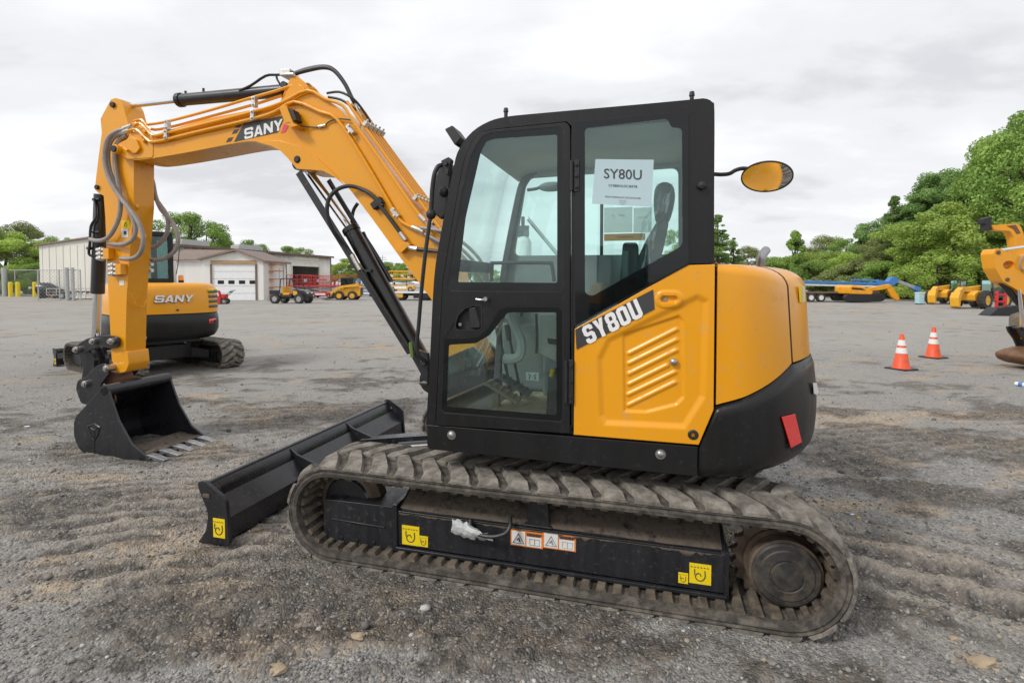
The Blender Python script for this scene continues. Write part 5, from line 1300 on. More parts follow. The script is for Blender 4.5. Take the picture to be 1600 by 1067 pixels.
# relief of the stones
ad = nd('ShaderNodeMath', operation='ADD'); L.new(mul(v1.outputs['Distance'], -1.0), ad.inputs[0]); L.new(mul(v2.outputs['Distance'], -.9), ad.inputs[1])
ad2 = nd('ShaderNodeMath', operation='ADD'); L.new(ad.outputs[0], ad2.inputs[0]); L.new(mul(ns.outputs['Fac'], 1.0), ad2.inputs[1])
bp = nd('ShaderNodeBump'); bp.inputs['Strength'].default_value = .9; bp.inputs['Distance'].default_value = .010; L.new(ad2.outputs[0], bp.inputs['Height']); L.new(bp.outputs[0], bs.inputs['Normal'])
MATS['gravel'] = m
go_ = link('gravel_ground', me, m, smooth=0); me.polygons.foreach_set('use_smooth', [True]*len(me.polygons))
tag(go_, 'wide lot of grey gravel with dark mud and tan patches', 'ground', kind='structure')
# loose stones lying on it
def ico():
    bm = bmesh.new(); bmesh.ops.create_icosphere(bm, subdivisions=1, radius=1); v = np.array([p.co[:] for p in bm.verts]); f = np.array([[q_.index for q_ in p.verts] for p in bm.faces]); bm.free(); return v, f
iv, if_ = ico()
rg = np.random.default_rng(12)
def stones(n, ymin, ymax, smin, smax, power=1.):
    yy = np.exp(rg.uniform(math.log(ymin), math.log(ymax), n)); xx = rg.uniform(-1.08, 1.08, n)*yy
    sz = smin*(smax/smin)**(rg.random(n)**power)
    return xx, yy, sz
P1_ = [stones(34000, 1.35, 7, .003, .010, 1.8), stones(12000, 1.5, 16, .006, .015, 2.0), stones(500, 1.6, 20, .014, .034, 2.2)]
xx = np.concatenate([p[0] for p in P1_]); yy = np.concatenate([p[1] for p in P1_]); sz = np.concatenate([p[2] for p in P1_])
so_ = soil_mask(xx, yy); keep = rg.random(len(xx)) > so_*.85
xx, yy, sz = xx[keep], yy[keep], sz[keep]
gz = gheight(xx, yy)
n = len(xx); sc = sz[:, None]*rg.uniform(.6, 1.25, (n, 3)); sc[:, 2] *= .65
v = iv[None]*(1+rg.uniform(-.22, .22, (n, 12, 1)))*sc[:, None]
an = rg.uniform(0, 2*PI, n); ca, sa = np.cos(an)[:, None], np.sin(an)[:, None]
tx = v[..., 0]*ca-v[..., 1]*sa; ty = v[..., 0]*sa+v[..., 1]*ca
v = np.stack([tx+xx[:, None], ty+yy[:, None], v[..., 2]+(gz+sc[:, 2]*.35)[:, None]], -1).reshape(-1, 3)
f = (if_[None]+(np.arange(n)*12)[:, None, None]).reshape(-1, 3)
me = np_mesh('loose_gravel', v, f)
m = bpy.data.materials.new('stones'); nt = nt_of(m); N = nt.nodes; L = nt.links; bs = N['Principled BSDF']
gi_ = N.new('ShaderNodeNewGeometry'); cr = N.new('ShaderNodeValToRGB'); L.new(gi_.outputs['Random Per Island'], cr.inputs[0]); e = cr.color_ramp
e.elements[0].position = 0; e.elements[0].color = (.11, .105, .10, 1); e.elements[1].position = 1; e.elements[1].color = (.52, .51, .49, 1)
for p_, c_ in ((.3, (.17, .16, .15)), (.6, (.235, .225, .21)), (.84, (.29, .28, .26)), (.93, (.33, .28, .21)), (.97, (.38, .37, .35))): k_ = e.elements.new(p_); k_.color = (*c_, 1)
L.new(cr.outputs[0], bs.inputs['Base Color']); bs.inputs['Roughness'].default_value = .85
tag(link('loose_gravel', me, m, smooth=0), 'loose grey stones scattered over the gravel lot', 'gravel', kind='stuff')
def gz1(x, y): return float(gheight(np.array([x]), np.array([y]))[0])
# single rocks and scraps
def rock(px, py, r, sc_, m_, label, cat='rock', name='rock', seed=0):
    p = G(px, py); bm = bmesh.new(); bmesh.ops.create_icosphere(bm, subdivisions=3, radius=1)
    for v_ in bm.verts:
        d = 1+.35*noise.noise(v_.co*1.6+Vector((seed*3.1, 0, 0)))+.12*noise.noise(v_.co*5+Vector((0, seed, 0)))
        v_.co = Vector((v_.co.x*r*sc_[0]*d, v_.co.y*r*sc_[1]*d, max(-.3*r, v_.co.z*r*sc_[2]*d)))
    me = bpy.data.meshes.new(name); bm.to_mesh(me); bm.free()
    return tag(link(name, me, m_, smooth=40, loc=(p.x, p.y, gz1(p.x, p.y)+r*sc_[2]*.25)), label, cat)
for i, (px, py, r, s_, m_, lb) in enumerate([(511, 1020, .034, (1, .8, .6), 'stone_grey', 'dark brown clod at the bottom, left of centre'), (432, 1052, .036, (1.2, .8, .35), 'stone_tan', 'flat tan stone at the bottom edge beside dark mud'), (1535, 1036, .040, (1.5, .8, .5), 'stone_tan', 'large tan clod of earth in the bottom right corner'),
    (1490, 1000, .018, (1.2, .8, .5), 'stone_tan', 'small tan stone up left of the large tan clod at lower right'), (238, 868, .03, (1.4, .8, .4), 'stone_tan', 'tan clod on the mud left of the blade'), (400, 830, .03, (1.3, .8, .4), 'stone_tan', 'tan lump in the mud right beside the blade corner'), (120, 920, .018, (1, 1, .5), 'stone_grey', 'grey stone low at the left on the gravel'), (560, 1005, .025, (1.2, .9, .5), 'stone_tan', 'tan clod by the bottom edge right of the dark clod'), (1205, 1045, .02, (1, 1, .5), 'stone_grey', 'grey stone below the rear end of the track')]):
    rock(px, py, r, s_, m_, lb, seed=i)
rock(1341, 805, .013, (1, .8, .6), 'leaf_orange', 'tiny orange scrap on the gravel behind the track', 'litter', 'orange_scrap', 3)
rock(1332, 800, .012, (1.2, .6, .25), 'white_print', 'tiny white scrap beside the orange scrap', 'litter', 'white_scrap', 5)
rock(42, 668, .02, (1.8, .7, .2), 'white_print', 'small white scrap on the gravel left of the bucket', 'litter', 'white_scrap', 7)
# ================================================================== second excavator (scale .88), seen from behind
E2 = thing('compact_excavator', 'second orange excavator with black cab and tail turned to us, standing behind the front arm', 'excavator', (-6.58, 9.40, 0), R(146.5))
E2.scale = (.88, .88, .88)
for o in list(EX.children):
    if o.name.split('.')[0] in ('rubber_track', 'track_frame', 'dozer_blade', 'chassis', 'slewing_ring'): copy_tree(o, E2)
U2 = R(138.6-146.5)
def up2(b, name, m, bevel=.01, par=None, **k):
    bmesh.ops.rotate(b.bm, verts=b.bm.verts[:], cent=(0, 0, 0), matrix=Matrix.Rotation(U2, 3, 'Z'))
    return b.out(name, m, par or E2, bevel=bevel, **k)
HW = .93
pl = catmull([(.2, HW, 0), (-.6, HW, 0), (-1.0, HW-.05, 0), (-1.22, HW-.22, 0), (-1.33, .45, 0), (-1.36, 0, 0), (-1.33, -.45, 0), (-1.22, -HW+.22, 0), (-1.0, -HW+.05, 0), (-.6, -HW, 0), (.2, -HW, 0)], 5)
def ring2(z, off): return [(p.x*(1-off/1.36) if p.x < 0 else p.x, p.y*(1-off/HW), z) for p in pl]
def ring2c(z, off): return ring2(z, off)
b = B(); b.loft([ring2(z, o_) for z, o_ in ((1.18, .0), (1.4, .0), (1.62, .015), (1.70, .04), (1.755, .10), (1.775, .2))], True, True); hd = up2(b, 'engine_hood', 'orange_paint', 0, smooth=50)
b = B(); b.loft([ring2(z, o_) for z, o_ in ((.66, .14), (.70, .06), (.76, .02), (.85, -.01), (1.0, -.012), (1.14, .0), (1.172, .02))], True, True); up2(b, 'counterweight', 'cab_black', 0, smooth=50)
b = B(); b.loft([ring2(z, .01) for z in (1.16, 1.19)], True, True); up2(b, 'seam_strip', 'seal', 0)
b = B(); b.cyl((0, 0, .50), (0, 0, .68), .42, n=30); b.b2(-.8, .95, -.6, .6, .56, .68); up2(b, 'turntable', 'frame_black')
def rearpt(y, z, l=0):                                # point on the rear face
    best = min(range(len(pl)), key=lambda i: abs(pl[i].y-y)+(9 if pl[i].x > -.9 else 0)); j = best+1 if (pl[min(best+1, len(pl)-1)].y-y)*(pl[best].y-y) <= 0 else best-1
    a, c = pl[best], pl[j]; t = (y-a.y)/(c.y-a.y) if abs(c.y-a.y) > 1e-6 else 0
    return Vector((a.x+(c.x-a.x)*t-l, y, z))
RZ_ = Matrix.Rotation(U2, 3, 'Z')
for nm, mm, l_, gr in (('lettering_shadow', 'charcoal', .006, .10), ('brand_lettering', 'white_print', .016, 0.)):
    block_text(nm, 'SANY', .135, RZ_ @ Vector((-1.362-l_, 0, 1.47-(.006 if gr else 0))), RZ_ @ Vector((0, -1, 0)), (0, 0, 1), mm, E2, w=1.10, t=.26, gap=.10, shear=.2, grow=gr, th=.012)
for s_ in (1, -1):
    b = B(); r0 = [rearpt(s_*(.62+t*.25), z, .018) for z in (.955, 1.045) for t in (0, .33, .66, 1)]
    b.loft([r0[:4], r0[4:]], False, False); up2(b, 'tail_reflector', 'reflector', 0, solid=.006)
    b = B(); r0 = [rearpt(s_*(.60+t*.20)-.02, z, .006) for z in (1.60, 1.655) for t in (0, .5, 1)]
    b.loft([r0[:3], r0[3:]], False, False); up2(b, 'warning_decal', 'decal_yellow', 0, solid=.002)
for k in range(4):
    b = B()
    pts = [(p.x, p.y) for p in pl if p.y < -.60 and p.x < -.72]
    b.loft([[(x*1.002, y*1.002, z) for x, y in pts] for z in (1.27+k*.10, 1.325+k*.10)], False, False); up2(b, 'vent', 'dim_grey', 0, solid=.002)
b = B(); b.cyl((-1.37, -.05, 1.25), (-1.385, -.05, 1.25), .02, n=10); up2(b, 'hood_lock', 'plastic_black', 0)
# cab on its left side
cb_ = B(); CX0, CX1, CY0, CY1, CZ0, CZ1 = -.55, .75, -.22, .80, .78, 2.80
cb_.b2(CX0, CX1, CY0, CY1, CZ1-.10, CZ1)
for x in (CX0+.04, CX1-.04):
    for y in (CY0+.04, CY1-.04): cb_.b2(x-.045, x+.045, y-.045, y+.045, CZ0, CZ1-.08)
cb_.b2(CX0+.0, CX0+.06, CY0, CY1, 1.60, 1.86); cb_.b2(CX0, CX1, CY1-.05, CY1, CZ0, 1.35); cb_.b2(CX0, CX1, CY0, CY0+.05, CZ0, 1.75)
c2 = up2(cb_, 'cab', 'cab_black', .02)
b = B(); b.b2(CX0+.03, CX0+.04, CY0+.08, CY1-.08, 1.84, CZ1-.1); b.b2(CX0+.08, CX1-.08, CY0+.02, CY0+.03, 1.74, CZ1-.1); b.b2(CX0+.08, CX1-.08, CY1-.03, CY1-.02, 1.34, CZ1-.1); b.b2(CX1-.04, CX1-.03, CY0+.08, CY1-.08, 1.0, CZ1-.1); up2(b, 'cab_window', 'far_glass', 0, par=c2)
b = B(); b.box((.0, .46, 1.75), (.14, .5, .85)); b.box((.2, .46, 1.35), (.5, .5, .14)); b.box((-.02, .46, 2.3), (.1, .26, .24)); up2(b, 'seat', 'interior_pale', .04, par=c2)
b = B(); b.cyl((-.62, -.33, 1.77), (-.62, -.33, 1.82), .05, n=16); up2(b, 'beacon_base', 'plastic_black'); b = B(); b.cyl((-.62, -.33, 1.82), (-.62, -.33, 1.93), .052, .042, n=18); up2(b, 'beacon', 'amber', .01)
b = B(); b.tube([(-.5, -.28, 1.95), (-.5, -.32, 2.2), (-.45, -.36, 2.5)], .008, 6); up2(b, 'antenna', 'plastic_black', 0)
b = B(); b.plate([fillet([(.7, .8), (1.3, .9), (2.0, 1.7), (3.2, 1.75), (3.25, 1.9), (2.0, 1.95), (1.0, 1.3)], .1)], -.40, -.15); up2(b, 'boom', 'orange_paint')
b = B(); b.plate([fillet([(3.1, 2.0), (3.35, 1.95), (3.0, .9), (2.85, .9)], .05)], -.37, -.18); up2(b, 'dipper_arm', 'orange_paint')
b = B(); b.plate([fillet([(2.75, .95), (3.1, .9), (3.2, .5), (2.8, .05), (2.45, .4), (2.5, .7)], .1)], -.6, .05); up2(b, 'bucket', 'black_metal')

# ================================================================== small boxes-and-tubes helper for the far machines
def part(name, m, par, f, bevel=0, **k): b = B(); f(b); return b.out(name, m, par, bevel=bevel, **k)
def far_wheel(par, x, y, r, w, rim='yellow_far', tire='tyre', lugs=0):
    """wheel with its axle along local y"""
    b = B(); ns_ = 24; b.loft([[Vector((x+math.cos(2*PI*q/ns_)*rr_, y-w/2+ya, r+math.sin(2*PI*q/ns_)*rr_)) for q in range(ns_)] for ya, rr_ in ((0, r*.58), (0, r*.9), (w*.15, r), (w*.85, r), (w, r*.9), (w, r*.58), (w*.5, r*.5))], True, False, True)
    for k in range(lugs):
        a = 2*PI*k/lugs; b.box((x+math.cos(a)*r*.99, y, r+math.sin(a)*r*.99), (r*.1, w*.9, r*.12), Matrix.Rotation(-a, 3, 'Y'))
    t = b.out('tyre', tire, par, smooth=40)
    b = B(); b.lathe((x, y-w*.42, r), (0, 1, 0), [(0, r*.1), (0, r*.2), (.02, r*.45), (0, r*.6), (w*.84, r*.6), (w*.82, r*.45), (w*.84, r*.2)], 20); b.out('rim', rim, par)
# ---- traffic cones
def cone(px, py, label):
    p = G(px, py); t = thing('traffic_cone', label, 'traffic cone', (p.x, p.y, gz1(p.x, p.y)-.005), R(20), 'orange traffic cones on the gravel lot')
    part('base', 'plastic_black', t, lambda b: b.plate([fillet([(-.19, -.19), (.19, -.19), (.19, .19), (-.19, .19)], .04)], 0, .03, lambda x, z, y: (x, z, y)), .006)
    rr_ = lambda z: .135-(.135-.028)*(z-.03)/.62
    b = B(); b.lathe((0, 0, 0), (0, 0, 1), [(.03, .15), (.05, rr_(.05)), (.63, rr_(.63)), (.645, rr_(.64)*.8), (.65, .012)], 32); cn_ = b.out('cone_body', 'cone_orange', t)
    for z0, z1 in ((.30, .40), (.44, .54)):
        b = B(); b.lathe((0, 0, 0), (0, 0, 1), [(z0, rr_(z0)*.9), (z0, rr_(z0)+.003), (z1, rr_(z1)+.003), (z1, rr_(z1)*.9)], 32); b.out('reflective_band', 'cone_white', cn_)
    return t
cone(1408, 576, 'nearer orange and white traffic cone, the left one of the pair')
cone(1458, 558, 'farther orange and white traffic cone, the right one of the pair')
# blue can at the right edge
p = G(1593, 603); t = thing('drink_can', 'crushed blue and white can on the gravel at the right edge', 'can', (p.x, p.y, gz1(p.x, p.y)+.03), R(30))
b = B(); b.lathe((0, -.06, 0), (.2, 1, 0), [(0, .02), (.005, .032), (.11, .030), (.12, .022)], 18); b.out('can_body', 'white_print', t); b = B(); b.lathe((.002, -.04, 0), (.2, 1, 0), [(0, .0335), (.05, .033)], 18); b.out('blue_print', 'blue_paint', t)

# ================================================================== buildings at the left
def frame_thing(name, label, cat, p0, p1, group=None):
    """thing with origin at p0, local x towards p1, local y to its left"""
    return thing(name, label, cat, (p0[0], p0[1], 0), math.atan2(p1[1]-p0[1], p1[0]-p0[0]), group)
A_ = frame_thing('metal_building', 'long beige metal building with an open roller door behind the red lifts', 'building', (-33.9, 47.9), (-26.5, 74.8))
LA, WA, EA = 27.9, 14., 5.2
L1, L2, DT = 19.6, 25.2, 4.25
def corrug(b, x0, x1, z0, z1, y, d=.05, p=.9):
    n = max(1, int((x1-x0)/p)); rings = []
    pts = []
    for i in range(n):
        a = x0+(x1-x0)*i/n; w_ = (x1-x0)/n; pts += [(a, y), (a+w_*.8, y), (a+w_*.86, y-d), (a+w_*.94, y-d)]
    pts.append((x1, y)); b.loft([[(x, yy, z) for x, yy in pts] for z in (z0, z1)], False, False)
def fA(b):
    corrug(b, 0, L1, 0, EA, 0); corrug(b, L1, L2, DT, EA, 0); corrug(b, L2, LA, 0, EA, 0)
part('long_wall', 'siding', A_, fA, solid=.1)
def fA2(b):
    b.plate([[(0, 0), (WA, 0), (WA, EA), (WA/2, EA+.62), (0, EA)]], 0, .12, lambda x, z, y: (-y, x, z))
    for k in range(15): b.box((-.14, k*.95+.3, (EA)/2), (.05, .08, EA))
part('gable_wall', 'siding', A_, fA2)
part('far_walls', 'siding', A_, lambda b: (b.b2(0, LA, WA-.1, WA, 0, EA), b.b2(LA-.1, LA, .12, WA, 0, EA)))
part('roof', 'roof_brown', A_, lambda b: b.plate([[(-.35, EA-.02), (-.35, EA+.12), (WA/2, EA+.74), (WA+.35, EA+.12), (WA+.35, EA-.02), (WA/2, EA+.60)]], -.4, LA+.3, lambda x, z, y: (y, x, z)))
part('eave_trim', 'trim_brown', A_, lambda b: (b.b2(-.4, LA+.3, -.45, -.36, EA-.12, EA+.12), b.b2(LA-.1, LA+.06, -.12, .0, 0, EA-.12)))
dr = part('door_frame', 'siding', A_, lambda b: (b.b2(L1-.15, L1, -.14, .05, 0, DT+.15), b.b2(L2, L2+.15, -.14, .05, 0, DT+.15), b.b2(L1, L2, -.14, .05, DT, DT+.15), b.b2(L1, L2, -.06, .1, DT-.55, DT)))
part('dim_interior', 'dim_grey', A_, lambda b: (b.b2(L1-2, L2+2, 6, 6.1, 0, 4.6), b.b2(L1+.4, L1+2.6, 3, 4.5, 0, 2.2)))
for px0, px1, zt in ((300, 343, .35), (388, 425, .35)):
    def on_a(px): u = (px-800)/800; d = ((-26.5+33.9)/27.9, (74.8-47.9)/27.9); return (u*47.9+33.9)/(d[0]-u*d[1])
    xa, xb2 = on_a(px0), on_a(px1)
    part('roof_skylight', 'galv', A_, lambda b: (b.b2(xa, xb2, 1.2, 2.4, EA+.2, EA+.66), b.b2(xa+.2, xb2-.2, 1.3, 2.3, EA+.66, EA+.80)), .03)
# garage in front
YG = 43.5
gx = lambda px: (px-800)/800*YG
gz_ = lambda py: H+(HOR-py)/800*YG
B_ = thing('garage', 'white garage with a brown roof and one wide roller door', 'building', (gx(317), YG, 0))
w0 = gx(412)-gx(317); pk = gx(371)-gx(317); ez, pz_ = gz_(405), gz_(391.5); d0, d1 = gx(332)-gx(317), gx(399.5)-gx(317); dz = gz_(413)
part('front_wall', 'siding_white', B_, lambda b: b.plate([[(0, 0), (d0, 0), (d0, dz), (d1, dz), (d1, 0), (w0, 0), (w0, ez), (pk, pz_-.1), (0, ez)]], 0, .15))
part('side_walls', 'siding_white', B_, lambda b: (b.b2(0, .15, .15, 4.5, 0, ez), b.b2(w0-.15, w0, .15, 4.5, 0, ez), b.b2(0, w0, 4.35, 4.5, 0, ez)))
part('left_wing', 'siding_white', B_, lambda b: b.b2(gx(262)-gx(317), -.01, 1.2, 4.6, 0, gz_(407)))
rf_ = part('roof', 'roof_brown', B_, lambda b: (b.plate([[(-.25, ez-.12), (-.25, ez+.04), (pk, pz_+.12), (w0+.3, ez-.12), (w0+.3, ez-.28), (pk, pz_-.05)]], -.35, 4.8), b.loft([[(gx(255)-gx(317), .9, gz_(405)), (pk*.6, .9, gz_(403.5)), (pk*.6, 2.9, pz_+.2), (gx(255)-gx(317), 2.9, pz_+.25)], [(gx(255)-gx(317), .9, gz_(405)-.12), (pk*.6, .9, gz_(403.5)-.12), (pk*.6, 2.9, pz_+.05), (gx(255)-gx(317), 2.9, pz_+.1)]], True, True)))
part('door_header', 'trim_tan', B_, lambda b: (b.b2(d0-.1, d1+.1, -.06, -.01, dz, dz+.32)))
part('door_post', 'trim_brown', B_, lambda b: b.b2(d0-.14, d0, -.06, .0, 0, dz))
part('door_post', 'trim_brown', B_, lambda b: b.b2(d1, d1+.16, -.06, .0, 0, dz))
gd = part('roller_door', 'door_white', B_, lambda b: [b.b2(d0, d1, .05, .10, k*dz/5+.01, (k+1)*dz/5-.01) for k in range(5)], .01)
for k in range(4):
    xc = d0+(d1-d0)*(.12+.245*k); part('door_window', 'glass_border', gd, lambda b: b.b2(xc, xc+.52, .035, .049, dz*.46, dz*.46+.30))
part('concrete_apron', 'grey_paint', B_, lambda b: b.b2(-.6, w0+.8, -1.0, -.07, -.05, .05))
# ---- fence, bollards, black equipment at the far left
YF = 57.
wx = lambda px, Y: (px-800)/800*Y
wz = lambda py, Y: H+(HOR-py)/800*Y
FN = thing('chain_link_fence', 'grey chain link fence at the far left in front of green bushes', 'fence', (wx(-60, YF), YF, 0))
def fence_span(F_, x0, x1, zt, gap):
    n = int((x1-x0)/3)+1
    for k in range(n+1):
        x = x0+(x1-x0)*k/n; part('fence_post', 'galv', F_, lambda b: b.cyl((x, 0, 0), (x, 0, zt+.05), .05, n=8))
    part('fence_rail', 'galv', F_, lambda b: (b.cyl((x0, 0, zt), (x1, 0, zt), .035, n=6), b.cyl((x0, 0, .1), (x1, 0, .1), .03, n=6)))
    def mesh(b):
        s = -zt
        while s < x1-x0:
            for dr_ in (1, -1):
                a0, a1 = max(s, 0), min(s+zt, x1-x0)
                if a1 > a0:
                    za_, zb_ = (a0-s, a1-s) if dr_ > 0 else (zt-(a0-s), zt-(a1-s)); b.tube([(x0+a0, 0, za_), (x0+a1, 0, zb_)], .009, 3, 0, cap=False)
            s += gap
    part('chain_mesh', 'galv', F_, mesh)
fence_span(FN, 0, wx(66, YF)-wx(-60, YF), 2.9, .28)
part('gate_post', 'galv', FN, lambda b: b.cyl((wx(9, YF)-wx(-60, YF), -.1, 0), (wx(9, YF)-wx(-60, YF), -.1, 3.2), .24, n=14))
FN2 = thing('chain_link_fence', 'grey chain link fence crossing in front of the beige wall', 'fence', (wx(66, 47), 46.2, 0), 0)
fence_span(FN2, 0, 3.6, 2.6, .3); FN2.location = (wx(70, 44), 43.4, 0)
part('gate_post', 'galv', FN2, lambda b: (b.cyl((2.55, -.1, 0), (2.55, -.1, 2.8), .15, n=12), b.cyl((3.05, -.1, 0), (3.05, -.1, 2.8), .11, n=12)))
for i, (px, lb) in enumerate(((16.5, 'leftmost of the three yellow bollards by the fence'), (28, 'middle one of the three yellow bollards by the fence'), (54.5, 'yellow bollard standing apart to the right of the other two'))):
    t = thing('bollard', lb, 'bollard', (wx(px, 55), 55, 0), 0, 'yellow bollards in front of the fence')
    part('post', 'bollard_yellow', t, lambda b: (b.cyl((0, 0, 0), (0, 0, 1.5), .19, n=16), b.sph((0, 0, 1.5), .19, 8, (1, 1, .5))))
t = thing('ground_auger', 'black drum shaped attachment lying at the left by the fence', 'attachment', (wx(63, 50), 50, 0))
part('drum', 'black_metal', t, lambda b: b.lathe((0, 0, .95), (1, 0, -.15), [(0, .2), (.05, .62), (.8, .70), (1.6, .42), (2.2, .25), (2.3, .1)], 20))
part('stand', 'rust_brown', t, lambda b: (b.b2(.1, .2, -.4, .4, 0, .6), b.b2(1.5, 1.6, -.4, .4, 0, .7), b.b2(0, 2.4, -.1, .1, .05, .15)))
t = thing('flatbed_trailer', 'low slatted flatbed trailer left of the front arm', 'trailer', (wx(88, 48), 48, 0))
part('deck', 'trim_brown', t, lambda b: (b.b2(0, 5.4, -1, 1, .62, .74), [b.b2(k*.6, k*.6+.3, -1.02, -1.0, .5, .72) for k in range(9)]))
part('side_rails', 'galv', t, lambda b: (b.b2(0, 5.4, -1.05, -1.03, .95, 1.02), b.b2(0, 5.4, -1.05, -1.03, .35, .42), [b.b2(k*.9, k*.9+.07, -1.06, -1.02, .35, 1.0) for k in range(7)]))
for x in (1.4, 2.2): far_wheel(t, x, -.95, .33, .22, 'grey_paint')
# ---- snow blower
p = G(346, 475); t = thing('snow_blower', 'small red walk-behind snow blower in front of the garage wall', 'snow blower', (p.x, p.y, 0), R(10))
part('auger_housing', 'red_paint', t, lambda b: b.plate([fillet([(-.42, 0), (.05, .02), (.05, .45), (-.2, .58), (-.42, .5)], .06)], -.33, .33), .02)
part('engine', 'red_paint', t, lambda b: (b.box((.22, 0, .55), (.38, .4, .32)),), .05); part('engine_block', 'plastic_black', t, lambda b: b.box((.22, 0, .33), (.4, .3, .16)), .02)
part('chute', 'red_paint', t, lambda b: b.tube([(-.1, 0, .5), (-.1, 0, .78), (-.2, 0, .95)], .09, 10, 4)); part('handlebar', 'plastic_black', t, lambda b: (b.tube([(.3, .22, .5), (.75, .25, .95), (.9, .25, .97)], .02, 8, 3), b.tube([(.3, -.22, .5), (.75, -.25, .95), (.9, -.25, .97)], .02, 8, 3), b.b2(.6, .7, -.25, .25, .82, .9)))
for y in (-.3, .3): far_wheel(t, .28, y, .2, .12, 'grey_paint', lugs=14)
# ---- orange storage racks
t = thing('storage_rack', 'tall rack with orange beams beside the garage', 'rack', (wx(418, 44.5), 44.5, 0))
part('upright', 'galv', t, lambda b: [b.b2(x, x+.08, y, y+.08, 0, 3.15) for x in (0, 1.0) for y in (0, .8)]); part('beam', 'rack_orange', t, lambda b: [b.b2(0, 1.08, -.02, .86, z, z+.08) for z in (.4, 1.1, 1.8, 2.5, 3.05)])
# ---- utility vehicle
p = G(456, 474); t = thing('utility_vehicle', 'black utility vehicle with open roll cage and big tyres, near the garage', 'utility vehicle', (p.x, p.y, 0), R(-8))
part('chassis', 'plastic_black', t, lambda b: (b.b2(-1.2, 1.3, -.45, .45, .38, .55), b.b2(-.5, .35, -.62, .62, .45, .62)), .03)
part('bonnet', 'black_paint', t, lambda b: b.plate([fillet([(.3, .55), (1.42, .5), (1.45, .78), (1.2, .98), (.35, 1.08)], .1)], -.5, .5), .06, seg=3)
part('cargo_bed', 'black_paint', t, lambda b: (b.b2(-1.4, -.55, -.6, .6, .68, .75), b.b2(-1.4, -.55, -.62, -.57, .7, .98), b.b2(-1.4, -1.34, -.6, .6, .7, .98)), .01)
part('roll_cage', 'plastic_black', t, lambda b: [b.tube([(-.6, y, .75), (-.5, y, 1.72), (-.35, y, 1.82), (.25, y, 1.82), (.42, y, 1.7), (.75, y, 1.02)], .035, 8, 3) for y in (-.58, .58)]+[b.b2(-.45, .3, -.6, .6, 1.80, 1.86)])
part('seat', 'yellow_far', t, lambda b: (b.b2(-.45, .1, -.5, .5, .62, .78), b.b2(-.5, -.36, -.5, .5, .75, 1.25)), .04)
part('side_panel', 'yellow_far', t, lambda b: b.plate([[(.45, .62), (.8, .62), (.72, .9), (.4, .95)]], -.53, -.50)); part('headlight', 'white_print', t, lambda b: (b.box((1.42, .3, .78), (.06, .16, .1)), b.box((1.42, -.3, .78), (.06, .16, .1))))
for x, y in ((-.95, -.6), (.95, -.6), (-.95, .6), (.95, .6)): far_wheel(t, x, y, .36, .28, 'grey_paint', lugs=18)
# ---- scissor lifts
def scissor(px, py, Y, m_, label, w_=2.4, ht=2.25, rz=0, par=None):
    t = thing('scissor_lift', label, 'scissor lift', (wx(px, Y), Y, 0), R(rz), 'parked scissor lifts')
    part('chassis', m_, t, lambda b: b.b2(-w_/2, w_/2, -.5, .5, .18, .55), .04)
    def arms(b):
        for k in range(3):
            z = .6+k*.16
            for y in (-.4, .4): b.box((0, y, z+.06), (w_*.9, .05, .06), Matrix.Rotation(R(4 if k % 2 else -4), 3, 'Y'))
    part('scissor_arms', 'grey_paint', t, arms); part('platform', m_, t, lambda b: b.b2(-w_/2, w_/2, -.5, .5, 1.08, 1.22), .02)
    def rails(b):
        for y in (-.48, .48):
            for z in (1.55, 1.85, ht): b.cyl((-w_/2, y, z), (w_/2, y, z), .026, n=6)
            for k in range(5): x = -w_/2+w_*k/4; b.cyl((x, y, 1.2), (x, y, ht), .024, n=6)
        for x in (-w_/2, w_/2):
            for z in (1.55, 1.85, ht): b.cyl((x, -.48, z), (x, .48, z), .026, n=6)
    part('guard_rail', m_, t, rails); part('control_box', 'grey_paint', t, lambda b: b.box((w_/2-.3, -.42, 1.75), (.3, .2, .35)), .02); part('side_label', 'white_print', t, lambda b: b.b2(-w_*.3, w_*.2, -.512, -.502, .28, .46))
    for x in (-w_*.36, w_*.36):
        for y in (-.46, .46): far_wheel(t, x, y, .22, .14, 'grey_paint')
    return t
scissor(468, 0, 56, 'red_paint', 'leftmost red scissor lift, half hidden by the utility vehicle', 2.3, 2.35)
scissor(489, 0, 57.5, 'red_paint', 'second red scissor lift from the left below the open door', 2.0, 2.3, 8)
scissor(505, 0, 52, 'red_paint', 'nearest red scissor lift with white lettering on its base', 2.2, 2.2, -4)
scissor(521, 0, 60, 'red_paint', 'red scissor lift just left of the yellow skid steer', 2.2, 2.3, 12)
scissor(548, 0, 62, 'red_paint', 'red scissor lift behind the yellow skid steer', 2.6, 2.45, 3)
scissor(573, 0, 56, 'blue_paint', 'left blue scissor lift right of the skid steer', 2.2, 1.75)
scissor(590, 0, 58, 'blue_paint', 'right blue scissor lift by the boom cylinder', 2.0, 1.7, 10)
t = scissor(629, 0, 46, 'yellow_far', 'orange scissor lift carried on a flatbed truck', 2.2, 1.8); t.location.z = .72
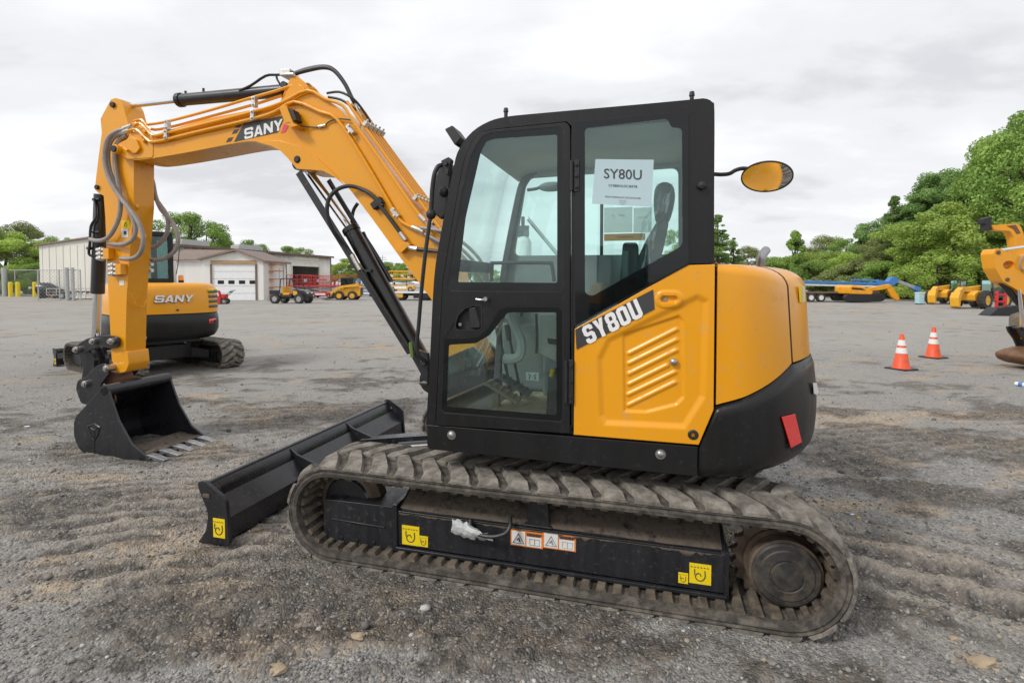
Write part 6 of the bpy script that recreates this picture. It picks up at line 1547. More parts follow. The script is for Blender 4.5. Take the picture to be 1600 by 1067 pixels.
# truck bed beneath it
t = thing('flatbed_truck', 'flatbed truck carrying the orange lift, left of the cab', 'truck', (wx(646, 45), 45, 0))
part('flat_deck', 'white_paint', t, lambda b: b.b2(-1.9, 2.4, -1.1, 1.1, .62, .76), .01); part('frame', 'plastic_black', t, lambda b: (b.b2(-1.9, 3.2, -.4, .4, .4, .62), b.b2(.2, 1.6, -1.12, -1.0, .2, .55)), .01)
part('driver_cab', 'plastic_black', t, lambda b: b.plate([fillet([(2.45, .4), (4.1, .4), (4.15, 1.2), (3.9, 1.35), (3.6, 2.1), (2.45, 2.15)], .1)], -1, 1), .05); part('tool_box', 'yellow_far', t, lambda b: b.box((-1.1, -1.05, .42), (.8, .3, .3)), .02)
for x in (-1.0, 1.2, 3.3): far_wheel(t, x, -.85, .38, .26, 'grey_paint'); far_wheel(t, x, .85, .38, .26, 'grey_paint')
# ---- skid steer
p = G(541, 468.5); t = thing('skid_steer_loader', 'yellow skid steer loader with black cab between the red and blue lifts', 'skid steer', (p.x, p.y, 0), R(184))
part('body', 'yellow_far', t, lambda b: b.plate([fillet([(-1.35, .35), (.7, .3), (.75, .75), (.2, .95), (-1.2, 1.25), (-1.38, 1.1)], .08)], -.6, .6), .03)
part('cab', 'plastic_black', t, lambda b: (b.b2(-.75, .35, -.48, .48, 1.85, 1.97), b.b2(-.75, -.68, -.48, .48, .9, 1.85), [b.box((.32, y, 1.4), (.07, .06, .95)) for y in (-.45, .45)], b.b2(-.75, .35, -.46, -.44, .9, 1.3)), .02)
part('cab_window', 'glass_border', t, lambda b: b.b2(-.68, .30, -.43, .43, 1.2, 1.84)); part('rear_grille', 'plastic_black', t, lambda b: b.b2(-1.41, -1.385, -.45, .45, .45, 1.1), .01)
part('lift_arm', 'yellow_far', t, lambda b: [b.plate([fillet([(-1.3, 1.2), (-1.2, 1.45), (.3, 1.25), (1.15, .75), (1.3, .3), (1.15, .25), (.95, .62), (.2, 1.05)], .05)], y-.07, y+.07) for y in (-.72, .72)], .02)
part('bucket', 'plastic_black', t, lambda b: b.plate([[(1.2, .1), (1.95, .05), (1.9, .1), (1.3, .2), (1.25, .6), (1.15, .6)]], -.85, .85), .01)
for x, y in ((-.7, -.75), (.42, -.75), (-.7, .75), (.42, .75)): far_wheel(t, x, y, .39, .28, 'yellow_far', lugs=18)
# radio mast far away
t = thing('radio_mast', 'thin grey mast above the distant trees', 'mast', (wx(598, 140), 140, 0)); part('mast_pole', 'galv', t, lambda b: b.cyl((0, 0, 0), (0, 0, 9.0), .12, .08, n=8)); part('cross_arm', 'galv', t, lambda b: (b.b2(-1.2, 1.2, -.05, .05, 7.6, 7.75), b.b2(-.9, .9, -.05, .05, 8.2, 8.35)))
# ---- white silo with conveyor seen through the cab
t = thing('silo', 'pale silo tower with a sloping conveyor, seen through the cab door window', 'silo', (wx(817, 60), 60, 0))
part('tower', 'white_paint', t, lambda b: b.lathe((0, 0, 0), (0, 0, 1), [(0, 1.0), (6.2, 1.0), (6.8, .7), (7.0, .5)], 24)); part('head_house', 'dim_grey', t, lambda b: (b.b2(-.7, .7, -.7, .7, 6.9, 8.1), b.b2(-.2, .2, -.2, .2, 8.1, 9.2)), .05)
part('conveyor', 'galv', t, lambda b: (b.tube([(.6, 0, 8.9), (5.4, -1, 3.0)], .20, 4, 0), b.tube([(.6, 0, 9.2), (5.4, -1, 3.3)], .05, 4, 0))); part('ladder', 'galv', t, lambda b: (b.b2(-1.2, -1.1, -.1, .1, 0, 7), b.b2(-1.6, -1.5, -.1, .1, 0, 7)))
t = thing('site_building', 'low pale industrial block far behind, seen through the quarter window', 'building', (wx(958, 80), 80, 0)); part('wall', 'siding', t, lambda b: (b.b2(-3.5, 3.5, 0, 4, 0, 4.0), b.b2(-2, .5, 0, 3, 4.0, 5.0))); part('tank', 'galv', t, lambda b: b.lathe((4.5, 1, 0), (0, 0, 1), [(0, .9), (4.8, .9), (5.3, .3)], 16)); part('window_row', 'glass_border', t, lambda b: [b.b2(-3+k*1.3, -2.2+k*1.3, -.05, .0, 2.2, 3.0) for k in range(5)])

# ================================================================== right side
# ---- blue boom lift on a trailer
t = thing('boom_lift', 'long blue telescopic boom lift lying folded on a trailer at the right', 'boom lift', (wx(1262, 42), 42, 0))
X = lambda px: wx(px, 42)-wx(1262, 42); ZZ = lambda py: wz(py, 42)
part('main_boom', 'blue_paint', t, lambda b: (b.plate([[(-3, ZZ(437)), (X(1395), ZZ(442.5)), (X(1395), ZZ(446)), (-3, ZZ(442))]], -.2, .2), b.plate([[(X(1330), ZZ(436.5)), (X(1372), ZZ(437)), (X(1372), ZZ(440)), (X(1330), ZZ(439))]], -.12, .12)), .03)
part('boom_stripe', 'white_paint', t, lambda b: b.plate([[(-3, ZZ(441.8)), (X(1372), ZZ(446.4)), (X(1372), ZZ(449)), (-3, ZZ(445))]], -.16, .16), .01)
part('boom_knuckle', 'blue_paint', t, lambda b: b.plate([fillet([(X(1366), ZZ(438)), (X(1384), ZZ(440)), (X(1390), ZZ(433)), (X(1398), ZZ(433)), (X(1400), ZZ(441)), (X(1388), ZZ(449)), (X(1368), ZZ(448))], .1)], -.26, .26), .03)
part('jib', 'grey_paint', t, lambda b: b.plate([[(X(1396), ZZ(435)), (X(1436), ZZ(449)), (X(1434), ZZ(454)), (X(1395), ZZ(440))]], -.12, .12), .02); part('jib_cap', 'blue_paint', t, lambda b: b.plate([[(X(1428), ZZ(446)), (X(1438), ZZ(450)), (X(1434), ZZ(456)), (X(1425), ZZ(452))]], -.17, .17), .02)
t = thing('flatbed_trailer', 'dark low-bed trailer under the blue boom at the right', 'trailer', (wx(1262, 41), 41.5, 0))
X2 = lambda px: wx(px, 41)-wx(1262, 41)
part('deck', 'plastic_black', t, lambda b: (b.b2(-2, X2(1368), -1, 1, .62, .80), b.b2(X2(1295), X2(1368), -.9, .9, .42, .62)), .02); part('deck_edge', 'trim_brown', t, lambda b: b.b2(-2, X2(1368), -1.04, -1.01, .70, .84))
far_wheel(t, X2(1277.5), -.9, .36, .25, 'white_paint'); far_wheel(t, X2(1262), -.9, .36, .25, 'white_paint')
# ---- small orange excavator
t = thing('mini_excavator', 'small orange excavator with its arm reaching down, under the blue boom', 'excavator', (wx(1330, 40), 40, 0))
X3 = lambda px: wx(px, 40)-wx(1330, 40); Z3 = lambda py: wz(py, 40)
part('house', 'orange_far', t, lambda b: b.plate([fillet([(X3(1315), Z3(459)), (X3(1315), Z3(448)), (X3(1322), Z3(445.5)), (X3(1338), Z3(448)), (X3(1352), Z3(455)), (X3(1350), Z3(460))], .1)], -.9, .9), .05)
part('window_band', 'plastic_black', t, lambda b: b.plate([[(X3(1319), Z3(452)), (X3(1319), Z3(449)), (X3(1334), Z3(450)), (X3(1340), Z3(453.5))]], -.91, -.88)); part('tracks', 'plastic_black', t, lambda b: [b.plate([fillet([(X3(1312), .1), (X3(1366), .1), (X3(1372), .4), (X3(1366), .68), (X3(1312), .62), (X3(1308), .4)], .15)], y-.2, y+.2) for y in (-.75, .75)], .02)
part('boom', 'orange_far', t, lambda b: b.plate([[(X3(1346), Z3(456)), (X3(1352), Z3(451)), (X3(1378), Z3(446)), (X3(1388), Z3(444)), (X3(1390), Z3(449)), (X3(1376), Z3(453))]], -.15, .15), .02); part('arm', 'orange_far', t, lambda b: b.plate([[(X3(1380), Z3(445)), (X3(1390), Z3(445)), (X3(1405), Z3(466)), (X3(1401), Z3(470)), (X3(1392), Z3(464))]], -.12, .12), .02)
# ---- heap of dark gravel behind
b = B(); rows = []
for i in range(14):
    t_ = i/13; row = []
    for j in range(40):
        u = j/39; hgt = math.sin(u*PI)**.7*math.sin(t_*PI)*2.0; hgt *= .6+.7*noise.noise(Vector((u*6, t_*3, 2))); row.append((u*15, t_*7, max(-.05, hgt)))
    rows.append(row)
b.loft(rows, False, False); hp_ = b.out('gravel_heap', 'stone_grey', None, smooth=60, loc=(wx(1385, 52), 50, 0)); tag(hp_, 'grey heap of spoil below the trees behind the blue boom', 'heap', kind='structure')
# ---- telehandlers
def telehandler(px, Y, label, rz, sc, wr=.52):
    t = thing('telehandler', label, 'telehandler', (wx(px, Y), Y, 0), R(rz), 'yellow telehandlers parked below the trees'); t.scale = (sc, sc, sc)
    part('chassis', 'yellow_far', t, lambda b: b.plate([fillet([(-1.9, .55), (1.8, .5), (1.9, .85), (1.2, 1.1), (-1.5, 1.25), (-2.0, 1.0)], .1)], -.55, .55), .04)
    part('boom', 'yellow_far', t, lambda b: b.plate([fillet([(2.2, 1.72), (2.1, 1.48), (-1.9, 1.15), (-2.5, 1.2), (-2.9, .5), (-3.1, .45), (-3.0, 1.2), (-2.5, 1.50), (-1.9, 1.48)], .08)], -.18, .18), .03)
    part('boom_head', 'yellow_far', t, lambda b: b.plate([fillet([(-2.75, 1.1), (-3.05, 1.15), (-3.3, .8), (-3.2, .15), (-3.0, .1), (-3.0, .7)], .08)], -.26, .26), .03)
    part('cab', 'plastic_black', t, lambda b: (b.b2(-.6, .7, -.95, -.25, 1.95, 2.05), [b.b2(x, x+.07, y, y+.06, .9, 1.95) for x in (-.6, .63) for y in (-.95, -.31)], b.b2(-.6, .7, -.95, -.3, .75, 1.2)), .02)
    part('cab_window', 'far_glass', t, lambda b: b.b2(-.53, .63, -.92, -.30, 1.2, 1.94)); part('lift_ram', 'chrome', t, lambda b: b.cyl((.9, -.1, .95), (-1.0, -.1, 1.2), .06, n=10)); part('mudguard', 'plastic_black', t, lambda b: b.box((1.1, -.72, 1.12), (.9, .35, .06)), .02)
    for x in (-1.25, 1.25):
        for y in (-.82, .82): far_wheel(t, x, y, wr, .36, 'yellow_far', lugs=16)
    return t
telehandler(1532, 31, 'nearer yellow telehandler with a large black tyre and yellow hub at the right', 24, .86, .60)
telehandler(1483, 37, 'farther yellow telehandler with its boom head facing left', 30, .86, .6)
t = thing('water_cooler_box', 'pale blue upright box standing on the gravel below the trees', 'box', (wx(1423.5, 37), 36.2, 0)); part('box_body', 'pale_blue', t, lambda b: b.b2(-.2, .2, -.2, .2, .05, .78), .03); part('box_lid', 'white_paint', t, lambda b: b.b2(-.22, .22, -.22, .22, .78, .86), .02); part('box_foot', 'plastic_black', t, lambda b: b.b2(-.18, .18, -.18, .18, 0, .06))
# ---- excavator arm entering at the right edge
Y4 = 9.6
E4 = thing('excavator', 'orange excavator reaching in from the right edge, its arm and bucket showing', 'excavator', (wx(1600, Y4), Y4-.26, 0))
q4 = lambda pts: [(wx(x, Y4)-wx(1600, Y4), wz(y, Y4)) for x, y in pts]
hole = [(x, z) for x, z in q4([(1554+9*math.cos(a), 415-6.5*math.sin(a)) for a in [2*PI*k/16 for k in range(16)]])]
part('boom', 'orange_paint', E4, lambda b: b.plate([fillet(q4([(1530, 398), (1533, 391), (1540, 390), (1552, 396), (1572, 402), (1600, 398), (1700, 340), (1840, 420), (1840, 470), (1705, 400), (1620, 450), (1590, 470), (1572, 455), (1546, 440), (1534, 420)]), .02), hole], 0, .26), .008)
part('arm', 'orange_paint', E4, lambda b: b.plate([fillet(q4([(1586, 440), (1606, 430), (1618, 470), (1604, 530), (1592, 530), (1590, 480)]), .02)], .03, .22), .008)
part('arm_ram', 'black_paint', E4, lambda b: b.cyl((*q4([(1553, 441)])[0][:1], .12, q4([(1553, 441)])[0][1]), (q4([(1604, 500)])[0][0], .12, q4([(1604, 500)])[0][1]), .055, n=16))
part('ram_rod', 'chrome', E4, lambda b: b.cyl((q4([(1545, 393)])[0][0], .12, q4([(1545, 393)])[0][1]), (q4([(1640, 380)])[0][0], .12, q4([(1640, 380)])[0][1]), .032, n=14))
part('ram_rod', 'chrome', E4, lambda b: b.cyl((q4([(1572, 460)])[0][0], .02, q4([(1588, 452)])[0][1]), (q4([(1582, 520)])[0][0], .02, q4([(1582, 512)])[0][1]), .03, n=12))
for pt in ((1537, 396), (1552, 437)):
    part('pin', 'rust_steel', E4, lambda b: b.cyl((q4([pt])[0][0], -.02, q4([pt])[0][1]), (q4([pt])[0][0], .28, q4([pt])[0][1]), .035, n=14), .004)
part('linkage', 'black_paint', E4, lambda b: (b.plate([fillet(q4([(1571, 510), (1582, 508), (1604, 515), (1610, 540), (1590, 545), (1583, 530), (1574, 518)]), .02)], .0, .04), b.plate([fillet(q4([(1571, 510), (1582, 508), (1604, 515), (1610, 540), (1590, 545), (1583, 530), (1574, 518)]), .02)], .2, .24), b.cyl((q4([(1579, 512)])[0][0], -.02, q4([(1579, 512)])[0][1]), (q4([(1579, 512)])[0][0], .26, q4([(1579, 512)])[0][1]), .03)), .004)
part('bucket', 'rust_brown', E4, lambda b: b.plate([fillet(q4([(1556, 551), (1566, 546), (1590, 540), (1640, 545), (1650, 580), (1610, 571), (1575, 566), (1560, 560)]), .05)], -.45, .26), .03)
part('boom_hose', 'hose_grey', E4, lambda b: (b.tube([(q4([(x, y)])[0][0], -.04, q4([(x, y)])[0][1]) for x, y in ((1604, 394), (1580, 396), (1568, 408), (1572, 422), (1604, 430))], .014, 8), b.tube([(q4([(x, y)])[0][0], -.05, q4([(x, y)])[0][1]) for x, y in ((1604, 408), (1592, 412), (1592, 424), (1604, 436))], .014, 8)))
# upper structure just outside the picture carries the boom
part('house', 'orange_paint', E4, lambda b: b.b2(3.0, 5.2, -.9, 1.1, .8, 1.7), .08); part('tracks', 'rubber_far', E4, lambda b: [b.b2(2.6, 5.4, y-.22, y+.22, 0, .65) for y in (-.8, 1.0)], .2)
# ---- arm of a further machine behind
Y5 = 15.
E5 = thing('excavator', 'farther orange excavator at the right edge, raised bent arm with a black quick coupler', 'excavator', (wx(1600, Y5), Y5-.26, 0))
q5 = lambda pts: [(wx(x, Y5)-wx(1600, Y5), wz(y, Y5)) for x, y in pts]
part('arm', 'orange_far', E5, lambda b: b.plate([fillet(q5([(1534, 354), (1550, 353), (1573, 351.5), (1578, 356), (1583, 368), (1589, 400), (1600, 440), (1640, 470), (1630, 490), (1590, 460), (1573, 405), (1568, 372), (1562, 363), (1537, 361)]), .05)], 0, .24), .02)
part('quick_coupler', 'plastic_black', E5, lambda b: (b.plate([fillet(q5([(1521, 344), (1533, 341), (1535, 362), (1525, 361), (1526, 352), (1521, 352)]), .02)], .02, .22),), .01)
part('worn_patch', 'rust_brown', E5, lambda b: b.plate([fillet(q5([(1555, 355), (1570, 353.5), (1578, 366), (1572, 368), (1566, 360)]), .02)], -.004, 0)); part('arm_joint', 'orange_far', E5, lambda b: b.plate([fillet(q5([(1576, 400), (1590, 396), (1600, 412), (1590, 426), (1578, 420)]), .05)], -.04, .28), .02)
part('house', 'orange_far', E5, lambda b: b.b2(.9, 3.2, -.9, 1.1, .7, 1.6), .08); part('tracks', 'rubber_far', E5, lambda b: [b.b2(.4, 3.4, y-.22, y+.22, 0, .65) for y in (-.8, 1.0)], .2)
# red and dark loader bucket in front of the telehandlers
t = thing('grader_blade', 'dark blade and faded red bracket lying left of the right edge excavator', 'blade', (wx(1568, 24), 24, 0)); part('blade_plate', 'plastic_black', t, lambda b: b.plate([[(-.9, .02), (.7, .0), (.5, .5), (-.5, .36)]], -.3, .3), .01); part('bracket', 'red_paint', t, lambda b: (b.b2(-.35, -.27, -.06, .06, .3, 1.15), b.b2(.05, .13, -.06, .06, .3, 1.05), b.b2(-.35, .15, -.04, .04, .62, .70), b.b2(-.35, .15, -.04, .04, .95, 1.02)), .01)

# two machines of the same row behind the camera: they mirror in the dark glass of the cab
for k, (x, y, rz, lb) in enumerate(((-2.6, -7.5, 60, 'orange excavator standing behind the viewer, mirrored in the lower edge of the quarter window'), (2.4, -9.0, 100, 'further orange excavator behind the viewer, mirrored beside the other one'))):
    c_ = copy_tree(E2, None, lb); c_.location = (x, y, 0); c_.rotation_euler = (0, 0, R(rz))
# ================================================================== trees
def tree_mesh(seed, h, rx, n_clump, n_leaf, leaf, kind):
    rg = np.random.default_rng(seed)
    cl = []
    if kind == 'pine':
        for k in range(n_clump):
            t = rg.random()**.8; z = h*(.22+.76*t); r = rx*(1-t)**.75*.85+.12
            a = rg.uniform(0, 2*PI); d = r*rg.uniform(.25, 1)**.6; cl.append((d*math.cos(a), d*math.sin(a), z-.1*d, rg.uniform(.4, .9)*rx*.30*(1.15-t*.6), .55))
    elif kind == 'column':
        for k in range(n_clump):
            t = rg.random(); z = h*(.08+.88*t); r = rx*(.55+.45*math.sin(t*9+seed))*(1-t**4)
            a = rg.uniform(0, 2*PI); d = r*rg.uniform(0, 1)**.5; cl.append((d*math.cos(a), d*math.sin(a), z, rg.uniform(.35, .6)*rx*.6, 1.))
    else:
        lo_ = .12 if kind == 'bush' else .26
        for k in range(n_clump):
            t = rg.random(); z = h*(lo_+(.96-lo_)*t); prof_ = math.sin(PI*min(1, (.14+.86*t))**(.85))**.55 if kind == 'bush' else math.sin(PI*(.10+.86*t))**.6
            a = rg.uniform(0, 2*PI); d = rx*prof_*rg.uniform(.2, 1)**.5*(1+.18*math.sin(a*3+seed)); cl.append((d*math.cos(a), d*math.sin(a), z, rg.uniform(.5, 1.1)*rx*.27, .75))
    cl = np.array(cl); w_ = cl[:, 3]**2; pick = rg.choice(len(cl), n_leaf, p=w_/w_.sum()); c = cl[pick]
    d = rg.normal(size=(n_leaf, 3)); d /= np.linalg.norm(d, axis=1)[:, None]; rad = c[:, 3]*(rg.uniform(.35, 1.12, n_leaf)**.6)
    P = c[:, :3]+d*rad[:, None]*np.stack([np.ones(n_leaf), np.ones(n_leaf), c[:, 4]], -1)
    nr = d+rg.normal(size=(n_leaf, 3))*.7+np.array([0, 0, .35]); nr /= np.linalg.norm(nr, axis=1)[:, None]
    u = np.cross(nr, rg.normal(size=(n_leaf, 3))); u /= np.linalg.norm(u, axis=1)[:, None]; v = np.cross(nr, u)
    s = leaf*rg.uniform(.55, 1.35, n_leaf)[:, None]
    asp = rg.uniform(.45, .85, n_leaf)[:, None]
    V = np.stack([P-u*s, P-v*s*asp*.9-u*s*.1, P+u*s, P+v*s*asp+u*s*.15], 1).reshape(-1, 3)
    f = np.arange(n_leaf*4).reshape(-1, 4)
    return np_mesh('crown', V, f), cl
def make_tree(name, seed, h, rx, n_clump, n_leaf, leaf, kind, leafmat):
    n_leaf = int(n_leaf*2.9); leaf *= .53
    t = bpy.data.objects.new(name, None); COL.objects.link(t)
    me, cl = tree_mesh(seed, h, rx, n_clump, n_leaf, leaf, kind); me.materials.append(MATS[leafmat])
    o = bpy.data.objects.new('crown', me); COL.objects.link(o); o.parent = t
    b = B(); rg = random.Random(seed)
    tr = .02*h+.05
    b.tube([(0, 0, -.2), (.05*rx*rg.uniform(-1, 1), .05*rx, h*.3), (.08*rx*rg.uniform(-1, 1), 0, h*.6), (0, 0, h*.88)], lambda u: tr*(1-.85*u)+.01, 8, 4)
    for k in range(7 if kind != 'pine' else 4):
        c = cl[rg.randrange(len(cl))]; z0 = max(h*.15, c[2]-.25*h)
        b.tube([(0, 0, z0), (c[0]*.5, c[1]*.5, (z0+c[2])/2+.1), (c[0], c[1], c[2])], lambda u: tr*.42*(1-.8*u)+.01, 6, 3)
    b.out('trunk', 'bark', t)
    return t
PROT = {
 'broad': [make_tree('broadleaf_tree', s, 10, 4.0, 46, 8500, .17, 'broad', m) for s, m in ((1, 'leaf_mid'), (2, 'leaf_mid'), (3, 'leaf_olive'))],
 'lime': [make_tree('broadleaf_tree', s, 8, 3.6, 42, 7500, .17, 'broad', 'leaf_lime') for s in (11, 12)],
 'dark': [make_tree('broadleaf_tree', s, 12, 3.6, 50, 9000, .18, 'broad', 'leaf_dark') for s in (21, 22)],
 'pine': [make_tree('pine_tree', s, 12, 2.9, 70, 9000, .16, 'pine', 'leaf_dark') for s in (31, 32)],
 'bush': [make_tree('shrub', s, 4, 2.6, 34, 6500, .13, 'bush', m) for s, m in ((41, 'leaf_mid'), (42, 'leaf_lime'), (43, 'leaf_olive'))],
 'column': [make_tree('vine_covered_tree', 51, 9, 1.7, 46, 7000, .16, 'column', 'leaf_mid')],
}
used_ = set()
HT = {'broad': 10, 'lime': 8, 'dark': 12, 'pine': 12, 'bush': 4, 'column': 9}
rt = random.Random(99)
def tree(kind, var, px, topy, Y, label, group, wide=1., z0=0):
    src = PROT[kind][var % len(PROT[kind])]
    o = src if src.name not in used_ else copy_tree(src)
    used_.add(src.name)
    s = (wz(topy, Y)-z0)/HT[kind]/.99
    o.location = (wx(px, Y), Y, z0); o.rotation_euler = (0, 0, rt.uniform(0, 6.28)); o.scale = (s*wide, s*wide, s)
    tag(o, label, 'shrub' if kind == 'bush' else 'tree', group); return o
GW = 'trees of the wood along the right side of the lot'
# back row, tall and dark, running away to the left
for kd, v_, px, ty, Y, wd, lb in [
    ('dark', 0, 1665, 160, 48, 1.0, 'tall dark tree whose crown leaves the picture at the right edge'),
    ('broad', 0, 1604, 180, 44, .8, 'tall loose green tree at the right edge, highest in the picture'),
    ('broad', 1, 1568, 216, 48, .8, 'tall green tree left of the highest one'),
    ('pine', 0, 1530, 226, 52, 1.1, 'pointed dark pine on the skyline above the raised far arm'),
    ('dark', 1, 1502, 256, 52, 1.0, 'dark rounded tree left of the pointed pine'),
    ('dark', 0, 1464, 274, 54, 1.0, 'dark tree at the middle of the rising treeline'),
    ('pine', 1, 1432, 294, 56, 1.1, 'dark pine on the middle of the slope of crowns'),
    ('pine', 0, 1394, 307, 58, .9, 'narrow dark pine standing up from the treeline'),
    ('dark', 1, 1372, 338, 60, 1.2, 'dark crown just left of the narrow pine'),
    ('pine', 1, 1345, 350, 62, 1.1, 'small dark pine near the low left end of the wood'),
    ('broad', 0, 1322, 374, 66, 1.2, 'low green crown at the left end of the wood'),
    ('broad', 2, 1290, 372, 74, 1.3, 'olive crown behind the low shrubs, right of the vine covered tree'),
    ('dark', 0, 1415, 322, 60, 1.2, 'dark crown between two pines in the treeline'), ('dark', 1, 1545, 260, 52, 1.3, 'dark crown filling the wood under the tall green tree'), ('dark', 0, 1590, 240, 50, 1.4, 'dark crown deep in the wood at the right edge'), ('dark', 0, 1483, 300, 57, 1.4, 'dark crown behind the lime green trees')]:
    tree(kd, v_, px, ty, Y, lb, GW, wd)
for kd, v_, px, ty, Y, wd, lb in [
    ('lime', 0, 1490, 322, 44, 1.25, 'bright lime green tree in the middle of the wood'), ('lime', 1, 1440, 345, 47, 1.3, 'yellow green tree left of the bright lime one'), ('broad', 2, 1405, 362, 50, 1.3, 'olive brown tree above the blue jib'), ('broad', 1, 1540, 318, 48, 1.2, 'green tree behind the raised far arm'), ('lime', 0, 1575, 300, 46, 1.1, 'light green tree above the orange boom at the right'), ('broad', 0, 1600, 330, 45, 1.1, 'green tree behind the right edge boom'),
    ('broad', 2, 1368, 385, 54, 1.2, 'olive tree above the blue boom knuckle'), ('lime', 1, 1335, 392, 58, 1.3, 'low yellow green tree above the small excavator'), ('lime', 0, 1300, 395, 62, 1.3, 'low light green tree above the trailer'), ('lime', 1, 1270, 392, 66, 1.4, 'light green tree just right of the vine covered tree')]:
    tree(kd, v_, px, ty, Y, lb, GW, wd)
for v_, px, ty, Y, wd in [(0, 1270, 412, 56, 1.4), (1, 1305, 414, 55, 1.3), (2, 1340, 410, 52, 1.3), (0, 1375, 412, 49, 1.3), (1, 1405, 408, 50, 1.2), (2, 1440, 405, 48, 1.2), (1, 1462, 392, 43, 1.2), (0, 1495, 395, 46, 1.2), (0, 1530, 388, 45, 1.2), (2, 1560, 388, 46, 1.2), (0, 1590, 390, 45, 1.2), (1, 1545, 410, 44, 1.), (0, 1620, 380, 42, 1.2), (0, 1290, 425, 60, 1.5), (0, 1325, 428, 60, 1.5), (2, 1390, 422, 56, 1.4), (0, 1420, 425, 55, 1.4)]:
    tree('bush', v_, px, ty, Y, 'leafy shrub in the undergrowth at the foot of the right hand wood', 'undergrowth shrubs at the foot of the wood', wd)
tree('column', 0, 1241, 361, 60, 'narrow vine covered tree standing alone right of the cab', None)
for kd, v_, px, ty, Y, wd, lb in [('pine', 0, 1120, 336, 60, 1.15, 'green tree just right of the cab pillar'), ('broad', 1, 1085, 345, 62, 1.1, 'green tree seen through the rear of the quarter window'), ('pine', 1, 1146, 372, 62, .9, 'small conifer between the cab and the vine covered tree'), ('broad', 2, 1168, 388, 70, 1.1, 'low tree behind the exhaust stub'), ('lime', 1, 1205, 400, 72, 1.3, 'low light green tree left of the vine covered tree'), ('bush', 0, 1228, 405, 62, 1.3, 'shrub at the foot of the vine covered tree')]:
    tree(kd, v_, px, ty, Y, lb, None, wd)
for k_, (kd, v_, px, ty, Y, wd) in enumerate([('broad', 0, 1455, 330, 62, 1.5), ('lime', 0, 1515, 345, 56, 1.4), ('broad', 1, 1560, 300, 58, 1.3), ('broad', 2, 1600, 290, 56, 1.3), ('lime', 1, 1380, 372, 66, 1.5), ('broad', 1, 1420, 352, 64, 1.5), ('broad', 0, 1350, 384, 70, 1.5), ('lime', 0, 1400, 388, 60, 1.4), ('broad', 2, 1475, 362, 60, 1.3), ('broad', 0, 1540, 352, 55, 1.3), ('lime', 1, 1590, 345, 52, 1.2), ('broad', 1, 1310, 396, 74, 1.6), ('broad', 0, 1275, 402, 78, 1.6)]):
    tree(kd, v_, px, ty, Y, 'crown filling the depth of the right hand wood between the front trees', 'crowns inside the wood', wd)
# left side
for kd, v_, px, ty, Y, wd, lb in [('lime', 0, 12, 362, 66, 1.25, 'light green tree at the left edge behind the fence'), ('broad', 2, 40, 352, 70, 1.0, 'loose tree with a thin top at the left behind the fence'), ('lime', 1, 72, 374, 68, 1.1, 'light green tree next to the beige gable'), ('broad', 2, -25, 355, 64, 1.2, 'tree cut by the left edge behind the fence'), ('broad', 0, 100, 372, 80, 1., 'tree showing above the beige roof at the left'),
                              ('broad', 1, 300, 336, 88, 1.25, 'large green tree rising behind the metal building'), ('broad', 0, 325, 350, 90, .9, 'smaller crown right of the large tree behind the metal building'), ('broad', 0, 392, 376, 100, 1.15, 'low round tree top above the middle of the long roof'), ('broad', 1, 460, 386, 105, 1.3, 'low tree top near the right end of the long roof')]:
    tree(kd, v_, px, ty, Y, lb, None, wd)
for v_, px in ((0, -10), (1, 25), (0, 60)): tree('bush', v_, px, 415, 60, 'green bush behind the chain link fence', 'bushes behind the chain link fence', 1.3)
# distant wood along the horizon
GD = 'distant trees on the horizon'
rq = random.Random(17)
for i, px in enumerate(range(505, 1290, 19)):
    tree(('broad', 'dark', 'lime', 'broad')[i % 4], i, px+rq.uniform(-4, 4), 404+rq.uniform(0, 10)+(0 if px < 700 else 8), 140+rq.uniform(-12, 12), 'distant tree in the low wood on the horizon', GD, 1.5)
for lst in PROT.values():
    for s_ in lst:
        if s_.name not in used_:
            for c_ in list(s_.children): bpy.data.objects.remove(c_)
            bpy.data.objects.remove(s_)
# ------------------------------------------------------------------ sky, sun, camera
w = bpy.data.worlds.new('World'); scene.world = w; w.use_nodes = True
N = w.node_tree.nodes; L = w.node_tree.links; bg = N['Background']
SUN_EL, SUN_AZ = 42, 238
sky = N.new('ShaderNodeTexSky'); sky.sky_type = 'NISHITA'; sky.sun_disc = False
sky.sun_elevation = R(SUN_EL); sky.sun_rotation = R(SUN_AZ); sky.air_density = 1; sky.dust_density = 2
tc = N.new('ShaderNodeTexCoord'); sp = N.new('ShaderNodeSeparateXYZ'); L.new(tc.outputs['Generated'], sp.inputs[0])
def mth(op, a, b=None, c=None):
    n = N.new('ShaderNodeMath'); n.operation = op
    for i, q in enumerate((a, b, c)):
        if q is None: continue
        if isinstance(q, (int, float)): n.inputs[i].default_value = q
        else: L.new(q, n.inputs[i])
    return n.outputs[0]
zz = mth('ADD', mth('MAXIMUM', sp.outputs['Z'], 0.), .22)
cb = N.new('ShaderNodeCombineXYZ'); L.new(mth('DIVIDE', sp.outputs['X'], zz), cb.inputs[0]); L.new(mth('DIVIDE', sp.outputs['Y'], zz), cb.inputs[1])
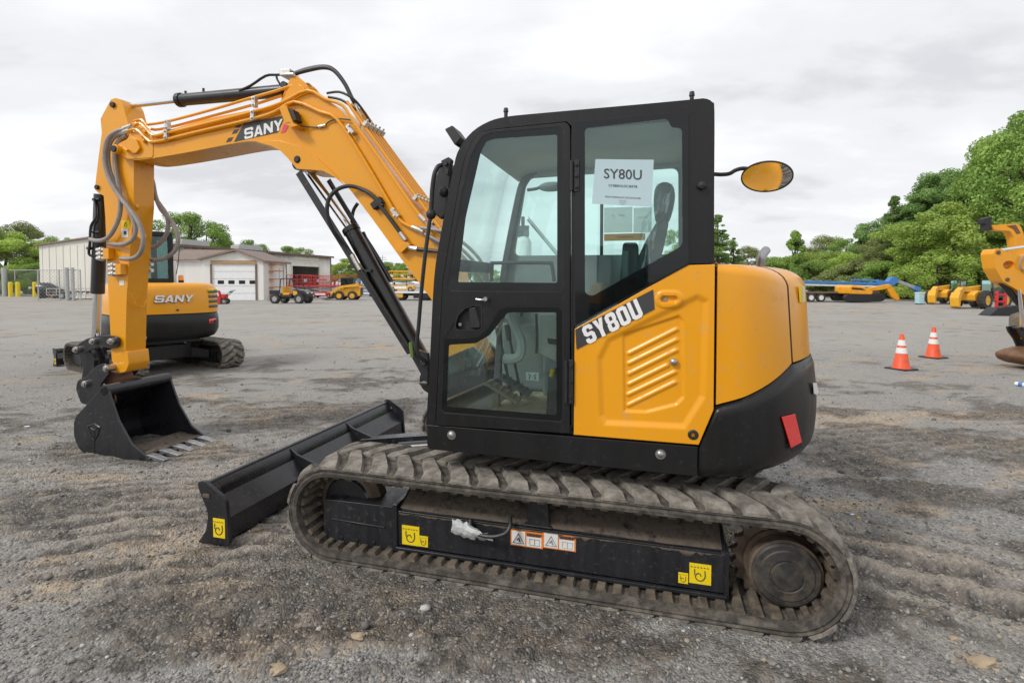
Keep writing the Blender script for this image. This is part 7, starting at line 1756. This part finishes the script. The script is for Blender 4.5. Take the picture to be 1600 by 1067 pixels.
def cn(scale, detail, rough, off, dist=.6):
    mp = N.new('ShaderNodeMapping'); mp.inputs['Location'].default_value = off; mp.inputs['Scale'].default_value = (.8, 1.25, 1)
    L.new(cb.outputs[0], mp.inputs[0])
    n = N.new('ShaderNodeTexNoise'); n.inputs['Scale'].default_value = scale; n.inputs['Detail'].default_value = detail; n.inputs['Roughness'].default_value = rough; n.inputs['Distortion'].default_value = dist
    L.new(mp.outputs[0], n.inputs['Vector']); return n.outputs['Fac']
c1 = cn(1.0, 6, .5, (3.1, .7, 0), .2); c2 = cn(2.4, 7, .55, (1.7, 5.2, 2), .2)
cc = mth('ADD', mth('MULTIPLY', c1, .62), mth('MULTIPLY', c2, .38))
ramp = N.new('ShaderNodeValToRGB'); L.new(cc, ramp.inputs[0])
e = ramp.color_ramp; e.interpolation = 'EASE'
e.elements[0].position = .38; e.elements[0].color = (5.6, 5.68, 5.9, 1)
e.elements[1].position = .59; e.elements[1].color = (7.8, 7.84, 7.95, 1)
k = e.elements.new(.47); k.color = (6.8, 6.87, 7.05, 1)
mx = N.new('ShaderNodeMix'); mx.data_type = 'RGBA'; mx.inputs['Factor'].default_value = .96
L.new(sky.outputs[0], mx.inputs['A']); L.new(ramp.outputs[0], mx.inputs['B'])
L.new(mx.outputs['Result'], bg.inputs['Color']); bg.inputs['Strength'].default_value = .1
sl = bpy.data.lights.new('sun', 'SUN'); sl.energy = 1.5; sl.angle = R(11); sl.color = (1, .965, .91)
so = bpy.data.objects.new('sun', sl); COL.objects.link(so)
# the sky's sun_rotation turns clockwise from +Y
a = R(SUN_AZ); el = R(SUN_EL)
dirn = Vector((math.sin(a)*math.cos(el), math.cos(a)*math.cos(el), math.sin(el)))
so.rotation_euler = (-dirn).to_track_quat('-Z', 'Y').to_euler()
cd = bpy.data.cameras.new('camera'); co = bpy.data.objects.new('camera', cd); COL.objects.link(co)
co.location = (0, 0, H); co.rotation_euler = (R(90)-PITCH, 0, 0)
cd.sensor_fit = 'HORIZONTAL'; cd.sensor_width = 36; cd.lens = 36*F/1600
cd.shift_y = -(533.5-PY0)/1600; cd.clip_start = .05; cd.clip_end = 3000
scene.camera = co
scene.view_settings.view_transform = 'Standard'; scene.view_settings.look = 'None'
scene.view_settings.exposure = .42; scene.view_settings.gamma = 1
